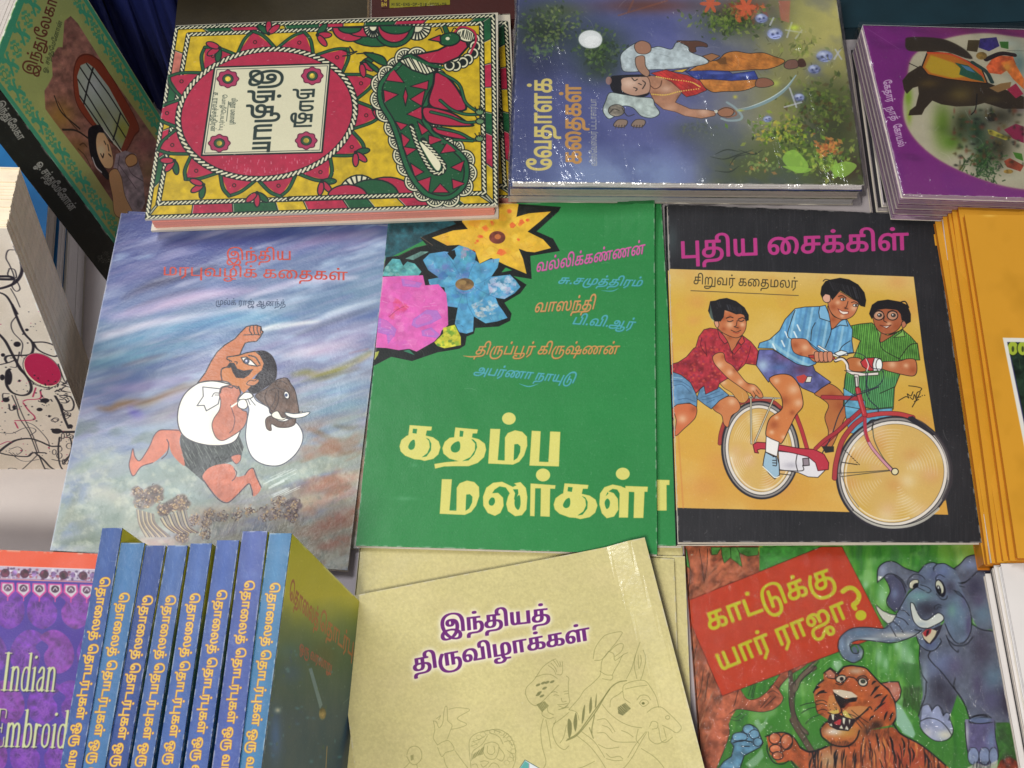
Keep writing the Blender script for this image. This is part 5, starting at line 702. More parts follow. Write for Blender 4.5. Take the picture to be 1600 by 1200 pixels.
# near leg, shoe, chain case
c.z(1110, 560, .19164)
c.poly([(575, 755), (730, 770), (860, 800), (960, 910), (900, 970), (820, 965), (740, 930), (585, 905)], 'd8d4d8', ln=5, lc=BK); c.blob(680, 870, 70, 30, 'a8a4b0', .7); c.poly([(775, 815), (825, 810), (830, 870), (780, 875)], '8a7c84', ln=6, lc=BK); c.lines([[(730, 780), (720, 850), (735, 920)], [(585, 910), (770, 915), (775, 870)], [(590, 940), (680, 950)]], 6, BK)
P = [(365, 700), (400, 680), (470, 685), (600, 705), (740, 730), (870, 740), (950, 780), (988, 850), (985, 905), (900, 915), (880, 850), (820, 800), (700, 770), (560, 745), (430, 735), (400, 745), (412, 770), (380, 765)]
c.poly(P, 'b83040', ln=6, lc='4a1018')
c.poly([(930, 715), (1030, 715), (1030, 760), (960, 770)], '2a2828')
band([(880, 735), (960, 660), (1060, 590), (1148, 500)], 24, 'a83038')
flesh([(505, 185), (520, 145), (600, 125), (680, 140), (740, 210), (770, 300), (775, 390), (720, 460), (670, 560), (610, 680), (575, 685), (480, 640), (478, 560), (510, 480), (590, 425), (610, 380), (590, 290)], 'cc7640', hs=[(700, 250, 50), (740, 360, 40), (560, 180, 30), (620, 640, 24), (520, 600, 22), (560, 480, 20)], sd=[(620, 340, 50), (540, 540, 44), (690, 440, 26)], ln=6)
c.poly([(475, 630), (520, 655), (582, 680), (570, 760), (565, 800), (470, 760)], 'e0dcd8', ln=5, lc=BK)
c.poly([(468, 760), (520, 790), (565, 800), (582, 860), (585, 950), (545, 982), (500, 940), (448, 870), (455, 820)], '94b4c8', ln=6, lc=BK); c.lines([[(448, 878), (500, 930), (545, 970), (582, 960)]], 7, 'e8e8e0'); c.lines([[(530, 800), (555, 805), (560, 870), (530, 870)], [(528, 830), (560, 830)], [(528, 850), (562, 852)]], 6, BK)
# title and subtitle
c.z(1040, 340, .2625)
c.text('pudiya', (86, 240), (1455, 190), 96, 'b5307c', con=4.4, bold=6.5, ext=.75)
c.z(1040, 340, .2625); c.text('siruvar', (168, 393), (802, 420), 44, '3a3424', bold=.9); c.line([(155, 432), (806, 464)], 4.5, '4a4030', sm=False)
c.z(0, 0, 1); c.blob(1050, 375, 10, 26, '6a8a8a', .25); 
c = cv('cream', 900, 1180, 'c8bc80')
c.z(0, 0, 1); c.a *= (.95+.1*c.N(120, 90, 0, 3, 3))[..., None]; c.a *= (.95+.1*c.N(3.5, 3.0, 30, 5, 2))[..., None]
c.mix(np.clip(c.N(80, 50, 0, 15, 3)-.45, 0, 1)*1.5, 'cdb98c', .4)
G = '6e6e3c'
c.z(620, 900, .2125)
c.text('indiyath', (318, 415), (1130, 318), 92, '6a2472', con=7, bold=2.6, ol=0, glow=20, gc='f4efe6', ga=.85, slant=.05, ext=.9)
c.text('tiruvi', (118, 690), (1420, 455), 90, '6a2472', con=7, bold=2.6, glow=20, gc='f4efe6', ga=.85, slant=.05, ext=.9)
def pen(L, w=3.5, a=.8): c.lines(L, w, G, a=a)
c.z(780, 980, .2)
pen([[(200, 500), (210, 450), (260, 400), (290, 360), (330, 300), (370, 265), (420, 235), (440, 230)], [(200, 500), (230, 560), (280, 590), (330, 560), (400, 490), (460, 430)], [(280, 370), (340, 350), (400, 350), (450, 380)], [(380, 280), (420, 310), (440, 350)], [(400, 260), (435, 300), (445, 330)], [(420, 240), (455, 290)], [(445, 240), (470, 290)], [(470, 250), (480, 290)], [(490, 250), (492, 320), (480, 350), (450, 350)], [(520, 360), (540, 380), (535, 430), (540, 520), (545, 560), (510, 600), (460, 620)], [(400, 490), (430, 480), (450, 490)], [(500, 480), (530, 475)], [(420, 510), (440, 505), (460, 512)], [(505, 500), (535, 495)], [(480, 530), (490, 560), (520, 555)], [(450, 580), (490, 580), (530, 570)], [(460, 590), (500, 605), (530, 590)], [(370, 600), (380, 640), (420, 660)], [(340, 620), (330, 660), (380, 690), (420, 680)], [(460, 620), (540, 600)],
     [(540, 620), (620, 530), (660, 470), (720, 420), (780, 360), (790, 320)], [(790, 320), (800, 240), (850, 170)], [(780, 320), (830, 350), (880, 355), (870, 390), (800, 380)], [(880, 350), (900, 310), (930, 260), (960, 200), (1000, 180)], [(850, 170), (890, 190), (900, 240), (960, 200)], [(900, 130), (940, 110), (965, 120), (950, 170), (900, 210)], [(860, 170), (900, 130)], [(730, 230), (745, 150), (790, 80), (840, 40), (950, 20), (940, 60), (870, 150), (800, 230), (740, 240)],
     [(340, 690), (320, 780), (330, 900), (360, 1020), (340, 1080)], [(360, 700), (380, 800), (400, 920)], [(440, 700), (410, 780), (440, 880), (500, 930), (540, 900)], [(520, 740), (500, 830), (470, 880)], [(540, 640), (480, 690), (420, 730)], [(540, 620), (600, 640), (620, 700)]])
c.hatch([(285, 580), (350, 555), (385, 590), (330, 640)], 60, 6, 5, G, a=.8); 
for P in [[(535, 690), (560, 720), (560, 800), (540, 840), (528, 760)], [(595, 640), (605, 720), (590, 790), (575, 720)], [(665, 580), (660, 680), (640, 730), (645, 640)], [(715, 520), (720, 610), (700, 650), (700, 570)], [(755, 490), (755, 580), (742, 600)]]: c.poly(P, '6c6c3e', .8, sm=True)
c.lines([[(520, 860), (600, 820), (680, 730), (760, 620), (850, 470), (920, 410), (990, 395)], [(530, 850), (610, 800), (700, 680), (780, 570), (860, 460)]], 9, G, a=.7); c.lines([[(700, 760), (730, 840)], [(740, 660), (720, 760), (720, 800)]], 9, G, a=.65)
c.hatch([(920, 600), (980, 565), (1025, 610), (960, 665), (925, 650)], 45, 7, 6, '66663c', a=.9)
for x, y in [(300, 430), (340, 415), (370, 410), (310, 490), (350, 455), (300, 505), (330, 515), (410, 405)]: c.ell(x, y, 20, 9, '6f6f42', ang=-25, a=.8)
pen([[(990, 380), (1030, 300), (1060, 200), (1095, 100)], [(1060, 200), (1050, 280), (1070, 380)], [(1120, 160), (1140, 230), (1120, 330), (1100, 390)], [(1080, 200), (1085, 300)], [(1100, 200), (1105, 250), (1090, 300)], [(960, 480), (970, 430), (1040, 400), (1130, 395), (1180, 450), (1220, 520), (1240, 600)], [(980, 460), (1070, 440), (1150, 430)], [(860, 600), (870, 540), (930, 500), (960, 480), (970, 530), (1020, 570)], [(1070, 545), (1100, 510), (1150, 510), (1180, 545)], [(1090, 570), (1110, 545), (1145, 545), (1160, 570), (1120, 595), (1090, 570)], [(1150, 640), (1200, 605), (1260, 600), (1310, 640), (1370, 700), (1415, 760), (1380, 800), (1330, 770), (1270, 740)], [(1170, 750), (1190, 710), (1230, 720), (1230, 760), (1190, 770)], [(1240, 760), (1260, 860), (1300, 870), (1350, 830)], [(1280, 760), (1300, 840)], [(1160, 790), (1170, 850), (1230, 885), (1300, 850)], [(800, 580), (860, 650), (940, 710), (1020, 745), (1110, 760)], [(1080, 770), (1065, 850), (1085, 880)], [(1150, 790), (1090, 890), (1040, 980), (980, 1060), (930, 1100)], [(1140, 790), (1060, 890), (1000, 990)], [(1105, 920), (1200, 980), (1260, 1040), (1300, 1100)], [(600, 820), (700, 900), (780, 1000), (830, 1080)], [(640, 790), (740, 870), (820, 990)], [(760, 700), (820, 690), (860, 730), (900, 790)], [(760, 800), (820, 800), (870, 850), (930, 870), (1060, 870)], [(770, 890), (840, 920), (930, 910)], [(830, 960), (870, 990), (930, 980), (960, 1000)], [(800, 740), (850, 760), (880, 800)], [(830, 1000), (900, 1015), (960, 1010)], [(950, 780), (1000, 800), (1040, 830)], [(600, 1080), (660, 1060), (740, 1020)]])
c.ell(1120, 570, 12, 10, G); c.ell(1310, 680, 16, 14, None, ln=3, lc=G)
c.z(600, 1070, .1625)
pen([[(470, 320), (485, 400), (470, 480), (510, 550)], [(470, 320), (500, 330), (525, 385), (560, 340), (570, 250), (585, 185), (602, 190), (605, 260), (610, 320), (650, 360), (630, 420), (605, 490)], [(500, 300), (540, 270), (520, 310)], [(620, 210), (700, 195), (820, 215), (700, 295), (790, 350), (720, 385), (640, 400)], [(510, 550), (560, 520), (620, 510), (670, 590), (590, 620), (550, 660), (510, 570)], [(570, 665), (590, 740), (640, 810)], [(675, 600), (740, 690), (810, 780)], [(215, 640), (240, 580), (300, 560), (350, 600), (355, 680), (300, 735), (250, 720), (215, 660)], [(240, 720), (180, 780)], [(310, 735), (320, 780)]], 4)
c.hatch([(250, 650), (280, 640), (280, 690), (255, 700)], 80, 7, 5, G, a=.8)
pen([[(835, 800), (815, 600), (820, 500), (880, 440), (1000, 410), (1100, 400), (1200, 460), (1250, 560), (1260, 680), (1220, 800)], [(835, 700), (850, 610), (940, 540), (990, 460)], [(960, 540), (950, 620), (1000, 680), (1070, 670), (1100, 560), (1040, 520), (960, 540)], [(990, 560), (990, 620), (1030, 640), (1060, 610), (1050, 560)], [(1100, 570), (1150, 640), (1130, 700), (1080, 680)], [(840, 740), (880, 730), (900, 770)], [(920, 710), (960, 700), (1000, 715), (950, 760), (925, 730)], [(1000, 760), (1040, 720), (1090, 740), (1110, 800)], [(840, 520), (900, 500), (960, 470)], [(830, 560), (890, 540)], [(1150, 520), (1200, 510), (1230, 560)], [(1140, 480), (1180, 440)], [(1180, 600), (1230, 640), (1240, 700)], [(1010, 430), (1100, 470), (1140, 540)], [(1040, 400), (1120, 430)]], 4)
for k in range(16): a = k*.25; c.ell(1050+190*math.cos(a-2.9), 590+170*math.sin(a-2.9), 26, 22, None, ln=3, lc=G, a=.6)
c.hatch([(850, 640), (960, 560), (945, 640), (900, 650), (840, 690)], 120, 8, 6, G, a=.75)
c.poly([(1350, 690), (1540, 800), (1700, 900), (1560, 1250), (1120, 1150), (1270, 810)], 'd8dde0', ln=5, lc='2a4a44'); c.poly([(1350, 700), (1390, 725), (1380, 1000), (1260, 1000), (1285, 800)], '5aa8a0'); c.line([(1390, 730), (1385, 1000)], 6, 'c89098')
c = cv('jungle', 760, 1010, '3f8a2c')
c.z(0, 0, 1); rr = np.random.default_rng(5)
c.mix(np.clip((c.N(14, 60, 0, 3, 3)-.5)*5, 0, 1), '66a63c', .7); c.mix(np.clip((c.N(10, 50, 4, 8, 3)-.55)*5, 0, 1), '2c6a2a', .7); c.mix(np.clip((c.N(30, 30, 0, 9, 3)-.6)*5, 0, 1), '8ec07a', .6)
c.mix(np.clip((c.PX-1450)/100, 0, 1)*np.clip((900-c.PY)/40, 0, 1), 'b4b43c', .8); c.mix(np.clip((c.PY-1080)/100, 0, 1), '2c6a20', .5)
c.z(1300, 840, .175)
for k in range(40): x, y = rr.uniform(120, 1300), rr.uniform(90, 1200); c.line([(x, y), (x+rr.uniform(-8, 8), y+rr.uniform(50, 160))], rr.uniform(10, 34), str(rr.choice(['7cb84c', '4f9a38', 'a8d084', '2f7428', '5aa048'])), a=.35, soft=5)
for P in [(240, 120, 30, 90), (260, 240, 14, 60), (560, 150, 40, 70), (780, 140, 18, 20)]: c.ell(*P, '3f7440', a=.5, soft=3)
for x, y, rx, ry in [(450, 520, 50, 110), (420, 1060, 40, 90), (640, 1020, 60, 120), (700, 1100, 40, 100), (480, 1120, 30, 70), (300, 420, 30, 40), (30, 1130, 30, 50), (580, 960, 30, 50)]: c.blob(x, y, rx, ry, '9cc8a4', .75)
for x, y, rx, ry in [(560, 200, 50, 60), (600, 1150, 20, 60), (350, 1000, 20, 50)]: c.blob(x, y, rx, ry, '2f6a30', .5)
BK = '12131c'
# tree trunk
c.z(1060, 840, .216667)
TR = [(30, 40), (585, 40), (585, 230), (700, 700), (560, 1000), (440, 1080), (300, 1300), (180, 1700), (60, 1700), (60, 400)]
c.poly(TR, 'a0573a', grain=.5, seed=4); m = c.mask(TR)
for k in range(240):
    x, y = rr.uniform(50, 580), rr.uniform(60, 1650); an = 1.25 if y < 420 and x < 260 else (.75 if y < 500 else 1.2); L = rr.uniform(60, 200)
    P = [(x, y), (x-L*math.cos(an)*.5+rr.uniform(-8, 8), y+L*math.sin(an)*.5), (x-L*math.cos(an), y+L*math.sin(an))]
    c.line(P, rr.uniform(3, 14), str(rr.choice(['b86038', '7a4434', '5a3c2c', 'c48868', 'a86a44', '8a6a54', 'c46a40', 'b84e30'])), a=.5, taper=1, clip=m)
c.lines([[(150, 80), (170, 200), (185, 320)], [(210, 80), (205, 220), (185, 320)], [(235, 120), (225, 80)], [(60, 420), (90, 250), (60, 200)], [(130, 780), (100, 950), (95, 1100)], [(60, 350), (105, 320)], [(180, 950), (160, 1100), (120, 1200)], [(215, 1000), (190, 1180)]], 4, '1c1614')
for P in [[(40, 60), (60, 90), (85, 220), (45, 200)], [(235, 70), (310, 70), (280, 120), (240, 125)], [(310, 70), (375, 70), (380, 140), (330, 185), (312, 120)], [(375, 70), (430, 70), (460, 210), (380, 150)], [(420, 70), (580, 70), (575, 125), (500, 135), (440, 110)], [(580, 70), (620, 70), (620, 160), (590, 110)], [(620, 70), (700, 66), (705, 85)]]: c.poly(P, '4a8a3c', grain=.3, ln=3.5, lc='14200f')
c.ell(595, 85, 20, 24, 'b8c040', a=.8)
c.poly([(585, 70), (1010, 70), (600, 235), (585, 232)], '3f8f38', grain=.3)
# branch
c.z(1060, 1040, .13333)
BR = [(520, 350), (700, 260), (730, 280), (800, 380), (860, 395), (940, 370), (1040, 300), (1120, 200), (1220, 60), (1330, 10), (1500, -60), (1500, -10), (1300, 120), (1200, 230), (1180, 280), (1230, 370), (1200, 440), (1110, 510), (980, 540), (850, 525), (760, 510), (680, 510), (620, 600), (590, 680), (600, 780), (560, 920), (450, 1200), (200, 1200), (400, 700)]
c.poly(BR, 'a8583c', grain=.4, seed=8); m = c.mask(BR)
for k in range(60): x, y = rr.uniform(300, 1200), rr.uniform(250, 1100); c.line([(x, y), (x+rr.uniform(20, 60), y-rr.uniform(60, 120))], rr.uniform(4, 12), str(rr.choice(['c06a48', '8a4a38', 'd09068', '9c5c48'])), a=.5, clip=m, taper=1)
c.lines([[(730, 270), (760, 340), (810, 385), (870, 395), (950, 370), (1040, 300), (1120, 200), (1210, 70)], [(1500, -10), (1300, 120), (1200, 230), (1180, 280), (1230, 370), (1200, 440), (1110, 510), (980, 540), (850, 525), (760, 510), (680, 510), (600, 560)], [(590, 680), (600, 780), (560, 920), (450, 1190)], [(1040, 320), (1110, 290), (1180, 330)], [(1060, 250), (1120, 220), (1180, 280)], [(960, 490), (1080, 350)], [(1000, 490), (1140, 360)], [(650, 480), (700, 290)], [(600, 620), (700, 640), (800, 560)], [(610, 590), (680, 600), (760, 530)], [(820, 350), (860, 210)], [(850, 370), (890, 210)], [(870, 380), (910, 200)]], 6, BK)
for P in [[(1310, 80), (1340, 300), (1320, 420), (1350, 560), (1420, 700), (1500, 780)], [(1600, 20), (1480, 100), (1380, 200), (1350, 300)]]: c.line(P, 54, '1c1614'); c.line(P, 42, '5c4a40'); c.line([(x-8, y) for x, y in P], 10, '8a7868', a=.5)
c.z(1180, 1020, .175); c.line([(335, 600), (380, 680), (420, 740), (500, 870)], 60, '1c1614'); c.line([(335, 590), (380, 680), (420, 740), (500, 870)], 50, '5c4a3c'); c.line([(320, 200), (325, 400), (340, 560)], 36, '54423a'); c.lines([[(302, 190), (300, 400), (320, 560)], [(350, 190), (360, 330), (350, 480), (380, 600)], [(430, 780), (480, 720)]], 5, BK); c.line([(570, 40), (480, 130), (400, 220), (360, 330)], 26, '6a5a4a'); c.lines([[(580, 30), (490, 110), (380, 210)], [(570, 70), (500, 160), (420, 240), (370, 340)]], 5, BK)
# red panel and title
c.z(1060, 840, .216667)
PN = [(62, 455), (1030, 66), (1185, 66), (1510, 745), (1490, 700), (315, 1140), (120, 700), (75, 590)]
PN = [(62, 455), (1030, 66), (1180, 66), (1500, 690), (315, 1140), (120, 690), (70, 580)]
c.poly(PN, 'c03c1e', grain=.05, seed=3, ln=4, lc='3a1410')
c.text('kattu', (222, 672), (1142, 333), 122, 'bcbc20', con=5, bold=9, ext=.72)
c.text('yar', (300, 962), (1232, 572), 122, 'bcbc20', con=5, bold=8, ext=.72)
c.z(1300, 840, .175)
c.line([(95, 480), (140, 450), (195, 455), (240, 510), (225, 570), (190, 600), (205, 630)], 46, 'bcbc20'); c.ell(258, 692, 50, 46, 'bcbc20')
c.line([(60, 260), (100, 330)], 3, 'e08068', a=.5)
# elephant body
EL = '5c6274'
def ele(P, ln=7, grain=.22, sm=True, col=EL):
    m = c.mask(P, sm); c.poly(P, col, grain=grain, sm=sm, seed=12)
    return m
B = [(780, 960), (800, 900), (960, 800), (1010, 740), (1250, 780), (1480, 840), (1500, 950), (1560, 1150), (1600, 1400), (1720, 1700), (1560, 1720), (1330, 1690), (1240, 1700), (1200, 1500), (1120, 1400), (1050, 1600), (1060, 1750), (940, 1760), (800, 1700), (770, 1580), (810, 1400), (780, 1200)]
m = ele(B, sm=False)
for x, y, rx, ry, col, a in [(1330, 1000, 90, 180, '3a3048', .75), (1000, 1130, 120, 130, '6a78a8', .6), (900, 1150, 60, 120, '7a88b0', .5), (1100, 1150, 90, 100, '5a4a70', .5), (1450, 1250, 120, 120, '587890', .7), (1420, 1450, 130, 130, '504a70', .7), (1560, 1450, 70, 180, '241c30', .8), (960, 1350, 90, 150, '2e2a3c', .8), (1050, 1450, 70, 110, '332c40', .7), (830, 1250, 30, 160, '98a8b8', .6), (1300, 1300, 60, 120, '4a3c60', .6)]: c.blob(x, y, rx, ry, col, a, clip=m)
c.lines([[(785, 960), (780, 1080), (795, 1200), (850, 1290)], [(840, 1290), (835, 1400), (790, 1530), (770, 1590)], [(880, 1010), (860, 1060), (910, 1130), (980, 1200), (1080, 1330), (1150, 1420)], [(1150, 1420), (1190, 1500), (1230, 1620), (1245, 1700)], [(1100, 1250), (1090, 1330), (1150, 1420)], [(1480, 850), (1530, 1100), (1560, 1300)]], 9, BK)
c.z(1400, 990, .175)
BK2 = BK
P = [(225, 770), (240, 650), (280, 625), (320, 680), (370, 635), (415, 720), (460, 700), (485, 760), (510, 850), (470, 930), (390, 955), (300, 930), (220, 830)]
c.poly(P, '8c94b4', sm=True, grain=.2); m = c.mask(P, True); c.blob(440, 900, 90, 50, 'd0ccb8', .9, clip=m); c.blob(280, 880, 50, 50, 'c8c0c0', .7, clip=m); c.lines([[(215, 780), (290, 750), (380, 770), (450, 830), (495, 900)], [(240, 640), (280, 625), (310, 650), (320, 690)], [(320, 680), (370, 635), (415, 680), (420, 730)], [(420, 730), (450, 700), (480, 720), (470, 770)], [(480, 760), (510, 850), (490, 920), (420, 955), (330, 945), (230, 860), (210, 790)]], 7, BK)
P = [(610, 790), (620, 760), (880, 760), (885, 900), (915, 1050), (910, 1130), (840, 1190), (700, 1190), (650, 1100), (620, 950)]
c.poly(P, '5c5680', grain=.2); m = c.mask(P); c.blob(630, 900, 24, 150, 'b8b8c0', .8, clip=m); c.blob(850, 950, 40, 120, '6c84a8', .7, clip=m); c.lines([[(615, 790), (625, 950), (650, 1100), (700, 1180)], [(880, 780), (890, 930), (915, 1060), (905, 1140)]], 8, BK)
for x, w in [(690, 50), (790, 50), (870, 40)]: c.ell(x, 1090, w, 78, '7888a8', ln=6, lc=BK, grain=.2, a=.9)
c.poly([(640, 1190), (720, 1150), (800, 1180), (910, 1120), (900, 1250), (640, 1250)], 'b8b8a8', a=.8, soft=3)
for k in range(10): x = 700+k*16; c.line([(x, 1140), (x+rr.uniform(-20, 10), 1200)], 5, BK)
c.lines([[(650, 770), (700, 730), (800, 720), (850, 750)], [(650, 790), (740, 800), (850, 790)], [(680, 760), (760, 745), (840, 740)]], 7, BK); c.ell(750, 770, 100, 26, '5f7498', a=.7); c.lines([[(650, 780), (740, 800), (860, 785)], [(660, 750), (760, 725), (850, 745)]], 7, BK)
c.poly([(890, 790), (1040, 790), (1100, 1200), (930, 1200)], '2c5c1c', grain=.6); c.poly([(930, 1130), (1010, 1090), (1100, 1150), (1120, 1200), (900, 1200)], '84301c', grain=.8)
# head, ears
c.z(1300, 840, .175)
earL = [(405, 400), (410, 280), (440, 240), (500, 212), (560, 220), (650, 270), (760, 310), (830, 330), (760, 400), (680, 480), (600, 640), (560, 660), (500, 600), (490, 540), (520, 490), (500, 410), (465, 350)]
m = ele(earL, sm=False); c.poly([(480, 345), (540, 330), (600, 370), (660, 440), (670, 480), (600, 640), (550, 660), (500, 600), (490, 540), (520, 480)], '3e3c5c', .75, soft=4, clip=m); c.blob(450, 290, 40, 60, '9aa4c0', .8, clip=m); c.poly([(408, 400), (465, 350), (412, 340)], 'c8ccc4'); c.blob(560, 500, 40, 60, '7484a8', .7, clip=m)
c.lines([[(405, 400), (408, 290), (440, 240), (500, 212), (570, 220), (650, 270), (770, 312)], [(405, 400), (465, 350), (500, 325), (560, 330), (620, 370), (665, 440)], [(470, 360), (505, 420), (520, 480), (490, 550), (500, 610), (565, 665)], [(560, 340), (620, 390), (650, 460), (655, 490)]], 9, BK)
earR = [(1090, 280), (1150, 230), (1200, 170), (1300, 150), (1400, 150), (1420, 240), (1440, 500), (1490, 830), (1300, 800), (1240, 700), (1150, 450), (1130, 400)]
m = ele(earR, sm=False); c.blob(1280, 440, 110, 110, '35304a', .85, clip=m); c.blob(1380, 300, 80, 20, '2c2840', .8, clip=m); c.blob(1350, 680, 90, 110, '607e94', .7, clip=m); c.blob(1240, 240, 80, 50, '7c8cb4', .8, clip=m); c.blob(1310, 560, 60, 60, '4a3a5c', .6, clip=m)
c.lines([[(1090, 275), (1150, 230), (1200, 175), (1280, 152), (1400, 150)], [(1130, 400), (1200, 390), (1290, 310), (1400, 230)], [(1250, 770), (1340, 820), (1480, 838)], [(1435, 590), (1440, 700), (1480, 840)]], 9, BK)
face = [(770, 312), (830, 240), (890, 220), (930, 235), (1000, 230), (1050, 255), (1100, 280), (1150, 400), (1160, 470), (1220, 600), (1245, 720), (1240, 840), (1180, 930), (1110, 940), (1050, 860), (1010, 760), (990, 700), (960, 800), (960, 900), (980, 930), (920, 1000), (850, 1005), (790, 960), (755, 880), (640, 910), (520, 935), (400, 930), (260, 910), (180, 930), (160, 980), (190, 1030), (240, 1010), (220, 965), (180, 960), (230, 950), (280, 1010), (260, 1080), (190, 1115), (100, 1070), (55, 980), (70, 880), (150, 815), (280, 795), (460, 810), (560, 700), (620, 590), (700, 480), (780, 400)]
m = ele(face, sm=False, col='5f6c84')
for x, y, rx, ry, col, a in [(850, 640, 110, 90, '2c2838', .85), (1060, 450, 60, 70, '3a3448', .8), (930, 330, 90, 60, '545c88', .6), (1000, 290, 60, 50, '6c7cac', .7), (780, 520, 120, 50, '6ea0a0', .8), (720, 600, 40, 60, '78a090', .5), (1110, 680, 90, 160, '607e94', .8), (1070, 650, 40, 60, '6aa08a', .6), (1220, 780, 30, 120, '4a3c64', .7), (1180, 560, 30, 80, '54487c', .5), (600, 870, 220, 30, 'c4c0b4', .9), (330, 905, 120, 18, 'c0c8c8', .8), (250, 850, 120, 30, '5c7c98', .7), (90, 960, 30, 80, '7c98b4', .8), (150, 950, 26, 60, 'a8bcc4', .7), (260, 1040, 20, 40, 'b8c4c8', .6), (180, 1090, 70, 18, '56688c', .6), (880, 950, 60, 50, '50588c', .6), (760, 350, 40, 40, '39364f', .6)]: c.blob(x, y, rx, ry, col, a, clip=m)
c.poly([(160, 980), (175, 945), (215, 950), (240, 1000), (220, 1035), (185, 1030)], '3f7a38'); c.poly([(175, 985), (200, 965), (225, 990), (225, 1030), (190, 1025)], '54607c')
c.lines([[(770, 312), (830, 245), (890, 222), (935, 235), (905, 270), (915, 300)], [(935, 235), (1000, 230), (1050, 255), (1100, 285)], [(740, 450), (680, 500), (620, 600), (560, 710), (510, 770), (460, 810), (300, 797), (170, 812), (80, 880), (52, 970), (95, 1065), (190, 1115), (265, 1075), (282, 1010), (250, 960), (200, 950), (165, 980), (185, 1025), (230, 1030), (235, 1010)], [(165, 985), (160, 950), (220, 915), (330, 915), (520, 938), (640, 912), (740, 870), (800, 825)], [(755, 880), (780, 950), (850, 1005), (920, 1000), (975, 930), (965, 900)], [(1010, 770), (1050, 860), (1110, 935), (1180, 930), (1235, 850), (1245, 740), (1220, 610), (1150, 500), (1090, 470)], [(1020, 870), (1060, 960), (1120, 1020), (1128, 1000)], [(1030, 900), (1100, 960), (1200, 950), (1260, 880)], [(610, 640), (660, 660), (690, 695)], [(575, 705), (640, 730), (680, 775)], [(550, 750), (600, 790), (635, 845)], [(520, 790), (550, 840), (572, 880)], [(740, 820), (790, 830)], [(1130, 400), (1160, 410), (1200, 395)], [(1140, 430), (1180, 440)], [(1090, 470), (1120, 500), (1170, 530)]], 8, BK)
c.lines([[(670, 420), (690, 360), (740, 325), (800, 340), (830, 370)], [(760, 440), (820, 470), (860, 495)], [(790, 420), (850, 440), (885, 470), (860, 495)], [(940, 400), (925, 360), (960, 330), (1005, 350)]], 6, BK)
c.poly([(690, 440), (695, 400), (730, 375), (770, 380), (765, 420), (720, 455)], 'c8c4a8', sm=True, ln=7, lc=BK); c.poly([(720, 440), (735, 410), (765, 405), (770, 435), (745, 450)], BK, sm=True)
c.ell(968, 450, 44, 82, '1c1a28', ang=-18); c.ell(962, 440, 32, 62, 'c8c8b0', ang=-20, ln=5, lc=BK); c.ell(955, 465, 20, 42, BK, ang=-15); c.ell(950, 445, 7, 12, 'd8d8d8'); c.lines([[(930, 500), (980, 550), (1020, 545), (1030, 520)], [(950, 500), (990, 530)], [(920, 640), (915, 615), (950, 595), (975, 605)], [(935, 640), (950, 615), (975, 625)]], 7, BK)
c.poly([(395, 600), (450, 650), (520, 680), (575, 690), (540, 750), (500, 770), (450, 725), (420, 680), (395, 630)], 'c4c4b8', ln=7, lc=BK)
c.poly([(700, 590), (730, 590), (755, 650), (790, 710), (840, 735), (900, 700), (950, 670), (995, 700), (990, 740), (920, 780), (860, 805), (790, 800), (740, 760), (715, 700)], 'c8ccc4', sm=True, ln=8, lc=BK); c.blob(800, 770, 60, 20, '98a8b8', .6)
c.poly([(800, 850), (830, 815), (900, 810), (990, 770), (960, 850), (930, 900), (880, 950), (840, 940), (815, 900)], '2a2434'); c.poly([(800, 850), (840, 815), (890, 812), (940, 830), (920, 880), (870, 945), (820, 900)], 'c8bc9c', ln=4, lc=BK); c.poly([(810, 850), (845, 815), (890, 815), (880, 850), (840, 885), (820, 870)], 'b02430'); c.poly([(845, 830), (870, 820), (860, 860), (840, 885)], '1c1420')
# tiger
c.z(1180, 1020, .175); TO = 'a54e26'
BD = [(100, 745), (200, 710), (290, 715), (350, 760), (400, 840), (500, 880), (560, 850), (640, 840), (900, 700), (1230, 660), (1300, 720), (1450, 800), (1560, 880), (1700, 1000), (1900, 1150), (2300, 1700), (2300, 2600), (1500, 3300), (500, 3300), (460, 1700), (420, 1050), (330, 960), (200, 980), (130, 900)]
c.poly(BD, TO, grain=.35, seed=7); m = c.mask(BD)
c.blob(660, 960, 130, 120, 'b09870', .8, clip=m); c.blob(1100, 900, 140, 120, 'b87848', .6, clip=m); c.blob(1260, 950, 160, 160, 'b04030', .6, clip=m); c.blob(1450, 950, 100, 100, 'b04428', .6, clip=m)
for k in range(260):
    x = rr.uniform(480, 1900); y = rr.uniform(760, 1100) if k < 140 else rr.uniform(1100, 2600); sl = -.35 if x > 1000 else .25
    c.line([(x, y-60), (x-60*sl+rr.uniform(-8, 8), y), (x+rr.uniform(-10, 10)+sl*60*-1, y+rr.uniform(60, 120))], rr.uniform(8, 22), str(rr.choice([BK, BK, '3a1814', 'd08040'])), a=.9, taper=1, clip=m)
for k in range(60): x, y = rr.uniform(950, 1700), rr.uniform(720, 1000); c.line([(x, y), (x-rr.uniform(20, 50), y+rr.uniform(50, 110))], rr.uniform(4, 10), str(rr.choice([BK, 'c84830', '7c2418'])), a=.8, taper=1, clip=m)
c.line([(400, 840), (480, 880), (570, 860), (640, 830)], 16, BK); c.line([(1240, 640), (1300, 720), (1450, 800), (1560, 880), (1700, 1000)], 14, BK); c.lines([[(90, 745), (200, 708), (290, 715), (350, 760), (400, 840)], [(320, 960), (380, 1040), (420, 1100)], [(540, 880), (520, 960), (560, 1100)]], 11, BK)
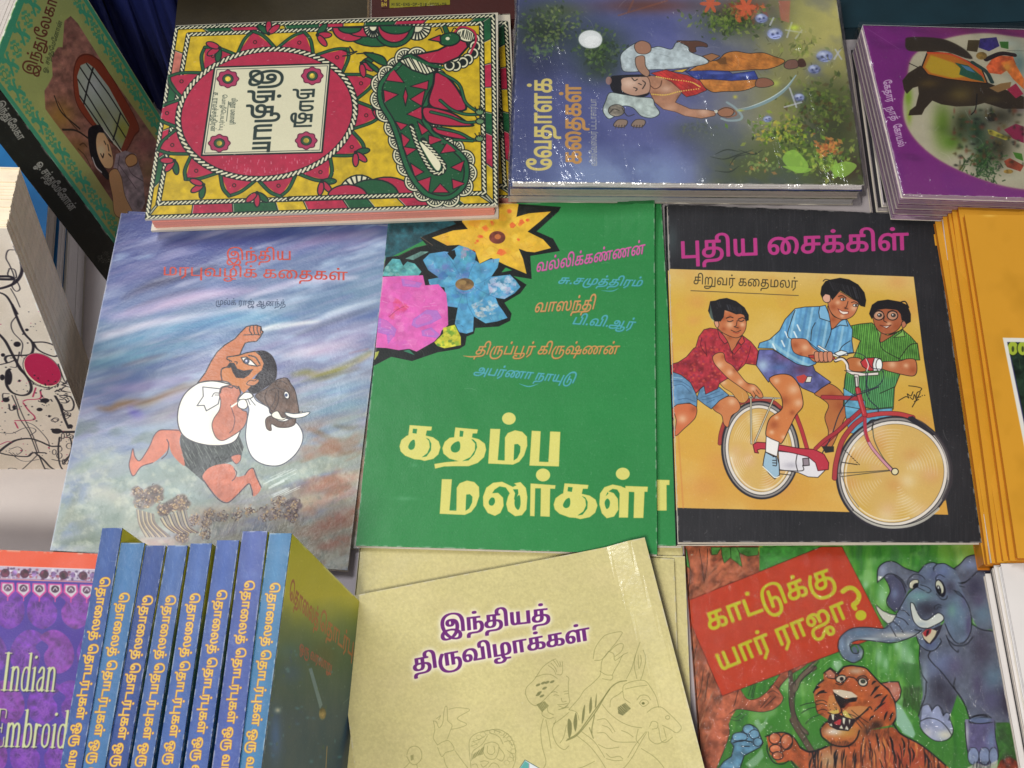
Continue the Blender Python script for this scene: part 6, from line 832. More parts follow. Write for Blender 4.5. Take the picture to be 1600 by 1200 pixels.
for x, y, rx, ry in [(175, 760, 52, 50), (280, 790, 54, 70), (180, 855, 52, 40), (200, 915, 48, 36)]: c.ell(x, y, rx, ry, 'b8603a', ln=9, lc=BK, grain=.4); c.blob(x-15, y-12, rx*.4, ry*.4, 'd8a07c', .6)
c.lines([[(105, 820), (110, 880), (160, 970), (240, 990), (300, 960)], [(240, 880), (300, 840), (330, 800)]], 9, BK)
HD = [(610, 180), (670, 130), (720, 170), (740, 190), (790, 120), (870, 110), (980, 130), (1030, 180), (1110, 260), (1190, 320), (1250, 420), (1260, 560), (1220, 640), (1040, 680), (920, 800), (830, 830), (700, 820), (600, 740), (580, 680), (620, 630), (660, 600), (550, 530), (530, 430), (520, 350), (560, 280), (610, 230)]
c.poly(HD, 'ae5628', grain=.3, seed=9); m = c.mask(HD)
for x, y, rx, ry, col, a in [(900, 160, 80, 30, 'b8a890', .8), (1160, 480, 70, 90, 'b04028', .8), (640, 340, 50, 70, 'a84a2c', .5), (800, 700, 150, 70, 'c08c3c', .9), (700, 700, 80, 36, 'd0c8bc', 1), (600, 440, 40, 40, 'c87840', .6), (860, 280, 80, 60, 'c0562c', .7), (1040, 360, 60, 60, 'a85030', .6), (1080, 640, 60, 50, '2c1a14', .9), (1000, 700, 60, 50, '2c1a14', .7)]: c.blob(x, y, rx, ry, col, a, clip=m)
c.line(HD[:6], 10, BK, sm=False); c.lines([[(730, 185), (790, 125), (860, 108)], [(870, 110), (980, 130), (1030, 175), (1110, 260), (1190, 330), (1245, 430), (1262, 560), (1225, 640)], [(580, 680), (600, 750), (700, 820), (820, 830), (900, 770), (930, 690)], [(580, 680), (620, 625), (665, 605)], [(520, 350), (560, 280), (610, 240)]], 13, BK)
c.poly([(1120, 270), (1200, 255), (1280, 255), (1305, 330), (1290, 400), (1255, 440), (1190, 320)], 'b0604a', ln=10, lc=BK); c.blob(1240, 330, 34, 50, 'c09080', .7); c.poly([(620, 170), (670, 140), (720, 190), (710, 230), (650, 220)], 'b87058', ln=8, lc=BK)
for P in [[(530, 330), (580, 300)], [(540, 380), (620, 330)], [(560, 360), (640, 350)], [(1030, 380), (1080, 330), (1110, 290)], [(1060, 400), (1130, 370)], [(1110, 470), (1180, 370)], [(1060, 520), (1160, 440)], [(1090, 300), (1060, 340)], [(1040, 280), (1080, 250)], [(1020, 600), (1060, 560)], [(1150, 600), (1180, 520)], [(1200, 600), (1230, 530)]]: c.line([P[0], ((P[0][0]+P[-1][0])/2, (P[0][1]+P[-1][1])/2-8), P[-1]], 18, BK, taper=1)
c.ell(765, 228, 46, 32, 'c8b89c', ang=-15, ln=10, lc=BK); c.ell(772, 230, 18, 18, BK); c.ell(960, 258, 42, 36, 'c8c0a8', ang=20, ln=11, lc=BK); c.ell(962, 252, 20, 16, '3a4434', ln=5, lc=BK); c.lines([[(900, 240), (930, 210), (980, 205), (1010, 240)], [(720, 270), (770, 280), (830, 210)], [(830, 210), (880, 220), (915, 250)]], 9, BK)
c.poly([(690, 325), (760, 325), (860, 345), (915, 385), (890, 400), (780, 400), (720, 380)], 'cfc0a8'); c.poly([(695, 345), (760, 385), (810, 410), (870, 395), (915, 395), (900, 430), (840, 440), (790, 490), (760, 490), (720, 420)], '1c1214'); c.blob(820, 460, 30, 20, '7a2820', .7)
c.poly([(660, 380), (700, 370), (720, 430), (755, 490), (740, 540), (680, 530), (640, 480)], 'c07c40'); c.poly([(780, 530), (830, 480), (940, 470), (1010, 480), (960, 560), (880, 590), (800, 570)], 'c08048'); c.poly([(650, 520), (740, 500), (750, 530), (700, 545)], 'c8b050'); c.poly([(775, 530), (800, 505), (880, 580), (800, 570)], 'c8b858')
c.lines([[(765, 490), (770, 520), (740, 545), (690, 545), (650, 530)], [(770, 520), (800, 570), (880, 590), (960, 540), (1020, 480), (1040, 500)], [(900, 600), (970, 530), (1010, 500)]], 10, BK)
for k in range(12): c.ell(660+rr.uniform(0, 70), 440+rr.uniform(0, 70), 4, 4, BK)
MO = [(665, 555), (740, 545), (800, 575), (890, 600), (870, 640), (830, 690), (730, 680), (670, 650), (650, 610)]
c.poly(MO, '2a1820', ln=9, lc=BK); c.poly([(700, 620), (750, 590), (770, 590), (760, 640), (720, 640)], 'b83038')
for P in [[(680, 545), (705, 545), (700, 600), (688, 590)], [(780, 575), (805, 580), (795, 640), (782, 620)], [(835, 590), (850, 595), (840, 640)], [(660, 640), (680, 625), (690, 655)], [(750, 670), (770, 640), (785, 675)], [(800, 680), (815, 645), (835, 680)]]: c.poly(P, 'd8d8c0')
for P in [[(400, 470), (460, 450), (530, 440)], [(410, 535), (470, 500), (540, 480)], [(450, 630), (500, 580), (600, 540)], [(830, 540), (900, 570), (980, 650)], [(860, 510), (920, 560), (1010, 620)], [(840, 550), (900, 610), (950, 670)], [(540, 430), (600, 420), (640, 440)], [(545, 460), (600, 450), (640, 470)], [(550, 520), (600, 500), (640, 510)], [(540, 440), (545, 500), (560, 540)]]: c.line(P, 6, BK)
for k in range(18): x = 660+k*14; c.line([(x, 830), (x-10, 790+rr.uniform(-10, 10))], 5, BK)
for k in range(26): x, y = rr.uniform(980, 1230), rr.uniform(620, 700); c.line([(x, y), (x-rr.uniform(-10, 40), y+rr.uniform(40, 90))], 9, BK, taper=1)
# monkey-blue paw, light leaves
c.z(1060, 1040, .13333)
c.poly([(470, 1200), (530, 1120), (620, 1060), (650, 940), (610, 890), (640, 800), (740, 770), (830, 680), (880, 700), (930, 740), (960, 820), (995, 900), (960, 950), (770, 1050), (720, 1200)], '54809c', grain=.3, ln=10, lc=BK)
for P in [(720, 830, 90, 54), (820, 740, 66, 56), (890, 800, 60, 54), (930, 890, 54, 50)]: c.ell(*P, '6490ac', ln=9, lc=BK, grain=.3, a=.9)
c.lines([[(640, 900), (740, 870), (860, 890)], [(740, 940), (830, 940)]], 12, BK)
for P in [[(880, 660), (930, 620), (980, 700), (1050, 580), (1020, 700), (960, 780)], [(780, 1150), (900, 1050), (980, 960), (1000, 1060), (930, 1150), (850, 1200)]]: c.poly(P, '8cb098', .7, soft=6)
c.z(1180, 1020, .175)
c.poly([(1255, 440), (1300, 470), (1400, 640), (1430, 720), (1410, 760), (1330, 720), (1260, 630)], '8fb8a4', .9, soft=4); c.poly([(700, 80), (760, 60), (780, 110), (730, 170)], 'a8c8b0', .6, soft=5)
c.poly([(1310, 80), (1350, 300), (1500, 350), (1480, 100)], '2c6424', .6, soft=10); c.poly([(1320, 300), (1480, 300), (1470, 560), (1380, 470), (1320, 500)], '263f1e', .6, soft=10)
for k in range(26): x, y = rr.uniform(1320, 1490), rr.uniform(250, 500); c.line([(x, y), (x+rr.uniform(-16, 16), y+60)], 4, '16240f', a=.7)
c.z(0, 0, 1)
c = cv('folk', 1040, 700, 'b9b09c')
c.z(220, 0, .3625); rr = np.random.default_rng(31)
YE, RE, GR, BK, WH = 'c0a012', 'a81e3c', '14502c', '0e1a18', 'cfcaa8'
O = [(152, 118), (1518, 66), (1530, 884), (26, 938)]; I = [(205, 148), (1468, 100), (1480, 832), (75, 876)]
c.poly(O, YE)
def lerp(a, b, t): return (a[0]+(b[0]-a[0])*t, a[1]+(b[1]-a[1])*t)
def side(o0, o1, i0, i1, cuts, cols, sl=.02):
    for k in range(len(cols)):
        a, b = cuts[k], cuts[k+1]; c.poly([lerp(o0, o1, a), lerp(o0, o1, b), lerp(i0, i1, b-sl), lerp(i0, i1, a-sl)], cols[k], grain=.2, seed=k)
        q = lerp(o0, o1, b); r = lerp(i0, i1, b-sl); c.line([q, r], 13, BK, sm=False); c.line([q, r], 5, WH, sm=False, a=.8)
side(O[0], O[1], I[0], I[1], [0, .08, .165, .25, .34, .45, .53, .60, .70, .8, .955, 1], [YE, GR, RE, YE, GR, RE, YE, GR, RE, YE, GR], -.0)
side(O[3], O[2], I[3], I[2], [0, .13, .25, .38, .465, .585, .66, .75, .84, .92, 1], [YE, RE, GR, YE, RE, GR, YE, RE, GR, YE])
side(O[1], O[2], I[1], I[2], [0, .12, .25, .38, .52, .64, .82, 1], [GR, YE, RE, YE, GR, RE, YE], 0)
side(O[0], O[3], I[0], I[3], [0, .12, .27, .42, .55, .7, .86, 1], [YE, 'b06050', GR, YE, RE, GR, YE], 0)
c.poly(I, YE, grain=.16, seed=2); c.mix(c.mask(I)*np.clip(c.N(60, 60, 0, 7, 3)-.45, 0, 1), 'a88a10', .8)
def rope(P, w=20, closed=False, sm=False, gap=None):
    Q = np.asarray(P, float)
    if sm: Q = catmull(Q, closed, 8)
    if closed: Q = np.vstack([Q, Q[:1]])
    c.line(Q, w+7, BK, sm=False)
    d = np.hypot(*np.diff(Q, axis=0).T); L = np.concatenate([[0], np.cumsum(d)]); gap = gap or w*1.25; s = gap/2
    while s < L[-1]:
        i = min(np.searchsorted(L, s)-1, len(Q)-2); t = (s-L[i])/max(d[i], 1e-6); q = Q[i]+(Q[i+1]-Q[i])*t; u = (Q[i+1]-Q[i])/max(d[i], 1e-6); n = np.array([-u[1], u[0]])
        c.line([q-u*gap*.42+n*w*.32, q+u*gap*.42-n*w*.32], w*.42, WH, sm=False); s += gap
rope(O, 15, True); rope(I, 15, True)
# red disc with petals
cx, cy, rx, ry = 542, 490, 380, 280
th = lambda d: (cx+rx*math.cos(math.radians(d))*1.0+(-35*math.sin(math.radians(d))), cy+ry*math.sin(math.radians(d)))
m = 14
for k in range(m):
    a = 360/m*k-12; p0, p1, pt = th(a), th(a+360/m), None
    mid = th(a+180/m); tip = (cx+(mid[0]-cx)*1.30, cy+(mid[1]-cy)*1.30)
    P = [p0, lerp(p0, tip, .5), tip, lerp(p1, tip, .5), p1]; Q = [(p0[0]+(x-p0[0]), y) for x, y in P]
    c.poly(P, RE, grain=.1, ln=0); c.line([p0, (lerp(p0, tip, .5)[0]+(mid[0]-cx)*.06, lerp(p0, tip, .5)[1]+(mid[1]-cy)*.06), tip], 16, BK); c.line([p0, (lerp(p0, tip, .5)[0]+(mid[0]-cx)*.06, lerp(p0, tip, .5)[1]+(mid[1]-cy)*.06), tip], 9, GR)
    c.line([p1, (lerp(p1, tip, .5)[0]+(mid[0]-cx)*.06, lerp(p1, tip, .5)[1]+(mid[1]-cy)*.06), tip], 16, BK); c.line([p1, (lerp(p1, tip, .5)[0]+(mid[0]-cx)*.06, lerp(p1, tip, .5)[1]+(mid[1]-cy)*.06), tip], 9, GR)
    q = (cx+(mid[0]-cx)*1.13, cy+(mid[1]-cy)*1.13); c.ell(q[0], q[1], 7, 7, None, ln=4, lc='3a1010')
E1 = [th(d) for d in range(0, 360, 8)]
c.poly(E1, RE, grain=.08, seed=9); rope(E1, 19, True, gap=22)
def tre(x, y, a, s=1):
    for k, (da, col) in enumerate([(-50, GR), (0, RE), (50, RE)]):
        t = math.radians(a+da); c.ell(x+32*s*math.cos(t), y+32*s*math.sin(t), 30*s, 13*s, col, ang=a+da, ln=5, lc=BK)
    c.ell(x, y, 8*s, 8*s, BK)
for x, y, a in [(340, 205, 150), (550, 145, 270), (760, 150, 0), (950, 270, 30), (925, 655, 40), (780, 780, 50), (500, 830, 90), (270, 795, 150), (145, 690, 130), (1000, 470, 0)]: tre(x, y, a)
# label
LB = [(318, 288), (815, 272), (780, 655), (262, 668)]
c.poly(LB, 'cbc6a6', ln=7, lc=BK); c.line([(328, 298), (804, 282), (771, 645), (274, 658), (328, 298)], 3, '2a3438', sm=False)
for x, y in [(375, 338), (738, 325), (338, 615), (712, 604)]:
    P = [(x+44*(1+.08*math.cos(8*t))*math.cos(t), y+36*(1+.08*math.cos(8*t))*math.sin(t)) for t in np.linspace(0, 6.28, 40)]; c.poly(P, 'a02a50', ln=4, lc='4a0c28'); c.ell(x, y, 23, 20, '2a4a30', ln=3, lc=BK); c.ell(x, y, 12, 11, 'b09a30', grain=.6)
def vt(k, x, y0, y1, h, **kw): c.text(k, (x, y0), (x-(y1-y0)*.09, y1), h, '20302c', updir=(1, -.03), **kw)
vt('india', 512, 296, 655, 72, con=1, bold=5, ext=.8); vt('namadu', 690, 378, 550, 58, con=1, bold=3.5, ext=.8)
vt('mini', 392, 420, 535, 17, bold=.8); vt('mozhi', 352, 405, 560, 14, bold=.6); vt('raman', 315, 395, 565, 17, bold=.8); c.line([(378, 435), (369, 520)], 2.5, '20302c')
# hills of scales, top and bottom
def scale(x, y, rx_, ry_, a0, a1, col, hat=False):
    P = [(x, y)]+[(x+rx_*math.cos(math.radians(t)), y+ry_*math.sin(math.radians(t))) for t in np.linspace(a0, a1, 14)]
    c.poly(P, WH if hat else col, ln=6, lc=BK)
    if hat:
        for t in np.linspace(a0, a1, 12): c.line([(x+rx_*.45*math.cos(math.radians(t)), y+ry_*.45*math.sin(math.radians(t))), (x+rx_*math.cos(math.radians(t)), y+ry_*math.sin(math.radians(t)))], 7, BK)
mU = c.mask([(835, 125), (1245, 108), (1240, 215), (1000, 215), (860, 190)])
for x, y, a, b_, col, h in [(1010, 115, 140, 85, GR, 0), (900, 118, 75, 60, RE, 0), (1190, 112, 60, 60, None, 1), (1090, 112, 90, 90, GR, 0), (960, 118, 80, 40, RE, 0), (1000, 112, 40, 50, None, 1), (1090, 112, 70, 70, RE, 0), (1100, 110, 70, 36, GR, 0), (900, 118, 50, 25, GR, 0)]: scale(x, y, a, b_, 0, 180, col or WH, bool(h))
for x, y, a, b_, col, h in [(940, 845, 90, 92, None, 1), (1060, 842, 120, 80, RE, 0), (1000, 842, 110, 70, GR, 0), (890, 845, 85, 50, RE, 0)]: scale(x, y, a, b_, 180, 360, col or WH, bool(h))
c.poly([(800, 846), (1140, 834), (1140, 850), (800, 862)], YE); rope([(640, 856), (1300, 836)], 15)
# peacock
TL = [(1100, 290), (1160, 240), (1250, 280), (1275, 340), (1240, 420), (1215, 500), (1270, 580), (1350, 640), (1400, 700), (1395, 790), (1330, 850), (1240, 840), (1180, 780), (1140, 700), (1110, 600), (1080, 520), (1035, 440), (1035, 360)]
C0 = np.array([1200, 560.])
def scallop(P, r=36):
    Q = catmull(np.array(P, float), True, 6); d = np.hypot(*np.diff(np.vstack([Q, Q[:1]]), axis=0).T); L = np.concatenate([[0], np.cumsum(d)]); s = 0
    while s < L[-1]:
        i = min(np.searchsorted(L, s, 'right')-1, len(Q)-1); q = Q[i]; c.ell(q[0], q[1], r+5, r+5, BK); c.ell(q[0], q[1], r, r, WH); c.ell(q[0], q[1], r-7, r-7, BK); c.ell(q[0], q[1], r-10, r-10, WH)
        for t in range(0, 360, 24): c.line([tuple(q), (q[0]+(r-9)*math.cos(math.radians(t)), q[1]+(r-9)*math.sin(math.radians(t)))], 5, BK)
        s += r*1.5
scallop(TL, 42)
c.poly(TL, GR, sm=True); c.line(TL, 26, BK, closed=True); c.line(TL, 15, '175a34', closed=True)
tm = c.mask(TL, True)
for P in [[(1085, 290), (1135, 355), (1055, 345)], [(1045, 385), (1110, 405), (1050, 440)], [(1140, 375), (1150, 410), (1140, 455), (1130, 415)], [(1160, 370), (1240, 345), (1235, 385)], [(1160, 425), (1225, 385), (1210, 455)], [(1145, 490), (1210, 455), (1212, 515)], [(1095, 520), (1150, 535), (1120, 560)], [(1190, 520), (1210, 580), (1240, 560)], [(1120, 570), (1160, 600), (1130, 640)], [(1240, 580), (1305, 600), (1240, 625)], [(1130, 630), (1190, 640), (1145, 670)], [(1290, 660), (1320, 610), (1360, 650)], [(1160, 700), (1220, 740), (1180, 760)], [(1335, 720), (1395, 690), (1380, 740)], [(1190, 780), (1250, 760), (1240, 830)], [(1255, 830), (1290, 790), (1330, 830)], [(1340, 770), (1400, 790), (1345, 815)]]: c.poly(P, RE, ln=4, lc=BK, clip=tm)
c.line([(1165, 535), (1200, 640), (1245, 720), (1285, 740), (1305, 715), (1280, 670), (1220, 610)], 8, BK)
rope([(1165, 540), (1195, 630), (1250, 730), (1290, 745), (1308, 718), (1285, 680), (1215, 600)], 14, sm=True); c.poly([(1200, 610), (1240, 640), (1290, 700), (1280, 735), (1250, 700)], 'd8d2b0', sm=True)
# body, legs
BD = [(1270, 310), (1320, 330), (1370, 390), (1400, 470), (1290, 470), (1240, 440), (1260, 360)]
c.poly(BD, RE, sm=True, ln=9, lc=BK); c.poly([(1220, 460), (1330, 480), (1400, 520), (1430, 540), (1310, 540), (1230, 520)], RE, sm=True, ln=8, lc=BK); c.poly([(1260, 545), (1350, 560), (1420, 600), (1330, 590), (1270, 570)], RE, sm=True, ln=8, lc=BK)
for P in [[(1290, 310), (1370, 360), (1400, 440), (1460, 485)], [(1290, 430), (1340, 470), (1400, 490), (1465, 490)], [(1250, 480), (1330, 500), (1400, 525), (1465, 520)], [(1280, 550), (1370, 570), (1430, 600), (1470, 600)], [(1350, 600), (1430, 605)]]: c.line(P, 15, BK); c.line(P, 8, '1c5a38')
for x, y in [(1460, 480), (1462, 520), (1460, 595)]: c.ell(x, y, 18, 13, '5a7c50', ln=5, lc=BK); c.lines([[(x-10, y-6), (x-20, y-22)], [(x, y-8), (x-2, y-26)], [(x+8, y-6), (x+18, y-20)]], 4, BK)
# neck, head
scallop([(1420, 150), (1440, 210), (1400, 260), (1330, 280)], 22)
NK = [(1180, 235), (1280, 215), (1340, 185), (1350, 165), (1400, 170), (1410, 200), (1370, 245), (1300, 275), (1240, 270)]
c.poly(NK, RE, ln=9, lc=BK); c.poly([(1110, 260), (1180, 235), (1230, 280), (1280, 300), (1230, 320), (1170, 300)], WH, ln=7, lc=BK); c.hatch([(1110, 260), (1180, 235), (1230, 280), (1280, 300), (1230, 320), (1170, 300)], 60, 12, 5, BK)
c.line([(1160, 240), (1240, 275), (1300, 290)], 12, GR)
c.ell(1400, 150, 42, 28, WH, ln=7, lc=BK, ang=20); c.hatch([(1365, 140), (1400, 125), (1440, 150), (1430, 175), (1390, 165)], 100, 8, 4, BK); c.line([(1350, 140), (1380, 115), (1430, 130), (1445, 170), (1420, 230)], 9, 'a81e3c')
c.ell(1330, 168, 46, 28, GR, ln=7, lc=BK, ang=-8); c.poly([(1240, 170), (1290, 150), (1292, 180)], RE, ln=6, lc=BK); c.ell(1322, 165, 9, 7, WH); c.poly([(1300, 115), (1315, 105), (1330, 140), (1310, 145)], GR, ln=4, lc=BK); c.lines([[(1300, 140), (1290, 120), (1270, 130)], [(1340, 135), (1350, 120), (1362, 126)]], 5, BK)
for P in [[(960, 225), (1040, 240), (1060, 280), (1020, 270)], [(965, 255), (1020, 290), (1020, 310), (990, 290)]]: c.poly(P, GR, sm=True, ln=6, lc=BK)
c.lines([[(870, 215), (900, 225), (930, 220), (900, 235), (870, 240)], [(900, 200), (920, 225)], [(930, 230), (1000, 225)]], 6, BK)
# scuffs
for k in range(260):
    x, y = rr.uniform(160, 1500), rr.uniform(130, 900); c.line([(x, y), (x+rr.uniform(-8, 8), y+rr.uniform(-3, 3))], rr.uniform(1.5, 4), 'd8b0a8', a=rr.uniform(.1, .5))
for k in range(60): x, y = rr.uniform(350, 750), rr.uniform(670, 745); c.line([(x, y), (x, y+rr.uniform(3, 14))], 2.5, 'e0a8b0', a=.5)
c.text('mini', (495, 62), (320, 70), 26, '1c2030', bold=.5); c.line([(960, 50), (980, 56), (1000, 50)], 5, '1c2030')
c = cv('ghost', 960, 760, '4d5488')
c.z(0, 0, 1); rr = np.random.default_rng(71)
X, Y = c.PX, c.PY
c.mix(np.clip((X-900)/160, 0, 1), '5a5f94'); c.mix(np.clip((X-1050)/100, 0, 1), '7a7c78', .9); c.mix(np.clip((X-1150)/60, 0, 1), '86844e', .9); c.mix(np.clip((X-1230)/60, 0, 1)*np.clip((140-Y)/60, 0, 1), 'b0a860', .95)
c.mix(np.clip((Y-215)/50, 0, 1)*np.clip((1120-X)/80, 0, 1), '7d90b4', .8); c.mix(np.clip((Y-190)/60, 0, 1)*np.clip((X-1080)/60, 0, 1), '4a5530', .85)
c.mix(np.clip((880-X)/60, 0, 1), '39406e', .7); c.mix(np.clip((c.N(60, 40, 20, 3, 4)-.5)*4, 0, 1), '3c4478', .35)
c.z(780, 0, .375)
def foliage(x0, x1, y0, y1, n, cols, s=12, a=.7, seed=1, clip=None):
    r = np.random.default_rng(seed)
    for k in range(n):
        x, y = r.normal((x0+x1)/2, (x1-x0)/4), r.normal((y0+y1)/2, (y1-y0)/4); t = r.uniform(0, 6.28); q = r.uniform(.5, 1.4)*s
        c.poly([(x, y), (x+q*math.cos(t-.5), y+q*math.sin(t-.5)), (x+1.8*q*math.cos(t), y+1.8*q*math.sin(t)), (x+q*math.cos(t+.5), y+q*math.sin(t+.5))], str(r.choice(cols)), a*r.uniform(.5, 1), clip=clip)
for x, y, a, b_, col, al in [(180, 120, 160, 110, '20301c', .85), (420, 200, 130, 110, '22381c', .8), (250, 40, 120, 40, '4c5c30', .7), (420, 280, 80, 60, '2a3a28', .7), (160, 260, 130, 90, '262c4a', .7), (980, 80, 150, 70, '2c3a18', .85), (1020, 30, 100, 40, '7a3a20', .7), (620, 20, 220, 34, '6a3826', .8), (1400, 500, 150, 200, '2e3418', .8), (1330, 400, 110, 60, '4a5a24', .7), (1250, 640, 160, 90, '4a6224', .6), (1450, 700, 100, 60, '3c2818', .8), (900, 560, 120, 80, '5a6458', .6), (780, 540, 100, 50, '4c5450', .5)]: c.blob(x, y, a, b_, col, al)
foliage(90, 330, 20, 200, 260, ['3c5a24', '5a7830', '283c1c', '7a8c40', '1c2c18', '8c9c50'], 11, .6, 1); foliage(330, 500, 110, 280, 220, ['3c5a24', '507030', '283c1c', '1c2c18', '6c8440'], 12, .6, 2)
foliage(120, 230, 160, 250, 60, ['4a6a3c', '5c7c50', '6c8a40'], 12, .5, 3)
foliage(800, 1120, 10, 140, 340, ['3c5a1c', '6a8430', '283814', '8a9a40', '54701f'], 12, .7, 4); foliage(960, 1100, 0, 70, 60, ['c05030', 'd86a34', 'a83a20', '8a4020'], 16, .8, 5)
for x, y in [(1030, 25), (880, 12)]:
    for t in range(0, 360, 60): c.ell(x+22*math.cos(math.radians(t)), y+20*math.sin(math.radians(t)), 22, 8, 'c85a34', ang=t, a=.9)
c.lines([[(500, 60), (700, 0)], [(540, 45), (560, 0)]], 8, '8a5038', a=.5)
foliage(1050, 1340, 480, 620, 240, ['8ca828', 'a8b830', '4a6a1c', 'c0a838', '5c8424', '283814'], 13, .75, 6); foliage(1200, 1480, 330, 560, 300, ['3c5218', '5c7424', '28381a', '7a8c34', '4a3418'], 14, .6, 7)
foliage(1230, 1500, 600, 740, 200, ['7aa034', '98b83c', '54742a', 'b8c050', '3c5220'], 15, .65, 8); foliage(1320, 1420, 570, 650, 60, ['c87838', 'a85a2c', 'd89448'], 14, .8, 9); foliage(1200, 1330, 120, 260, 70, ['8a9a3c', '6c7c30', 'a8a85a', '4c5c28'], 14, .6, 10)
foliage(980, 1180, 640, 720, 60, ['8ca050', '74904a', 'a8b060', 'c08048'], 11, .6, 12); foliage(760, 900, 490, 560, 60, ['5a6450', '6a745a', '4a5448'], 10, .4, 13)
for P in [[(880, 650), (940, 660), (1000, 640), (1060, 620)], [(900, 640), (950, 620), (1010, 630)], [(960, 690), (990, 650), (1040, 640)], [(900, 710), (960, 715), (1000, 690)], [(1000, 620), (1060, 640), (1100, 620)]]: c.line(P, 5, '2c342c', a=.8, taper=1)
for P in [[(1180, 660), (1230, 620), (1290, 690), (1240, 720)], [(1380, 700), (1440, 670), (1490, 690), (1430, 740)], [(1180, 690), (1260, 720), (1300, 700)], [(1400, 660), (1420, 720), (1390, 740)]]: c.poly(P, '8cb844', .8, sm=True)
c.ell(382, 158, 50, 38, 'ccd0d0', ln=3, lc='6a7870'); c.ell(392, 168, 36, 26, 'dadcdc', a=.7)
for x, y, s in [(1095, 72, 26), (1150, 135, 32), (1355, 228, 34), (1312, 282, 26), (1250, 400, 22), (1120, 490, 18)]:
    c.blob(x, y, s*1.1, s*.9, '5c68a0', .9); c.ell(x, y, s, s*.7, '7c86b0', grain=.6, soft=2); c.blob(x-s*.2, y-s*.25, s*.6, s*.35, 'c8d0e4', .8); c.blob(x-s*.3, y+s*.1, s*.22, s*.2, '2c3460', .9); c.blob(x+s*.35, y-s*.05, s*.2, s*.18, '2c3460', .9); c.line([(x-s*.2, y+s*.5), (x+s*.6, y+s*.4)], 3, '3c4470')
for P in [[(1195, 120), (1260, 130)], [(1200, 150), (1220, 90)], [(1235, 155), (1262, 120)], [(1130, 100), (1145, 70)], [(1395, 240), (1420, 200)], [(1400, 200), (1425, 240)], [(1210, 360), (1240, 440)], [(1190, 440), (1260, 420)]]: c.line(P, 7, 'b8bcc8', a=.7, sm=False)
c.poly([(1165, 0), (1215, 0), (1210, 90), (1175, 80)], 'b06050', a=.8, soft=2)
c.blob(1280, 100, 80, 90, 'a8a45c', .6); c.blob(1230, 110, 20, 12, 'c8e040', .8); c.blob(1150, 340, 20, 14, 'b8c850', .7)
for k in range(60): x, y = rr.uniform(1050, 1420), rr.uniform(150, 330); c.line([(x, y), (x+rr.uniform(-16, 16), y+rr.uniform(-20, 20))], 3, str(rr.choice(['4a4c28', 'b0b470', '6a6a34'])), a=.6)
# the pair: swordsman lying across, white-haired figure on his shoulder
c.z(930, 30, .2125); BK = '26221e'
c.poly([(600, 150), (690, 150), (760, 150), (820, 170), (825, 195), (790, 190), (740, 195), (740, 230), (680, 230), (640, 190)], '5c3a2c', sm=True, ln=4, lc=BK)
OR = [(820, 300), (900, 290), (960, 240), (1040, 225), (1130, 240), (1230, 235), (1310, 260), (1390, 290), (1370, 320), (1270, 355), (1150, 360), (1000, 370), (880, 370), (700, 380), (700, 360)]
c.poly(OR, 'b4702c', grain=.3, seed=5, sm=True, ln=5, lc=BK); m = c.mask(OR, True)
for k in range(40): x, y = rr.uniform(800, 1380), rr.uniform(230, 360); c.line([(x, y), (x+rr.uniform(30, 70), y+rr.uniform(10, 40))], 10, str(rr.choice(['d89438', '7a3e20', 'c88430', '8a4a24'])), a=.55, clip=m, taper=1, soft=1)
c.poly([(880, 290), (960, 265), (970, 320), (920, 320)], '5c3c1c', a=.7, soft=2); c.poly([(790, 260), (860, 240), (920, 260), (850, 300)], '9c6a44', ln=4, lc=BK)
O2 = [(830, 430), (1000, 425), (1150, 425), (1200, 440), (1180, 480), (1080, 515), (950, 520), (850, 520), (760, 440)]
c.poly(O2, 'b87430', grain=.3, seed=6, sm=True, ln=5, lc=BK); m = c.mask(O2, True)
for k in range(26): x, y = rr.uniform(820, 1180), rr.uniform(430, 510); c.line([(x, y), (x+60, y+rr.uniform(-12, 12))], 9, str(rr.choice(['d8a048', '8a4420', 'a85c28'])), a=.5, clip=m, taper=1)
c.poly([(660, 370), (850, 365), (980, 370), (1010, 390), (1170, 368), (1200, 430), (1000, 440), (860, 430), (740, 430)], '2c3c88', grain=.3, ln=4, lc='141a40'); c.blob(900, 385, 90, 10, '6a7cc8', .6); c.blob(1100, 400, 60, 12, '7488d0', .6)
c.poly([(1190, 430), (1250, 420), (1300, 440), (1310, 470), (1240, 490), (1180, 480)], '8a5a44', sm=True, ln=4, lc=BK); c.poly([(1390, 320), (1420, 290), (1480, 290), (1490, 340), (1430, 355), (1395, 345)], '7c5648', sm=True, ln=4, lc=BK); c.poly([(1490, 290), (1530, 280), (1550, 330), (1500, 340)], '4a2c20', sm=True)
RD = [(410, 385), (520, 360), (600, 385), (680, 400), (770, 440), (820, 510), (740, 545), (670, 560), (600, 500), (500, 430)]
c.poly(RD, 'b8302c', grain=.2, ln=4, lc=BK); c.poly([(560, 370), (690, 350), (640, 380)], 'd8b040', ln=4, lc=BK); c.hatch(RD, 35, 26, 4, '7c1c1c', a=.6)
SKN = 'a8785c'
c.poly([(370, 400), (480, 410), (560, 450), (640, 520), (600, 580), (590, 600), (700, 650), (820, 655), (890, 670), (880, 700), (780, 720), (660, 700), (590, 670), (500, 650), (440, 600), (400, 520)], SKN, ln=4, lc='4a3024', grain=.15)
m = c.mask([(370, 400), (480, 410), (560, 450), (640, 520), (600, 580), (590, 600), (700, 650), (820, 655), (890, 670), (880, 700), (780, 720), (660, 700), (590, 670), (500, 650), (440, 600), (400, 520)])
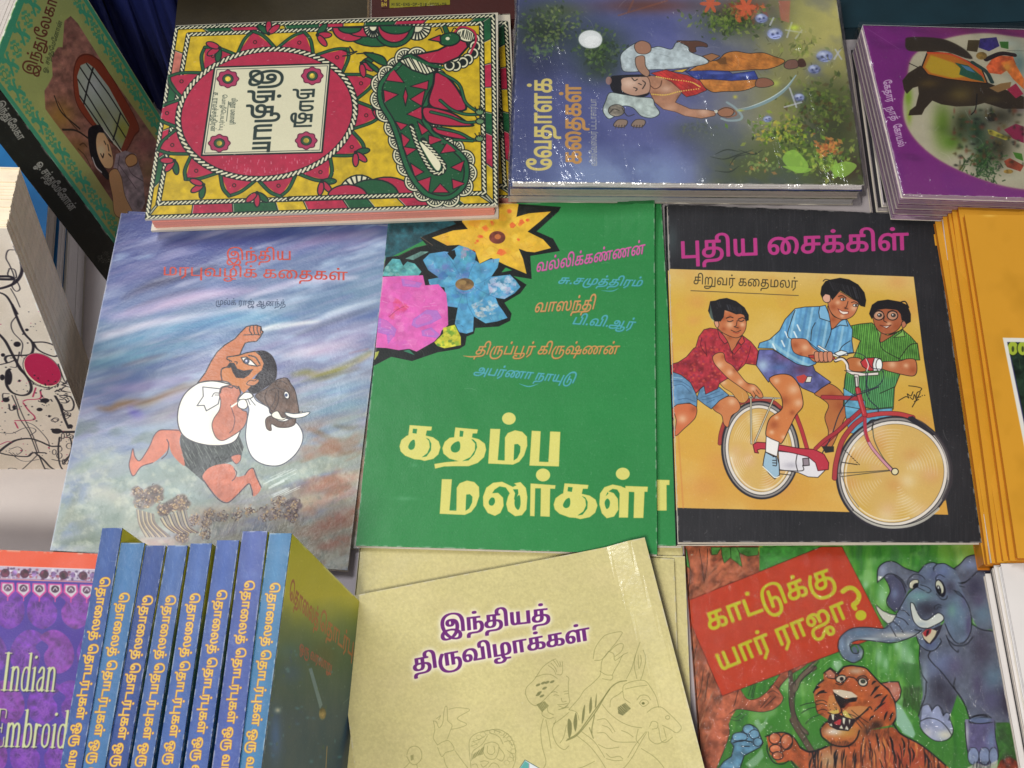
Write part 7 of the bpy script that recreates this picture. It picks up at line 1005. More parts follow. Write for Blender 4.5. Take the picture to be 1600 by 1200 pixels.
for x, y, r, col in [(520, 500, 50, 'd0ac94'), (560, 640, 50, 'c89c80'), (680, 680, 60, 'c49478'), (800, 670, 50, 'd4b098'), (440, 540, 40, '8a5a40'), (620, 560, 24, '6a4430')]: c.blob(x, y, r, r*.6, col, .7, clip=m)
for P in [[(450, 410), (560, 430), (700, 450), (770, 485)], [(420, 540), (520, 545), (620, 520), (760, 500)]]:
    Q = catmull(np.array(P, float), False, 8)
    for q in Q[::1]: c.ell(q[0], q[1], 5, 5, 'e0c050')
c.line([(400, 470), (440, 500), (480, 480), (490, 440)], 6, '5a3828')
c.poly([(190, 410), (300, 400), (390, 420), (400, 520), (320, 550), (200, 540), (180, 470)], 'b08a74', sm=True, ln=4, lc='3c2820'); c.blob(250, 460, 60, 40, 'd4b8a4', .8); c.lines([[(270, 420), (290, 440), (310, 430)], [(285, 490), (310, 500), (300, 515)], [(350, 440), (370, 460), (350, 500)], [(320, 460), (340, 470)]], 7, BK)
c.poly([(110, 420), (180, 400), (380, 395), (390, 410), (210, 420), (195, 470), (205, 520), (300, 550), (400, 530), (360, 560), (240, 560), (130, 520)], '14131a', sm=True); c.ell(100, 440, 22, 30, 'b08070', a=.7)
# white hair figure
W1 = [(190, 320), (190, 250), (240, 200), (300, 165), (340, 160), (400, 200), (470, 190), (560, 210), (600, 160), (680, 190), (700, 230), (800, 270), (830, 310), (700, 340), (560, 355), (400, 360), (300, 375), (210, 370)]
c.poly(W1, 'a8b4b8', sm=True, grain=.25, ln=5, lc='2c3438'); m = c.mask(W1, True)
for k in range(44): x, y = rr.uniform(190, 780), rr.uniform(190, 360); c.line([(x, y), (x+rr.uniform(30, 80), y+rr.uniform(-6, 22))], rr.uniform(3, 9), str(rr.choice(['e4ecec', '6c787c', 'c8d4d8', '4c585c'])), a=.6, clip=m, taper=1)
c.poly([(290, 180), (340, 148), (400, 170), (410, 220), (370, 245), (310, 235)], '9c7058', sm=True, ln=4, lc=BK); c.poly([(300, 270), (360, 260), (370, 330), (400, 380), (380, 410), (330, 380), (300, 330)], 'a07860', sm=True, ln=4, lc=BK)
W2 = [(80, 590), (110, 530), (200, 540), (320, 560), (420, 570), (440, 620), (475, 680), (420, 715), (340, 700), (280, 640), (200, 630), (150, 700), (100, 720), (60, 660)]
c.poly(W2, 'a4b0ac', sm=True, grain=.25, ln=5, lc='2c3438'); m = c.mask(W2, True)
for k in range(40): x, y = rr.uniform(70, 460), rr.uniform(540, 710); c.line([(x, y), (x+rr.uniform(20, 60), y+rr.uniform(-10, 18))], rr.uniform(3, 8), str(rr.choice(['e0e8e4', '5c6864', 'c4ccc8', '3c4844'])), a=.65, clip=m, taper=1)
c.ell(160, 660, 60, 44, '7c7468', grain=.5, ln=4, lc=BK); c.lines([[(110, 680), (140, 650), (180, 660)], [(200, 640), (240, 700), (290, 690)]], 5, BK)
for x, y in [(190, 755), (320, 755)]:
    c.poly([(x-50, y+20), (x-20, y-25), (x+40, y-25), (x+50, y), (x+20, y+30)], '8a7464', sm=True, ln=4, lc=BK)
    for k in range(4): c.line([(x-30+k*20, y+15), (x-40+k*22, y+45)], 7, '4a3c34', taper=2)
# sword
c.line([(1040, 660), (1150, 640), (1290, 580), (1400, 500), (1475, 400)], 26, '7c9498', taper=1); c.line([(1050, 650), (1150, 628), (1290, 568), (1400, 490), (1475, 400)], 7, 'c8d8d8', a=.8, taper=1); c.lines([[(880, 680), (950, 640), (1010, 650), (1040, 690), (980, 710), (930, 700)]], 10, '8a5c44'); c.poly([(900, 670), (960, 640), (1020, 660), (1000, 700), (930, 705)], '9c6c50', sm=True, ln=4, lc=BK)
c.lines([[(970, 600), (1030, 640), (1080, 700), (1060, 730), (980, 735), (930, 720)]], 16, '8ca0a4', a=.9); c.blob(1030, 560, 16, 14, 'c8c040', .8); c.blob(1070, 660, 26, 8, 'b8b840', .8); c.ell(890, 668, 12, 12, 'c8c8b8')
# title
c.z(780, 0, .375)
c.text('veda', (218, 712), (218, 318), 68, 'c9b868', con=0, bold=4.5, updir=(-1, 0), ext=.95)
c.text('kadai', (342, 682), (340, 345), 60, 'b98848', bold=5, updir=(-1, 0), ext=.95)
c.text('vises', (409, 690), (406, 405), 22, 'a8a8a0', bold=.6, updir=(-1, 0))
c = cv('purple', 1000, 620, '6c1a6c')
c.z(0, 0, 1); rr = np.random.default_rng(81)
c.mix(np.clip((c.PX-1400)/150, 0, 1)*np.clip(1-(c.PY-40)/40, 0, 1), '6e2440', .9); c.mix(np.clip((c.PY-220)/70, 0, 1), '7c3a78', .5); c.mix(np.clip((c.N(60, 60, 0, 3, 3)-.5)*3, 0, 1), '5a1c74', .4)
c.z(1340, 30, .23333)
OV = [(305, 560), (330, 430), (370, 250), (560, 140), (800, 95), (1000, 110), (1250, 170), (1500, 400), (1500, 900), (1250, 1120), (1050, 1130), (800, 1060), (560, 950), (400, 820), (320, 690)]
c.poly(OV, '8a5a60', sm=True, soft=14); c.poly(OV, 'a39c84', sm=True, soft=5); m = c.mask(OV, True)
for x, y, a, b_, col, al in [(340, 520, 30, 80, '6c8c20', .95), (345, 650, 20, 60, '7c9428', .8), (570, 700, 70, 160, '54701c', .95), (630, 820, 80, 70, '54781c', .95), (700, 700, 80, 120, '2a3014', .95), (800, 740, 80, 140, '16301c', .95), (850, 900, 70, 130, '1c3a1c', .95), (950, 850, 100, 120, '2c2a18', .9), (1080, 300, 60, 120, '4a6a6c', .8), (950, 650, 140, 80, '28261a', .9), (1050, 1060, 90, 30, 'a8a48c', .8), (1000, 160, 80, 30, '8a9a94', .6), (1090, 560, 60, 60, '403040', .8)]: c.blob(x, y, a, b_, col, al, clip=m)
for k in range(160):
    x, y = rr.normal(850, 70), rr.normal(960, 60); c.line([(x, y), (x+rr.uniform(-30, 30), y+rr.uniform(-10, 40))], 8, str(rr.choice(['1c3418', '2c4c24', '3c5c2c'])), a=.7, clip=m)
# running dark elephant laid on its side
BR = '2c2012'
c.poly([(320, 150), (350, 120), (560, 130), (700, 190), (770, 260), (720, 260), (600, 220), (480, 215), (340, 210)], '2e2418', soft=3, sm=True)
c.poly([(300, 410), (340, 360), (420, 310), (520, 380), (700, 400), (860, 420), (1114, 520), (1114, 600), (980, 600), (850, 560), (780, 580), (660, 585), (560, 570), (500, 545), (450, 600), (430, 640), (340, 645), (350, 610), (390, 580), (410, 500), (405, 450), (370, 460), (330, 500), (310, 470)], BR, soft=1.5)
c.blob(690, 500, 90, 60, '5c4c20', .8); c.blob(470, 430, 70, 30, '544018', .7); c.blob(900, 540, 60, 26, '4a3c1c', .7); c.line([(800, 500), (790, 600), (760, 640)], 6, '100c0a'); c.line([(345, 295), (400, 320)], 6, '14100c')
c.poly([(430, 320), (470, 215), (620, 230), (760, 290), (830, 330), (870, 430), (760, 420), (600, 400), (470, 370)], 'a85c14', ln=8, lc='1c120c'); c.poly([(450, 320), (490, 240), (640, 290), (760, 380), (640, 395), (490, 360)], 'a88818', soft=5); c.line([(470, 225), (620, 235), (760, 300), (840, 380)], 14, 'b8401c', soft=2)
c.poly([(650, 290), (740, 310), (830, 380), (850, 420), (760, 400), (680, 370), (690, 330)], '1c4c38'); c.poly([(690, 305), (750, 320), (790, 360), (730, 340)], '3c6a8c', soft=2); c.line([(770, 290), (860, 350), (900, 420)], 26, '1c3430')
c.poly([(860, 320), (920, 240), (1040, 250), (1060, 300), (960, 370), (880, 360)], 'b04c24', grain=.5, soft=1); c.poly([(960, 290), (1040, 270), (1114, 400), (1114, 470), (1040, 400)], 'c06424', grain=.3, soft=1); c.blob(1000, 320, 30, 30, 'c89434', .7); c.line([(860, 270), (960, 230), (1050, 240)], 30, '201414', soft=1)
c.poly([(820, 130), (930, 120), (950, 180), (880, 215), (810, 190)], '2c2264', soft=1, grain=.4); c.poly([(950, 150), (1010, 150), (1010, 200), (960, 190)], '2c5c1c', soft=1); c.poly([(740, 140), (820, 140), (800, 220), (730, 210)], '3c3018', soft=2); c.ell(830, 245, 36, 26, '6c5424', grain=.6)
c.poly([(870, 740), (900, 740), (1030, 800), (990, 810), (880, 770)], 'a89c34', soft=1); c.poly([(980, 740), (1060, 700), (1114, 720), (1114, 830), (1040, 800)], '7c1c3c', soft=2); c.poly([(1000, 470), (1060, 430), (1110, 500), (1060, 530)], '8c1c38', soft=1); c.poly([(880, 460), (960, 430), (1030, 420), (1020, 460), (940, 490)], '7c5c34', soft=1)
c.poly([(1040, 890), (1100, 900), (1110, 950), (1060, 930)], '3c6c1c', soft=1); c.poly([(980, 950), (1020, 930), (1114, 980), (1090, 1020), (1000, 990)], '7c3420', soft=1, grain=.5); c.ell(1010, 1020, 32, 14, 'a88438', grain=.6); c.ell(900, 655, 30, 30, '242014')
for k in range(120): x, y = rr.uniform(640, 1110), rr.uniform(600, 1000); c.blob(x, y, rr.uniform(6, 22), rr.uniform(6, 20), str(rr.choice(['3c3018', '1c2414', '54441c', '6c2c1c', '24401c', '0f100c'])), .6)
for key, p0, p1 in [('kedar', (170, 412), (200, 560)), ('nath', (190, 590), (238, 682)), ('goyal', (236, 708), (275, 858))]: c.text(key, p0, p1, 38, 'b89cb8', bold=2.5, updir=(1, -.25))
c.line([(60, 60), (280, 200)], 5, '8c4c8c', a=.5, soft=1); c.line([(1000, 210), (1114, 212)], 2, '2c2c2c')
c = cv('lady', 560, 840, '78824a')
c.z(0, 0, .28333); rr = np.random.default_rng(91)
c.mix(np.clip((c.PX+c.PY*.4-150)/150, 0, 1), '7c7440', .6); c.mix(np.clip((c.N(40, 40, 0, 3, 3)-.5)*3, 0, 1), '8c9452', .4)
TE = '2f7a5c'
W_, H_ = c.W, c.H
def uv(u, v):
    q = np.linalg.inv(c.M)@np.array([u*W_, v*H_, 1]); return (q[0]/q[2]/.28333, q[1]/q[2]/.28333)
# border lines along the cover edges, drawn in the cover's own frame
def bl(u0, v0, u1, v1, w): c.line([uv(u0+(u1-u0)*t, v0+(v1-v0)*t) for t in np.linspace(0, 1, 12)], w, TE, sm=False)
for P in [((.012, 0), (.012, 1)), ((.975, 0), (.975, 1)), ((0, .012), (1, .012))]:
    for s in np.linspace(-.012, .014, 6):
        a, b = P; d = (s, 0) if a[0] == b[0] else (0, s*.7); bl(a[0]+d[0], a[1]+d[1], b[0]+d[0], b[1]+d[1], 7)
def motif(u, v, s, k):
    r = np.random.default_rng(k)
    x0, y0 = uv(u, v); ex = np.array(uv(u+.01, v))-(x0, y0); ey = np.array(uv(u, v+.01))-(x0, y0)
    def T(a, b): return (x0+ex[0]*a*s+ey[0]*b*s, y0+ex[1]*a*s+ey[1]*b*s)
    if k % 2:
        for t in range(0, 360, 45): q = T(3.2*math.cos(math.radians(t)), 2.2*math.sin(math.radians(t))); c.poly([(q[0]+a, q[1]+b) for a, b in [(-9, -8), (8, -10), (10, 8), (-7, 9)]], TE, .85)
        c.line([T(1.6*math.cos(t), 1.1*math.sin(t)) for t in np.linspace(0, 6.3, 12)], 4, '24704e')
    else:
        L = [T(-3.5, -3), T(-1, -2), T(0, 0), T(2, 1), T(3.5, 3)]; c.line(L, 17, TE); c.line([T(0, 0), T(2.4, -2.4)], 15, TE); c.line([T(0, 0), T(-2.6, 2.2)], 15, TE)
        for a, b in [(-3.5, 1), (3.4, -2.4), (1, 3), (-1, -3.3), (3.8, .5)]: q = T(a, b); c.ell(q[0], q[1], 9, 9, TE, a=.85)
for i in range(17): motif(.085, .05+.058*i, .95, i+1); motif(.905, .03+.058*i, .95, i)
for i in range(8): motif(.16+.1*i, .055, .95, i)
# picture
PIC = [(390, 88), (355, 115), (345, 260), (320, 260), (285, 310), (290, 420), (265, 470), (245, 500), (250, 600), (300, 670), (500, 930), (680, 1200), (900, 1400), (1000, 1300), (860, 770), (600, 400), (430, 130)]
c.poly(PIC, '6e4a40', grain=.4, seed=3); m = c.mask(PIC)
for k in range(40): x, y = rr.uniform(250, 560), rr.uniform(100, 560); c.ell(x, y, rr.uniform(10, 30), rr.uniform(8, 20), str(rr.choice(['7c5448', '644038', '86604c'])), a=.35, soft=3, clip=m)
for x, y, a, b_, col, al in [(330, 640, 90, 90, '7a5c28', .9), (420, 820, 80, 80, '6a4a24', .8), (520, 620, 70, 60, '4a2c20', .8), (560, 1000, 90, 90, '3c1c14', .8), (800, 800, 60, 50, '6c3c3c', .8), (820, 940, 40, 60, '6c5434', .7)]: c.blob(x, y, a, b_, col, al, clip=m)
AR = [(420, 560), (405, 420), (425, 330), (470, 300), (530, 320), (600, 400), (760, 680), (740, 750), (680, 850), (640, 810), (560, 740), (480, 660)]
c.poly(AR, '6a2c1a', sm=True, ln=6, lc='4a1c10', clip=m); WN = [(440, 540), (425, 420), (445, 360), (480, 345), (520, 375), (600, 480), (715, 690), (700, 740), (665, 830), (600, 770), (520, 670)]
c.poly(WN, '7c8478', sm=False); w = c.mask(WN); c.blob(680, 720, 60, 90, '7c7c24', .8, clip=w); c.blob(560, 640, 60, 60, '6c7048', .6, clip=w); c.blob(520, 470, 50, 60, '8c9090', .7, clip=w)
for L in [[(440, 370), (560, 550), (700, 770)], [(470, 340), (600, 520), (715, 700)], [(430, 440), (540, 620), (670, 830)], [(440, 530), (530, 660), (640, 820)], [(515, 370), (490, 450), (460, 580)], [(665, 620), (640, 720), (610, 810)]]: c.line(L, 9, '1c1c1c', sm=False, clip=w)
c.line([(560, 700), (680, 850)], 7, 'a09c94', sm=False)
# lady
c.poly([(640, 850), (690, 830), (750, 850), (790, 980), (800, 1120), (760, 1200), (680, 1100), (620, 960)], '75666c', grain=.4, seed=4); c.lines([[(650, 900), (700, 970), (750, 1040)], [(660, 860), (650, 940), (670, 980)], [(700, 860), (720, 950), (790, 1000)]], 5, '4c3c44')
c.poly([(600, 960), (640, 930), (670, 980), (690, 1080), (740, 1200), (640, 1190), (620, 1080)], 'a07850', sm=True, ln=3, lc='3c241c'); c.poly([(690, 880), (720, 850), (750, 860), (755, 900), (710, 920)], 'a07448', sm=True, ln=4, lc='4c2c1c')
c.poly([(530, 740), (560, 720), (600, 780), (620, 850), (625, 900), (610, 930), (570, 920), (540, 870), (530, 800)], 'a88660', sm=True, ln=3, lc='3c241c'); c.blob(560, 830, 26, 40, 'c0a080', .7); c.lines([[(556, 850), (566, 868), (572, 850)], [(575, 780), (583, 795)], [(600, 850), (612, 862)], [(595, 800), (600, 830)]], 7, '241614')
c.poly([(485, 740), (500, 700), (550, 690), (575, 730), (540, 735), (530, 800), (550, 880), (600, 960), (590, 990), (540, 930), (500, 860)], '121014', sm=True); c.line([(510, 870), (530, 920), (560, 950)], 7, 'b8b4b0', a=.8)
c.lines([[(345, 715), (420, 720), (490, 765)], [(300, 530), (340, 620), (440, 710)]], 7, '1c1814'); c.lines([[(320, 560), (370, 650), (430, 720)], [(430, 820), (470, 860), (500, 920)], [(440, 800), (460, 790), (480, 810)]], 5, '3c2414')
c.text('indulekha', (185, 420), (320, 0), 50, '4a2018', bold=1.5, updir=(-.94, -.34)); c.text('menon', (255, 405), (345, 118), 20, '2c3420', bold=1, updir=(-.94, -.34))
c = cv('lady_spine', 110, 900, '141612')
c.z(0, 0, 1); c.mix(np.clip((c.N(12, 12, 0, 3, 4)-.6)*4, 0, 1), '2c2f2c', .5)
c.z(0, 0, .28333)
c.text('indulekha', (-25, 570), (105, 775), 34, '8c8c86', bold=2.2, updir=(.85, -.53)); c.text('menon', (195, 905), (390, 1165), 36, '9a9a94', bold=2.2, updir=(.8, -.6))
c.z(0, 230, .20833); 
for k in range(50): x, y = rr.uniform(740, 840), rr.uniform(780, 870); c.line([(x, y), (x+rr.uniform(-16, 16), y+rr.uniform(-12, 12))], 3, '7a7874', a=.6)
# cream book with drip paint
c = cv('drip', 640, 920, 'a69f93')
c.z(0, 0, 1); rr = np.random.default_rng(101)
c.mix(np.clip((c.PY-560)/120, 0, 1), 'a8988c', .5); c.mix(np.clip((c.N(40, 40, 0, 3, 3)-.45)*3, 0, 1), '958c7c', .4); c.mix(np.clip((c.PX-60)/40, 0, 1)*np.clip((480-c.PY)/60, 0, 1), '8c7858', .6)
BK = '16141c'
c.z(0, 230, .20833)
for P, w in [([(110, 745), (150, 830), (165, 930), (120, 1010), (40, 1050), (-60, 1070)], 17), ([(105, 770), (60, 775), (45, 830), (70, 880), (100, 950), (110, 1000)], 6), ([(-60, 970), (70, 970), (90, 990), (0, 990)], 20), ([(70, 910), (110, 920), (120, 980), (60, 960), (70, 910)], 6), ([(120, 990), (150, 1060), (120, 1080), (90, 1040), (110, 990)], 6), ([(-40, 1080), (40, 1110), (90, 1180), (130, 1250)], 13), ([(80, 1060), (120, 1130), (150, 1200)], 5)]: c.line(P, w, BK, a=.95)
c.z(0, 480, .23333)
L = [([(80, -20), (110, 60), (160, 170), (215, 235), (220, 290), (190, 320), (60, 325), (35, 345), (45, 370)], 13), ([(-40, 150), (30, 220), (80, 310), (130, 400), (190, 480), (210, 540), (190, 580), (140, 590), (80, 570), (45, 520), (45, 440), (65, 415)], 15), ([(220, 235), (300, 235), (370, 260), (395, 300), (370, 330), (300, 310), (250, 280), (225, 240)], 11), ([(0, 385), (60, 370), (110, 350)], 8), ([(-20, 980), (40, 930), (110, 890), (200, 880), (270, 900), (340, 930), (400, 930)], 15), ([(-20, 970), (60, 990), (180, 1000), (220, 975), (300, 975)], 13), ([(370, 595), (400, 650), (430, 740), (460, 810)], 14), ([(355, 820), (420, 835), (500, 835)], 26), ([(400, 870), (390, 950), (400, 1050), (435, 1110)], 9), ([(430, 870), (470, 880), (480, 950), (450, 1020), (420, 1050)], 8), ([(240, 980), (290, 1020), (350, 1080), (430, 1108)], 12), ([(250, 990), (200, 1040), (140, 1090), (100, 1080), (60, 1080), (50, 1100)], 5), ([(260, 990), (290, 1060), (310, 1100)], 8), ([(110, 60), (75, 110), (90, 170), (150, 240), (140, 320)], 5), ([(400, 590), (470, 600), (495, 650), (480, 690), (430, 690), (410, 650)], 9), ([(405, 600), (440, 620), (445, 640), (410, 640)], 7), ([(410, 500), (460, 520), (490, 545), (440, 530), (410, 560), (470, 570)], 7), ([(380, 330), (410, 340), (470, 490), (465, 510), (430, 490), (390, 380)], 6), ([(80, 590), (110, 660), (130, 740), (190, 830), (220, 900), (250, 980)], 6), ([(100, 590), (150, 720), (220, 860), (260, 970)], 5), ([(0, 840), (80, 845), (160, 810), (220, 810), (240, 830), (200, 860)], 4), ([(180, 770), (240, 800), (320, 890), (330, 950)], 4), ([(130, 300), (120, 400), (200, 480), (240, 520), (330, 545)], 6), ([(300, 1080), (430, 1100)], 8), ([(60, 580), (20, 580), (25, 620), (60, 600)], 6), ([(70, 340), (100, 345), (110, 400), (70, 400)], 5), ([(60, 650), (70, 690), (110, 680)], 8), ([(350, 1020), (420, 1030), (460, 1000)], 8), ([(70, 950), (120, 935), (150, 960), (110, 990), (85, 975)], 4), ([(60, 970), (150, 1030), (260, 1020)], 4)]
for P, w in L: c.line(P, w, BK, a=.95)
c.ell(282, 422, 142, 98, 'b0a890', ang=36, ln=3, lc=BK); c.ell(285, 418, 136, 90, '8a1238', ang=36)
c.lines([[(155, 630), (180, 620), (270, 610), (270, 560)], [(155, 640), (190, 690), (230, 730), (220, 755), (100, 760)], [(100, 770), (120, 810)], [(240, 540), (220, 600)]], 8, '8a1c40'); c.lines([[(0, 920), (50, 900), (80, 905)]], 6, '8a2048')
for x, y, a, b_ in [(115, 248, 24, 18), (180, 152, 12, 9), (40, 620, 24, 16), (300, 625, 30, 16), (265, 685, 20, 12), (330, 730, 9, 8), (130, 493, 9, 8), (20, 320, 14, 12), (380, 830, 34, 18), (470, 798, 18, 14), (95, 670, 12, 14), (60, 470, 22, 50), (15, 470, 16, 20)]: c.ell(x, y, a, b_, BK)
for k in range(130):
    x, y = rr.uniform(0, 480), rr.uniform(480, 1000) if k % 4 else rr.uniform(0, 480); s = rr.choice([3, 3, 4, 6]); c.ell(x, y, s, s*.8, BK if rr.random() < .8 else '8a1c40', a=.9)
for k in range(26): x, y = rr.uniform(240, 470), rr.uniform(500, 640); c.line([(x, y), (x+rr.uniform(-26, 26), y+rr.uniform(-16, 16))], 7, BK)
for k in range(18): x, y = rr.uniform(360, 480), rr.uniform(640, 1080); c.ell(x, y, rr.uniform(8, 24), rr.uniform(8, 20), None, ln=4, lc=BK)
# embroidery book
c = cv('craft', 620, 820, '3c2488')
c.z(0, 820, .316547)
c.mix(np.clip((c.N(30, 30, 0, 3, 3)-.45)*3, 0, 1), '4a2a9a', .5)
def pais(x, y, s, fl=1, col='64248c'):
    P = [(0, -150), (60, -100), (90, -20), (70, 60), (0, 100), (-70, 60), (-85, -10), (-60, -60), (-110*1, -110), (-60, -150)]
    Q = [(x+fl*a*s, y+b*s) for a, b in P]; c.poly(Q, col, .8, sm=True, grain=.5, seed=int(x)); 
    for k in range(14): c.line([(x+fl*rr.uniform(-50, 50)*s, y+rr.uniform(-70, 70)*s) for _ in range(3)], 5, '7a3aa4', a=.5)
for i, x in enumerate(range(-120, 700, 165)):
    for j, y in enumerate([430, 650, 900, 1150]): pais(x+(j % 2)*80, y, .85, 1 if (i+j) % 2 else -1, '64248c' if (i+j) % 3 else '742a86')
BD = [(-300, 100), (900, 165), (900, 215), (-300, 180)]
c.poly([(-300, 60), (0, 95), (520, 140), (900, 165), (900, 0), (-300, -40)], 'd84c26')
c.poly([(-300, 105), (0, 120), (520, 145), (900, 160), (900, 226), (500, 220), (0, 205), (-300, 190)], 'd84c26')
c.poly([(-300, 190), (0, 205), (480, 222), (900, 240), (900, 300), (470, 278), (0, 265), (-300, 250)], 'a89cb0')
for k in range(260): x = rr.uniform(-200, 600); y = rr.uniform(212, 262)+x*.035; c.ell(x, y, rr.uniform(3, 9), rr.uniform(3, 8), str(rr.choice(['6a2a48', '8a6a98', 'd0c8d4', '4a3458', '9a4a5c'])), a=.8)
for i in range(9):
    x = -70+i*96; y = 237+x*.035; c.ell(x, y, 20, 20, '6a2a44', ln=4, lc='3c2040', grain=.8); c.ell(x+46, y, 12, 14, '7a5a90', grain=.8)
c.line([(-300, 255), (0, 268), (480, 284), (900, 300)], 6, 'c8847c'); c.line([(-300, 190), (0, 204), (480, 221), (900, 240)], 4, 'd0c8d4')
for i in range(10):
    x = -40+i*78; y = 310+x*.028; P = [(x-32, y-26), (x+30, y-24), (x+34, y+14), (x+2, y+46), (x-34, y+14)]
    c.poly(P, 'c03a88', ln=4, lc='c03a88'); c.poly([(x+(a-x)*.82, y+(b-y)*.82) for a, b in P], 'b8b0b8'); c.ell(x, y, 20, 18, '4c3048', grain=.8); c.line([(x-10, y+6), (x, y-8), (x+10, y+4)], 5, 'c0b8c0'); c.line([(x, y+46), (x, y+62)], 6, 'c03a88')
# serif lettering built from strokes
CR = 'b5bd86'
def letters(word, x0, y0, h, w, sl=.22, col=CR):
    # each letter: list of (polyline, weight) in a unit box, baseline 0, x-height .62, cap 1
    S_, T_ = .2, .07
    A = {'I': (.42, [([(.2, 0), (.2, 1)], S_), ([(.03, 0), (.38, 0)], T_), ([(.03, 1), (.38, 1)], T_)]),
         'n': (.58, [([(.13, 0), (.13, .62)], .17), ([(.13, .5), (.25, .62), (.38, .6), (.43, .45), (.43, 0)], .15), ([(.02, 0), (.24, 0)], T_), ([(.33, 0), (.55, 0)], T_), ([(.02, .6), (.14, .63)], T_)]),
         'd': (.56, [([(.42, 0), (.42, 1)], .17), ([(.42, .1), (.3, 0), (.15, .04), (.09, .3), (.15, .57), (.3, .62), (.42, .52)], .13), ([(.3, 1), (.42, 1)], T_), ([(.42, 0), (.54, 0)], T_)]),
         'i': (.3, [([(.15, 0), (.15, .62)], .17), ([(.03, 0), (.27, 0)], T_), ([(.03, .6), (.15, .62)], T_), ([(.15, .9), (.16, .91)], .2)]),
         'a': (.5, [([(.1, .5), (.2, .62), (.33, .6), (.36, .45), (.36, 0)], .15), ([(.36, .38), (.18, .32), (.08, .18), (.12, .03), (.25, .01), (.36, .14)], .13), ([(.36, 0), (.48, .03)], T_)]),
         'E': (.62, [([(.18, 0), (.18, 1)], S_), ([(.03, 0), (.55, 0), (.58, .25)], T_), ([(.03, 1), (.52, 1), (.55, .78)], T_), ([(.2, .5), (.42, .5)], T_), ([(.42, .38), (.42, .62)], T_)]),
         'm': (.88, [([(.13, 0), (.13, .62)], .17), ([(.13, .5), (.25, .62), (.36, .6), (.41, .45), (.41, 0)], .15), ([(.41, .5), (.53, .62), (.65, .6), (.7, .45), (.7, 0)], .15), ([(.02, 0), (.24, 0)], T_), ([(.31, 0), (.52, 0)], T_), ([(.6, 0), (.82, 0)], T_)]),
         'b': (.54, [([(.13, 0), (.13, 1)], .17), ([(.13, .52), (.25, .62), (.4, .57), (.46, .3), (.4, .05), (.25, 0), (.13, .1)], .13), ([(.01, 1), (.13, 1)], T_)]),
         'r': (.42, [([(.13, 0), (.13, .62)], .17), ([(.13, .45), (.22, .6), (.36, .58)], .14), ([(.02, 0), (.27, 0)], T_)]),
         'o': (.52, [([(.25, 0), (.12, .08), (.09, .31), (.12, .54), (.25, .62), (.38, .54), (.41, .31), (.38, .08), (.25, 0)], .13)]),
         'e': (.48, [([(.1, .34), (.38, .34), (.36, .56), (.24, .62), (.12, .5), (.09, .28), (.15, .06), (.27, 0), (.4, .1)], .12)]),
         'y': (.5, [([(.08, .62), (.26, .05)], .16), ([(.42, .62), (.2, -.2), (.08, -.25)], .09)])}
    x = 0
    for ch in word:
        adv, st = A[ch]
        for sh, cl in ((5, '241440'), (0, col)):
            for P, wt in st: c.line([(x0+(x+a)*w+sl*b*h*.0+b*h*sl+sh, y0-b*h+(x+a)*w*.02+sh) for a, b in P], wt*w*.82, cl, sm=len(P) > 2)
        x += adv
letters('Indian', 2, 815, 182, 92, .12); letters('Embroidery', -42, 1092, 180, 96, .12)
# spines of the blue row
TINT = ['33508e', '3a6a9c', '2b4484', '3c5c98', '3a5a9c', '38549a', '3c5098', '34709e']
for i in range(8):
    c = cv('spine%d' % i, 70, 1150, TINT[i]); X = np.linspace(0, 1, c.W)[None, :]; Yy = np.linspace(0, 1, c.H)[:, None]
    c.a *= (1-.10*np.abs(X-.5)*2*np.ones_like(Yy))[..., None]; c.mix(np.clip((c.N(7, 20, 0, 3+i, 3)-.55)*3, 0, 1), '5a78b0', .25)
    q = lambda u, v: FACE['spine%d' % i][0]*(1-u)*(1-v)+FACE['spine%d' % i][1]*u*(1-v)+FACE['spine%d' % i][2]*u*v+FACE['spine%d' % i][3]*(1-u)*v
    pr = lambda u, v: tuple(proj(q(u, v)))
    c.z(0, 0, 1); o_ = [0, .012, -.006, .008, 0, -.004, .006, 0][i]*0
    a0, a1 = pr(.36, .112), pr(.36, .585); ud = np.array(pr(.9, .3))-np.array(pr(.1, .3))
    c.text('tolai', a0, a1, 10.5, 'ccaa3a', bold=.8, ol=.7, oc='9a5048', updir=ud, ext=.9)
    sp = np.random.default_rng(200+i)
    for k in range(26): u, v = sp.choice([.02, .04, .96, .98]), sp.uniform(0, 1); a, b = pr(u, v), pr(u+sp.uniform(-.05, .05), v+.006); c.line([a, b], .7, 'aebcd0', a=.6)
    for k in range(8): u, v = sp.uniform(0, 1), sp.uniform(0, .1); c.line([pr(u, v), pr(u+.08, v+.01)], .5, 'b8c4d8', a=.3)
# front cover of the last blue book
c = cv('blue_cover', 420, 640, 'a09a22')
c.z(0, 800, .35); c.mix(np.clip((c.PY-935+c.N(60, 60, 0, 3, 3)*60-30)/110, 0, 1), '1b3f55', 1); c.mix(np.clip((c.PY-930)/90, 0, 1)*np.clip(1-(c.PY-1040)/80, 0, 1), '3a5a34', .6)
for x, y, a, b_, col, al in [(1290, 620, 60, 40, '2c5a60', .6), (1300, 720, 60, 60, '1c4868', .7), (1230, 1000, 30, 120, '2c5c9c', .7), (1450, 640, 60, 60, '3c4020', .6)]: c.blob(x, y, a, b_, col, al)
c.text('tolai1', (1290, 385), (1420, 520), 60, '8a5030', bold=3, updir=(.1, -1)); c.text('todar', (1425, 520), (1640, 700), 60, '8a5030', bold=3, updir=(.1, -1)); c.text('oru', (1335, 620), (1480, 720), 34, '8a3c34', bold=2, updir=(.1, -1))
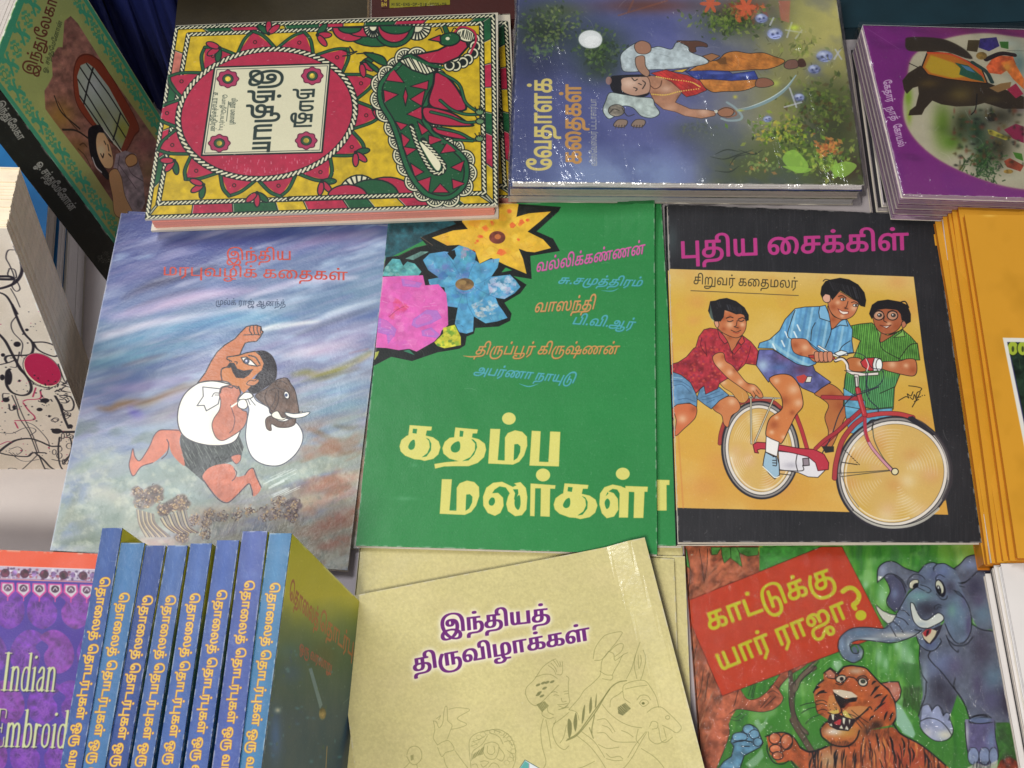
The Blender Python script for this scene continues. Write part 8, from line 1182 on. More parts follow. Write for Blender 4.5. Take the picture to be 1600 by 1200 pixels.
c.poly([(1378, 700), (1392, 695), (1440, 860), (1428, 880)], '54707c'); c.ell(1440, 900, 16, 26, '6a5c3c', grain=.8, soft=2); c.blob(1240, 885, 14, 12, 'b0b0a0', .9); c.line([(1460, 1050), (1455, 1140)], 8, '7c6c50')
for k in range(50): x, y = rr.uniform(1200, 1520), rr.uniform(560, 1140); c.blob(x, y, rr.uniform(3, 10), rr.uniform(3, 10), str(rr.choice(['2c6c9c', '3c5c30', '1c3c6c', '4c8ca0'])), .4)
# orange cover with framed picture
c = cv('orange6', 560, 740, 'cc912a')
c.z(1440, 290, .25848); c.mix(np.clip((c.N(50, 50, 0, 3, 3)-.45)*3, 0, 1), 'ad7a1c', .4)
c.poly([(488, 922), (1800, 930), (2000, 2050), (700, 2050), (615, 1560)], 'd8d4cc'); P = [(515, 948), (1770, 956), (1965, 2020), (725, 2020), (640, 1550)]
c.poly(P, '2c2c54'); c.poly([(522, 954), (1762, 962), (1955, 2012), (732, 2012), (647, 1548)], '1c2c20', grain=.6); m = c.mask(P)
for x in range(550, 1760, 60): c.ell(x, 985, 34, 44, '9cac34', ln=5, lc='1c2414', clip=m); c.ell(x, 990, 8, 18, '3c4420')
for k in range(420): x, y = rr.uniform(530, 1900), rr.uniform(1030, 1980); c.line([(x, y), (x+rr.uniform(-10, 20), y+rr.uniform(30, 80))], 8, str(rr.choice(['a8805c', '14181c', '5c6c3c', '2c3c24'])), a=.7, clip=m, taper=1)
c.blob(410, 182, 40, 8, 'e8c060', .5)
# code sticker at the back
c = cv('sticker', 420, 110, '7e7810'); c.z(560, 0, .1875)
c.poly([(100, -300), (262, -300), (262, 90), (100, 90)], '3c140e'); 
def tiny(x, y, h, s, col, w):
    G = {'P': [[(0, 0), (0, 1), (.6, 1), (.6, .5), (0, .5)]], 'U': [[(0, 1), (0, 0), (.6, 0), (.6, 1)]], 'B': [[(0, 0), (0, 1), (.5, 1), (.5, .5), (0, .5), (.6, .5), (.6, 0), (0, 0)]], 'N': [[(0, 0), (0, 1), (.6, 0), (.6, 1)]], 'M': [[(0, 0), (0, 1), (.35, .4), (.7, 1), (.7, 0)]], 'I': [[(.3, 0), (.3, 1)]], 'S': [[(.6, 1), (0, 1), (0, .5), (.6, .5), (.6, 0), (0, 0)]], 'C': [[(.6, 1), (0, 1), (0, 0), (.6, 0)]], '-': [[(.1, .5), (.5, .5)]], 'E': [[(.6, 1), (0, 1), (0, 0), (.6, 0)], [(0, .5), (.5, .5)]], 'G': [[(.6, 1), (0, 1), (0, 0), (.6, 0), (.6, .5), (.3, .5)]], 'O': [[(0, 0), (0, 1), (.6, 1), (.6, 0), (0, 0)]], '0': [[(0, 0), (0, 1), (.6, 1), (.6, 0), (0, 0)]], '1': [[(.3, 0), (.3, 1)]], '8': [[(0, 0), (0, 1), (.6, 1), (.6, 0), (0, 0)], [(0, .5), (.6, .5)]], '2': [[(0, 1), (.6, 1), (.6, .5), (0, .5), (0, 0), (.6, 0)]], '6': [[(.6, 1), (0, 1), (0, 0), (.6, 0), (.6, .5), (0, .5)]], '5': [[(.6, 1), (0, 1), (0, .5), (.6, .5), (.6, 0), (0, 0)]], 'D': [[(0, 0), (0, 1), (.6, .8), (.6, .2), (0, 0)]]}
    for k, ch in enumerate(s):
        for P in G[ch]: c.line([(x+(k+a)*w, y-b*h) for a, b in [(p[0]*.95, p[1]) for p in P]], w*.16+1, col, sm=False)
tiny(282, 46, 20, 'MISC-ENG-OP-018-2005-06', '2c2c10', 20); tiny(192, 50, 26, 'BN', 'b8a030', 28); tiny(192, 8, 26, 'PU', 'b8a030', 28)
for k,W,H,b in [('sky',700,900,'7a84a8'),('green',700,900,'2e9048'),('cycle',700,900,'403f42'),('cream',700,900,'d8cf90'),('jungle',700,900,'4a8a3a'),('folk',900,660,'c0a020'),('ghost',840,660,'6a70a0'),('purple',900,600,'802080'),('lady',500,700,'a0a060'),('lady_spine',80,700,'202020'),('drip',500,700,'b8a898'),('craft',500,700,'502090'),('orange6',400,500,'c8901c'),('blue_cover',400,500,'707020')]:
    if k not in CV: cv(k,W,H,b)
for i in range(8):
    if 'spine%d'%i not in CV: cv('spine%d'%i,60,900,'3a5a9a')
if 'sticker' not in CV: cv('sticker',300,60,'c0b020')
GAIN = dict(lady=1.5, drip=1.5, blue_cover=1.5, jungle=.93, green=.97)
def wear(c, seed):          # print grain, rubbed specks and scuffed edges
    r = np.random.default_rng(seed); c.z(0, 0, 1); H, W = c.H, c.W
    c.a *= (1+.045*(c.N(1.3, 1.3, 0, seed, 2)-.5)+.05*(c.N(90, 60, 20, seed+5, 3)-.5))[..., None]
    c.a += (c.a.mean(2, keepdims=True)-c.a)*.08      # printing inks are a little dull
    v = np.linspace(0, 1, H)[:, None]; u = np.linspace(0, 1, W)[None]; e = np.minimum(np.minimum(u, 1-u)*W, np.minimum(v, 1-v)*H)
    m = np.clip(1-e/4, 0, 1)*np.clip((c.N(9, 9, 0, seed+9, 3)-.45)*5, 0, 1); c.mix(m, 'c8c2bc', .55)
    m = np.clip((c.N(2.2, 2.2, 0, seed+3, 2)-.80)*9, 0, 1); c.mix(m, 'e0dcd8', .14)
    for k in range(9):
        x, y = c.PX[int(r.integers(H)), 0]+r.random()*(c.PX.max()-c.PX.min()), r.uniform(c.PY.min(), c.PY.max()); t = r.uniform(0, 6.3); L = r.uniform(4, 26)
        c.line([(x, y), (x+L*.5*math.cos(t)+1, y+L*.5*math.sin(t)), (x+L*math.cos(t+.2), y+L*math.sin(t+.2))], .6, 'e8e4e0', a=.22)
for i, k in enumerate(CV):
    if k != 'orange6': wear(CV[k], 300+i)
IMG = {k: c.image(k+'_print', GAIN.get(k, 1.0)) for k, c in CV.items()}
IMG['orange'] = IMG['orange6']
# ------------------------------------------------------------------ materials
def nodes(name):
    m = bpy.data.materials.new(name); m.use_nodes = True; nt = m.node_tree; return m, nt, nt.nodes["Principled BSDF"]
def noise_bump(nt, b, scale, strength, dist=.0004, detail=4, coord='Object'):
    tc = nt.nodes.new('ShaderNodeTexCoord'); n = nt.nodes.new('ShaderNodeTexNoise'); n.inputs['Scale'].default_value = scale; n.inputs['Detail'].default_value = detail
    bp = nt.nodes.new('ShaderNodeBump'); bp.inputs['Strength'].default_value = strength; bp.inputs['Distance'].default_value = dist
    nt.links.new(tc.outputs[coord], n.inputs['Vector']); nt.links.new(n.outputs['Fac'], bp.inputs['Height']); nt.links.new(bp.outputs['Normal'], b.inputs['Normal'])
    return n, bp, tc
def print_mat(name, img, rough=.38, bump=.25, bscale=900, spec=.32, wave=.0):
    m, nt, b = nodes(name); t = nt.nodes.new('ShaderNodeTexImage'); t.image = img; t.extension = 'EXTEND'; t.interpolation = 'Cubic'
    nt.links.new(t.outputs['Color'], b.inputs['Base Color'])
    b.inputs['Roughness'].default_value = rough; b.inputs['Specular IOR Level'].default_value = spec
    n, bp, tc = noise_bump(nt, b, bscale, bump, .00025)
    n2 = nt.nodes.new('ShaderNodeTexNoise'); n2.inputs['Scale'].default_value = 28; n2.inputs['Detail'].default_value = 3; nt.links.new(tc.outputs['Object'], n2.inputs['Vector'])
    b2 = nt.nodes.new('ShaderNodeBump'); b2.inputs['Strength'].default_value = .35+wave; b2.inputs['Distance'].default_value = .0012
    nt.links.new(n2.outputs['Fac'], b2.inputs['Height']); nt.links.new(bp.outputs['Normal'], b2.inputs['Normal']); nt.links.new(b2.outputs['Normal'], b.inputs['Normal'])
    n3 = nt.nodes.new('ShaderNodeTexNoise'); n3.inputs['Scale'].default_value = 60; n3.inputs['Detail'].default_value = 6; nt.links.new(tc.outputs['Object'], n3.inputs['Vector'])
    mr = nt.nodes.new('ShaderNodeMapRange'); mr.inputs['To Min'].default_value = rough-.08; mr.inputs['To Max'].default_value = rough+.14
    nt.links.new(n3.outputs['Fac'], mr.inputs['Value']); nt.links.new(mr.outputs['Result'], b.inputs['Roughness'])
    return m
def flat_mat(name, col, rough=.6, var=.12, scale=40, bump=.3, bscale=300, stretch=(1, 1, 1), spec=.35):
    m, nt, b = nodes(name); n, bp, tc = noise_bump(nt, b, bscale, bump)
    mp = nt.nodes.new('ShaderNodeMapping'); mp.inputs['Scale'].default_value = stretch
    n2 = nt.nodes.new('ShaderNodeTexNoise'); n2.inputs['Scale'].default_value = scale; n2.inputs['Detail'].default_value = 6
    nt.links.new(tc.outputs['Object'], mp.inputs['Vector']); nt.links.new(mp.outputs['Vector'], n2.inputs['Vector'])
    r = nt.nodes.new('ShaderNodeValToRGB'); c = np.array(col)
    r.color_ramp.elements[0].position = .3; r.color_ramp.elements[1].position = .7
    r.color_ramp.elements[0].color = (*(c*(1-var)), 1); r.color_ramp.elements[1].color = (*np.clip(c*(1+var), 0, 1), 1)
    nt.links.new(n2.outputs['Fac'], r.inputs['Fac']); nt.links.new(r.outputs['Color'], b.inputs['Base Color'])
    b.inputs['Roughness'].default_value = rough; b.inputs['Specular IOR Level'].default_value = spec
    return m
def film_mat(name, fac=.16, rough=.12, bscale=60, strength=.9, tint=(1, 1, 1)):
    m, nt, b = nodes(name); nt.nodes.remove(b); out = nt.nodes["Material Output"]
    tr = nt.nodes.new('ShaderNodeBsdfTransparent'); tr.inputs[0].default_value = (*tint, 1)
    gl = nt.nodes.new('ShaderNodeBsdfGlossy'); gl.inputs['Roughness'].default_value = rough; gl.inputs[0].default_value = (1, 1, 1, 1)
    fr = nt.nodes.new('ShaderNodeFresnel'); fr.inputs['IOR'].default_value = 1.5
    mx = nt.nodes.new('ShaderNodeMixShader'); ad = nt.nodes.new('ShaderNodeMath'); ad.operation = 'MULTIPLY_ADD'; ad.inputs[1].default_value = .6; ad.inputs[2].default_value = fac-.04; ad.use_clamp = True
    tc = nt.nodes.new('ShaderNodeTexCoord'); n = nt.nodes.new('ShaderNodeTexNoise'); n.inputs['Scale'].default_value = bscale; n.inputs['Detail'].default_value = 5; n.inputs['Distortion'].default_value = 1.2
    v = nt.nodes.new('ShaderNodeTexNoise'); v.inputs['Scale'].default_value = bscale*5; v.inputs['Detail'].default_value = 2
    mp = nt.nodes.new('ShaderNodeMapping'); mp.inputs['Scale'].default_value = (1, .3, 1); mp.inputs['Rotation'].default_value = (0, 0, .5)
    nt.links.new(tc.outputs['Object'], mp.inputs['Vector']); nt.links.new(mp.outputs['Vector'], n.inputs['Vector']); nt.links.new(tc.outputs['Object'], v.inputs['Vector'])
    bp = nt.nodes.new('ShaderNodeBump'); bp.inputs['Strength'].default_value = strength; bp.inputs['Distance'].default_value = .004
    b3 = nt.nodes.new('ShaderNodeBump'); b3.inputs['Strength'].default_value = strength*.5; b3.inputs['Distance'].default_value = .001
    nt.links.new(n.outputs['Fac'], bp.inputs['Height']); nt.links.new(v.outputs['Fac'], b3.inputs['Height']); nt.links.new(bp.outputs['Normal'], b3.inputs['Normal'])
    nt.links.new(b3.outputs['Normal'], gl.inputs['Normal'])
    nt.links.new(fr.outputs[0], ad.inputs[0]); nt.links.new(ad.outputs[0], mx.inputs[0]); nt.links.new(tr.outputs[0], mx.inputs[1]); nt.links.new(gl.outputs[0], mx.inputs[2]); nt.links.new(mx.outputs[0], out.inputs[0])
    return m
def lin(h): c = rgb(h); return tuple(np.where(c < .04045, c/12.92, ((c+.055)/1.055)**2.4))
PAGE = flat_mat('page_paper', lin('cdc3ba'), .75, .10, 500, .5, 1500, (1, 1, 6))
PAGE_W = flat_mat('white_paper', lin('e0dcdc'), .75, .06, 400, .4, 1500, (1, 1, 6))
PAGE_G = flat_mat('grey_paper', lin('c6bcbe'), .75, .16, 300, .5, 1500, (1, 1, 8))
PAGE_P = flat_mat('pink_edged_paper', lin('e79a8c'), .7, .05, 300, .4, 1500, (1, 1, 6))
PAGE_T = flat_mat('tan_paper', lin('ecdcc2'), .75, .10, 60, .5, 1500, (1, 1, 3))
CARD = flat_mat('cream_board', lin('d2cabd'), .55, .05, 60, .2, 500)
DARK = flat_mat('dark_board', lin('2c2b31'), .45, .1, 60, .2, 500)
# ------------------------------------------------------------------ mesh helpers
def mesh_obj(name, V, Fc, mat, parent=None, uv=None, smooth=False, mats=None, mi=None):
    me = bpy.data.meshes.new(name); me.from_pydata([tuple(v) for v in V], [], Fc); me.update()
    if uv is not None:
        l = me.uv_layers.new(name='UVMap'); i = 0
        for p in me.polygons:
            for li, vi in zip(p.loop_indices, p.vertices): l.data[li].uv = uv[vi]
    for m in (mats or [mat]): me.materials.append(m)
    if mi:
        for p, k in zip(me.polygons, mi): p.material_index = k
    if smooth:
        for p in me.polygons: p.use_smooth = True
    o = bpy.data.objects.new(name, me); sc.collection.objects.link(o)
    if parent: o.parent = parent; o.matrix_parent_inverse = Matrix.Translation(-Vector(parent.location))
    return o
def empty(name, loc, label, cat, group=None):
    o = bpy.data.objects.new(name, None); sc.collection.objects.link(o); o.location = [float(q) for q in loc]; o.empty_display_size = .02
    o['label'] = label; o['category'] = cat
    if group: o['group'] = group
    return o
def bil(c, u, v):                      # corners TL TR BR BL ; u right, v down
    return (c[0]*(1-u)+c[1]*u)*(1-v)+(c[3]*(1-u)+c[2]*u)*v
def normal(c): n = np.cross(c[1]-c[0], c[0]-c[3]); return unit(n)
def slab(name, c, t, mat, parent, warp=None, n=2, m=2, edge=None, off=0.0, ins=(0, 0, 0, 0), rad=0.0):
    """sheet or block: top face at distance off under the quad c, thickness t; ins = inset left,top,right,bottom (fractions)"""
    N = normal(c); V = []; UV = []; l, tp, r, bt = ins
    for lay in (0, 1):
        for j in range(m+1):
            for i in range(n+1):
                u = l+(1-l-r)*i/n; v = tp+(1-tp-bt)*j/m
                if rad:                                  # rounded outer corners
                    eu = min(i, n-i)/n; ev = min(j, m-j)/m
                w = warp(u, v) if warp else 0
                V.append(bil(c, u, v)+N*(w-off-(t if lay else 0))); UV.append((u, 1-v))
    K = (n+1)*(m+1); Fc = []; mi = []
    for j in range(m):
        for i in range(n):
            a = j*(n+1)+i; Fc.append((a+n+1, a+n+2, a+1, a)); mi.append(0); Fc.append((K+a, K+a+1, K+a+n+2, K+a+n+1)); mi.append(1)
    rim = [i for i in range(n)]+[j*(n+1)+n for j in range(m)]+[m*(n+1)+i for i in range(n, 0, -1)]+[j*(n+1) for j in range(m, 0, -1)]
    for a, b in zip(rim, rim[1:]+rim[:1]): Fc.append((a, b, K+b, K+a)); mi.append(1)
    return mesh_obj(name, V, Fc, mat, parent, UV, smooth=False, mats=[mat, edge or mat], mi=mi)
def pages(c, t, mat, parent, off, ins, layers=6, seed=1, warp=None, n=2, m=2, name='page_block', jit=.0016):
    """leaves: a block of thin layers whose edges lie a little unevenly"""
    r = random.Random(seed); N = normal(c); V = []; Fc = []
    for k in range(layers):
        z0 = off+t*k/layers; z1 = off+t*(k+1)/layers-t*.03/layers
        e = [max(0.0005, q+r.uniform(-jit, jit)) for q in ins]; B = len(V)
        for z in (z0, z1):
            for j in range(m+1):
                for i in range(n+1):
                    u = e[0]+(1-e[0]-e[2])*i/n; v = e[1]+(1-e[1]-e[3])*j/m
                    V.append(bil(c, u, v)+N*((warp(u, v) if warp else 0)-z))
        K = (n+1)*(m+1)
        rim = [i for i in range(n)]+[j*(n+1)+n for j in range(m)]+[m*(n+1)+i for i in range(n, 0, -1)]+[j*(n+1) for j in range(m, 0, -1)]
        for a, b in zip(rim, rim[1:]+rim[:1]): Fc.append((B+a, B+b, B+K+b, B+K+a))
        for j in range(m):
            for i in range(n):
                a = B+j*(n+1)+i; Fc.append((a+n+1, a+n+2, a+1, a)); Fc.append((K+a, K+a+1, K+a+n+2, K+a+n+1))
    return mesh_obj(name, V, Fc, mat, parent)
def book(corners, t, mat, label, group=None, page=PAGE, back=None, warp=None, n=2, m=2, ct=.00035, over=.004, spine='l', spinemat=None, layers=5, edge=None, seed=1, cat='book', name='book'):
    c = [np.asarray(q, float) for q in corners]; N = normal(c)
    base = (c[0]+c[1]+c[2]+c[3])/4-N*t
    o = empty(name, base, label, cat, group)
    slab('front_cover', c, ct, mat, o, warp, n, m, edge=edge or mat)
    ins = [over]*4; ins['ltrb'.index(spine)] = .0015
    pages(c, t-2*ct-.0001, page, o, ct+.00005, ins, layers, seed, warp, n, m)
    slab('back_cover', c, ct, back or CARD, o, warp, n, m, off=t-ct)
    k = 'ltrb'.index(spine); a, b = [(c[3], c[0]), (c[0], c[1]), (c[1], c[2]), (c[2], c[3])][k]; d = unit(np.cross(b-a, N))*-1
    mid = (c[0]+c[1]+c[2]+c[3])/4; d = d if d@(a-mid) > 0 else -d
    if warp is None:
        q = [a+d*.0002, b+d*.0002, b+d*.0002-N*t, a+d*.0002-N*t]
        q2 = [p-d*.0007 for p in q]; V = q+q2
        mesh_obj('spine', V, [(0, 1, 2, 3), (7, 6, 5, 4), (0, 4, 5, 1), (1, 5, 6, 2), (2, 6, 7, 3), (3, 7, 4, 0)], spinemat or edge or mat, o, [(.01, .01), (.01, .99), (.01, .99), (.01, .01)]*2)
    return o
def box(name, x0, x1, y0, y1, z0, z1, mat, parent=None):
    V = [(x, y, z) for z in (z0, z1) for y in (y0, y1) for x in (x0, x1)]
    return mesh_obj(name, V, [(0, 2, 3, 1), (4, 5, 7, 6), (0, 1, 5, 4), (1, 3, 7, 5), (3, 2, 6, 7), (2, 0, 4, 6)], mat, parent)
def low(c, dz): return [q-np.array([0, 0, dz]) for q in c]
def shift(c, dx, dy, dz=0): return [q+np.array([dx, dy, dz]) for q in c]

# ------------------------------------------------------------------ the table
CLOTH = flat_mat('pale_cloth', lin('b9b1b6'), .8, .06, 25, .5, 900)
t1 = box('table_top', -.243, 1.2, -.5, .47, -.03, 0, CLOTH); t4 = box('table_top', -.205, 1.2, .4702, 1.3, -.03, 0, CLOTH); t4['kind'] = 'structure'; t1['kind'] = 'structure'
t2 = box('table_top', -1.2, -.2432, -.5, .222, -.03, 0, CLOTH); t2['kind'] = 'structure'
t3 = box('shelf', -1.2, 1.2, -.4, 1.5, -.15, -.122, flat_mat('shelf_paper', lin('e4dcdc'), .7, .05, 20, .4, 600)); t3['kind'] = 'structure'
# ------------------------------------------------------------------ books
def im(k): return IMG[k]
M_SKY = print_mat('sky_print', im('sky'), .30, .5, 600, spec=.32, wave=.5)
M_GREEN = print_mat('green_print', im('green'), .38, .3, wave=.35); M_CYC = print_mat('cycle_print', im('cycle'), .5, .3)
M_CREAM = print_mat('cream_print', im('cream'), .17, .35, 420, spec=.75); M_JUN = print_mat('jungle_print', im('jungle'), .32, .2)
M_FOLK = print_mat('folk_print', im('folk'), .42, .2); M_GHOST = print_mat('ghost_print', im('ghost'), .4, .2); M_PUR = print_mat('purple_print', im('purple'), .3, .2)
M_LADY = print_mat('lady_print', im('lady'), .45, .2); M_LSP = print_mat('lady_spine_print', im('lady_spine'), .4, .3)
M_DRIP = print_mat('drip_print', im('drip'), .5, .2); M_CRAFT = print_mat('craft_print', im('craft'), .4, .3)
M_ORG = print_mat('orange_print', im('orange'), .35, .2, wave=.3)
M_BC = print_mat('blue_cover_print', im('blue_cover'), .35, .2)
w_sky = lambda u, v: .0016*max(0, v-.8)**2*25*(.4+.6*u)+.0008*math.sin(u*3)
book(FACE['sky'], .0035, M_SKY, 'blue cloudy-sky storybook with a running strongman carrying white sacks on its cover', 'copies of the cloudy-sky storybook', n=12, m=12, warp=lambda u, v: .0008*math.sin(u*3.1), spinemat=M_SKY)
book(FACE['sky_under'], .0033, M_SKY, 'second cloudy-sky storybook, only its right edge showing under the strongman copy', 'copies of the cloudy-sky storybook', seed=2)
book(FACE['green'], .004, M_GREEN, 'green magazine with collage flowers and big yellow title, topmost of its pile', 'copies of the green flower magazine', n=16, m=16, warp=lambda u, v: .0005*math.sin(u*3.1+1)+.004*max(0, u-.82)/.18*max(0, .16-v)/.16, page=PAGE)
book(FACE['green_under'], .0043, M_GREEN, 'green magazine sticking out to the right beneath the topmost green one', 'copies of the green flower magazine', seed=3)
book(FACE['cycle'], .0038, M_CYC, 'black-bordered book with three boys and a bicycle, topmost of its pile', 'copies of the bicycle storybook', edge=DARK, n=6, m=6, warp=lambda u, v: .0006*math.sin(u*3.1))
book(FACE['cycle_under'], .0027, M_CYC, 'black bicycle storybook just under the topmost one, its left edge showing', 'copies of the bicycle storybook', seed=4, edge=DARK)
book(FACE['cycle_low'], .005, M_CYC, 'lowest bicycle storybook of its pile, its dark bottom edge above the jungle book', 'copies of the bicycle storybook', seed=5, edge=DARK)
def w_cream(u, v):
    r = .005*max(0, (u-.55)/.45)**2*max(0, 1-v*1.6); uc = .91+.13*v
    t = min(1, max(0, (u-uc+.035)/.07)); return r*.5+.27*.182*.07*(t+.05*math.sin(2*math.pi*t)*0)-.0012*v+.0006*math.sin(u*5)
book(FACE['cream'], .0055, M_CREAM, 'pale yellow book with purple title lying askew on its pile, corner over the green magazine', 'copies of the pale yellow festival book', n=90, m=12, warp=w_cream, back=CARD)
book(FACE['cream_b'], .0025, M_CREAM, 'pale yellow book squarely under the askew one, upper edge tucked under the green magazine', 'copies of the pale yellow festival book', seed=6)
book(FACE['cream_c'], .0024, M_CREAM, 'pale yellow book with a white right edge lying against the jungle book', 'copies of the pale yellow festival book', seed=7)
book(FACE['cream_d'], .0028, M_CREAM, 'lowest pale yellow book, a darker corner showing between green magazine and jungle book', 'copies of the pale yellow festival book', seed=8)
jb = book(FACE['jungle'], .003, M_JUN, 'glossy jungle picture book with elephant, tiger and red title panel', seed=9)
fb = book(FACE['folk'], .0165, M_FOLK, 'yellow and red folk-art hardcover with peacock lying across the blue and green books', 'copies of the peacock folk-art book', page=PAGE_P, back=CARD, ct=.0022, over=.012, spine='t', spinemat=CARD, edge=CARD, layers=10, n=2, m=30,
          warp=lambda u, v: -.007*max(0, (.05-v)/.05)**2)
c = FACE['folk']; f2 = [np.array(q) for q in ((-.205, .61, .0115), (.0085, .61, .0115), (.0085, .4525, .0115), (-.205, .4635, .0115))]
book(f2, .0114, M_FOLK, 'second peacock folk-art book, a dark sliver between the top one and the wrapped pile', 'copies of the peacock folk-art book', seed=10, spine='t', page=PAGE_P)
gl = ['topmost ghost-story paperback of the plastic-wrapped pile, swordsman in orange on its cover', 'middle paperback of the plastic-wrapped pile under the swordsman cover', 'lowest paperback of the plastic-wrapped pile under the swordsman cover']
BLUEB = flat_mat('blue_board', lin('3a4a80'))
for k in range(3):
    book(low(shift(FACE['ghost'], -.0012*k, -.0004*k), .0076*k), .0074, M_GHOST, gl[k], 'wrapped swordsman paperbacks', page=(PAGE_W, PAGE, PAGE_W)[k], seed=20+k, layers=9, spine='t', over=.004, edge=PAGE_W, ct=.0003, back=CARD if k else BLUEB)
ord_ = ['topmost', 'second', 'third', 'fourth', 'lowest']
PW = flat_mat('lilac_page_edges', lin('b79cb4'), .6, .12, 300, .5, 1500, (1, 1, 8))
for k in range(5):
    book(low(shift(FACE['purple'], -.0003*k, -.0006*k), .0053*k), .0052, M_PUR, '%s purple elephant-march booklet in the pile at the upper right' % ord_[k], 'purple booklets at the upper right', page=PW, edge=PAGE_W, seed=30+k, layers=3, spine='t', over=.003, back=CARD)
A0 = up(1345, 60, .018); B0 = up(1381, 316, .018)
for k in range(3):
    dz = .0061*k; q = [A0, A0+np.array([.2, 0, 0]), B0+np.array([.2, 0, 0]), B0]
    book(low(shift(q, -.002*k, 0), dz), .006, DARK, ['grey paperback just beneath the purple booklets, its page side showing', 'middle grey paperback beneath the purple booklets', 'lowest grey paperback beneath the purple booklets'][k], 'grey paperbacks under the purple booklets', page=PAGE_G, seed=40+k, spine='r')
book(FACE['craft'], .0118, M_CRAFT, 'purple needlework book with white English title and orange top band, lower left corner', layers=6)
book(FACE['lady'], JT, M_LADY, 'upright green-bordered novel with a woman by a barred window and black spine', spinemat=DARK, ct=.0006, layers=8, cat='book')
o = [q for q in bpy.data.objects if q.name.startswith('spine')][-1]
bpy.data.objects.remove(o)
P_ = [q for q in bpy.data.objects if q.get('label', '').startswith('upright green')][0]
slab('spine', [q-jx*.0004 for q in FACE['lady_spine']], .0006, M_LSP, P_)
book(FACE['drip'], LT, M_DRIP, 'thick cream book with black drip-paint scribbles and a crimson disc, standing at the left edge', page=PAGE_T, spine='l', ct=.0008, over=.003, layers=40, edge=PAGE_T, back=PAGE_T)
rl = ['leftmost', 'second', 'third', 'fourth', 'fifth', 'sixth', 'seventh', 'rightmost']
BLUE = flat_mat('blue_board_spine', lin('2f4f8f'), .4, .1, 30)
YEL = flat_mat('yellow_cover_edge', lin('c4a224'), .4, .2, 30)
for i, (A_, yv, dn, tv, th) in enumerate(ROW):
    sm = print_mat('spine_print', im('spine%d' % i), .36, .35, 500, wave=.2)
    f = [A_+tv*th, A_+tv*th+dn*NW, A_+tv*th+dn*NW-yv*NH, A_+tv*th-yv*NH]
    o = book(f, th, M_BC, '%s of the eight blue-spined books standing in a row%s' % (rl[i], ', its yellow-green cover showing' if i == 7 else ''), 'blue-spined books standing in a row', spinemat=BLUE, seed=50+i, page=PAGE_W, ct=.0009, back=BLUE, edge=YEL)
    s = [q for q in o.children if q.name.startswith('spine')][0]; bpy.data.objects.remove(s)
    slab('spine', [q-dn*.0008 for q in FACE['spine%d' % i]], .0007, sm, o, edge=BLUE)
ol = ['lowest', 'second lowest', 'third from the bottom', 'fourth from the bottom', 'fifth from the bottom', 'second highest', 'topmost']
OED = flat_mat('orange_edge', lin('b8701c'), .4, .2, 30, stretch=(1, .1, 1))
for i in range(7):
    t = .0035 if i else .012
    w_o = (lambda a: lambda u, v: a*math.sin(v*math.pi)*max(0, 1-u*3)**2)((-.004, .003, -.003, .0028, -.0025, .0025, .001)[i])
    book(FACE['orange%d' % i], t, M_ORG, '%s of the orange booklets fanned out at the right edge%s' % (ol[i], ', with a framed picture' if i == 6 else ''), 'orange booklets fanned at the right', page=PAGE if i == 2 else OED, spinemat=OED, back=OED, edge=OED, seed=60+i, layers=2, n=10, m=10, warp=w_o)
wl = ['topmost', 'second', 'third', 'lowest']
M_WHT = flat_mat('white_cover', lin('d9d3d0'), .5, .04, 30)
for k in range(4):
    book(low(shift(FACE['white'], (0, -.0014, .0012, -.002)[k], (-.001, .0, .001, -.001)[k]), .0068*k), .0064, M_WHT, '%s white book of the pile below the orange booklets, right edge' % wl[k], 'white books at the lower right', page=(PAGE_W, PAGE, PAGE_W, PAGE)[k], seed=70+k, layers=4, spine='r', back=DARK if k == 1 else CARD)
# flat pile in the gap at the left, behind the drip-paint book
BLU2 = flat_mat('bright_blue_cover', lin('2a6fa8'), .2, .15, 30)
gx = up(122, 430, -.121)[0]
zb = -.121
for k, (t, cov, pg, lab) in enumerate([(.040, CARD, PAGE_W, 'thick grey-paged book lowest in the pile behind the drip-paint book'), (.016, BLU2, PAGE_W, 'grey-paged book with blue cover in the pile behind the drip-paint book'), (.020, BLU2, PAGE, 'cream-paged book with glossy blue top, highest in the pile behind the drip-paint book')]):
    zb += t; xr = gx-.002*k; y0, y1 = .40, .56+.02*k
    q = [np.array(v) for v in ((xr-.15, y1, zb), (xr, y1, zb), (xr+.012, y0, zb), (xr-.15, y0, zb))]
    book(q, t-.0004, cov, lab, 'flat books at the far left', page=pg, seed=80+k, layers=10, ct=.0009, back=CARD if k == 0 else BLU2, edge=CARD if k < 1 else BLU2)
# pleated navy cloth hanging behind
V = []; Fc = []; nn = 90
for i in range(nn+1):
    x = -.44+.245*i/nn; y = .64+.006*math.sin(i*1.05)+.003*math.sin(i*2.3+1)
    V += [(x, y, -.1215), (x+.004*math.sin(i), y+.012, .0), (x+.006, y+.02, .16)]
for i in range(nn):
    a = i*3; Fc += [(a, a+3, a+4, a+1), (a+1, a+4, a+5, a+2)]
nc = mesh_obj('pleated_cloth', V, Fc, flat_mat('navy_cloth', lin('16205c'), .7, .3, 40, .5, 900, (1, 1, .1)), smooth=True)
nc['label'] = 'dark navy pleated cloth hanging behind the green-bordered novel'; nc['category'] = 'cloth'
sm_ = nc.modifiers.new('solid', 'SOLIDIFY'); sm_.thickness = .001
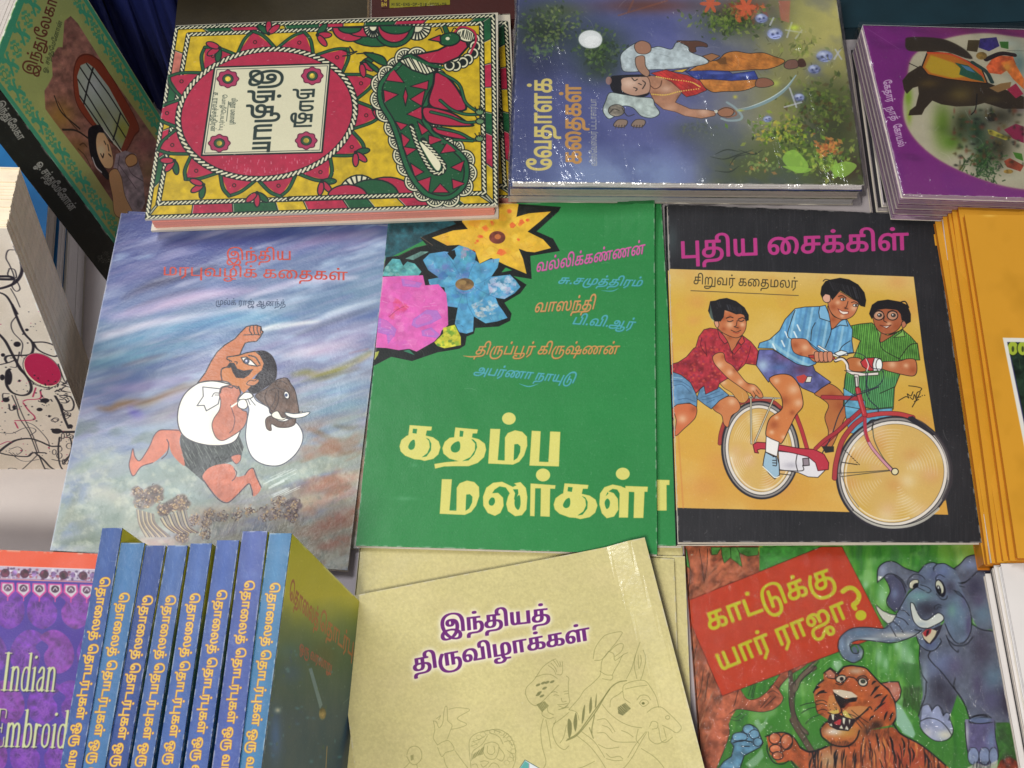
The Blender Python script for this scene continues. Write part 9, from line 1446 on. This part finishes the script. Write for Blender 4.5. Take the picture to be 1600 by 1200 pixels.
# books at the back, mostly out of the frame
def backbook(x0, x1, y0, y1, z0, t, col, label, rough=.5, pg=PAGE_T):
    q = [np.array(v, float) for v in ((x0, y1, z0+t), (x1, y1, z0+t), (x1, y0, z0+t), (x0, y0, z0+t))]
    return book(q, t, flat_mat('back_cover_card', lin(col), rough, .2, 30), label, 'books at the back edge', page=pg, seed=int(x1*90)+90, layers=4, spine='b')
backbook(-.234, -.095, .607, .80, 0, .012, '2e2612', 'dark olive-brown book behind the folk-art hardcover')
bk = backbook(-.092, .012, .606, .80, 0, .010, '3c140e', 'dark red-brown book with a yellow code sticker behind the folk-art hardcover')
backbook(.236, .47, .585, .80, 0, .012, '0f2a33', 'dark teal book behind the purple booklets')
sl = FACE['sticker']; lm = print_mat('sticker_print', im('sticker'), .4, .1)
slab('sticker', sl, .0003, lm, bk)
# clear plastic wraps
def wrap(c, h, label, mat, n=60, m=40, amp=.0008, seed=5, pad=.002, down=True):
    N = normal(c); ex = unit(c[1]-c[0]); ey = unit(c[0]-c[3]); V = []; Fc = []
    C = [c[0]-ex*pad+ey*pad, c[1]+ex*pad+ey*pad, c[2]+ex*pad-ey*pad, c[3]-ex*pad-ey*pad]
    for j in range(m+1):
        for i in range(n+1):
            u, v = i/n, j/m; a = float(fbm(np.array([u*9+v*3]), np.array([v*7-u*4]), seed, 3)[0]); w = .0006+amp*2*abs(a-.5)*2
            V.append(bil(C, u, v)+N*w)
    for j in range(m):
        for i in range(n):
            a = j*(n+1)+i; Fc.append((a+n+1, a+n+2, a+1, a))
    if down:
        rim = [j*(n+1) for j in range(m+1)]+[m*(n+1)+i for i in range(1, n+1)]+[j*(n+1)+n for j in range(m-1, -1, -1)]
        K = 5; prev = rim
        for s in range(1, K+1):
            cur = []
            for q in rim:
                a = float(fbm(np.array([V[q][0]*90]), np.array([s*1.3+V[q][1]*90]), seed+3, 2)[0])
                mid = (C[0]+C[1]+C[2]+C[3])/4; d = V[q]-mid; d = d-N*(d@N); d = unit(d)
                cur.append(len(V)); V.append(V[q]-N*(h*s/K)+d*(a-.35)*.003)
            for k in range(len(rim)-1): Fc.append((prev[k], cur[k], cur[k+1], prev[k+1]))
            prev = cur
    o = mesh_obj('plastic_wrap', V, Fc, mat, smooth=True); o['label'] = label; o['category'] = 'plastic wrap'
    return o
FILM = film_mat('clear_film', .08, .17, 38, 1.1)
FILM2 = film_mat('thin_clear_film', .06, .15, 45, .9)
wrap(FACE['ghost'], .0215, 'crinkled clear plastic wrapped round the swordsman paperbacks', FILM)
wrap(FACE['purple'], .026, 'clear plastic wrapped round the purple elephant booklets', FILM2, seed=8)
wrap(FACE['jungle'], .0025, 'thin clear plastic over the jungle picture book', film_mat('jungle_film', .04, .08, 120, 1.2), seed=11, down=False, pad=-.001)
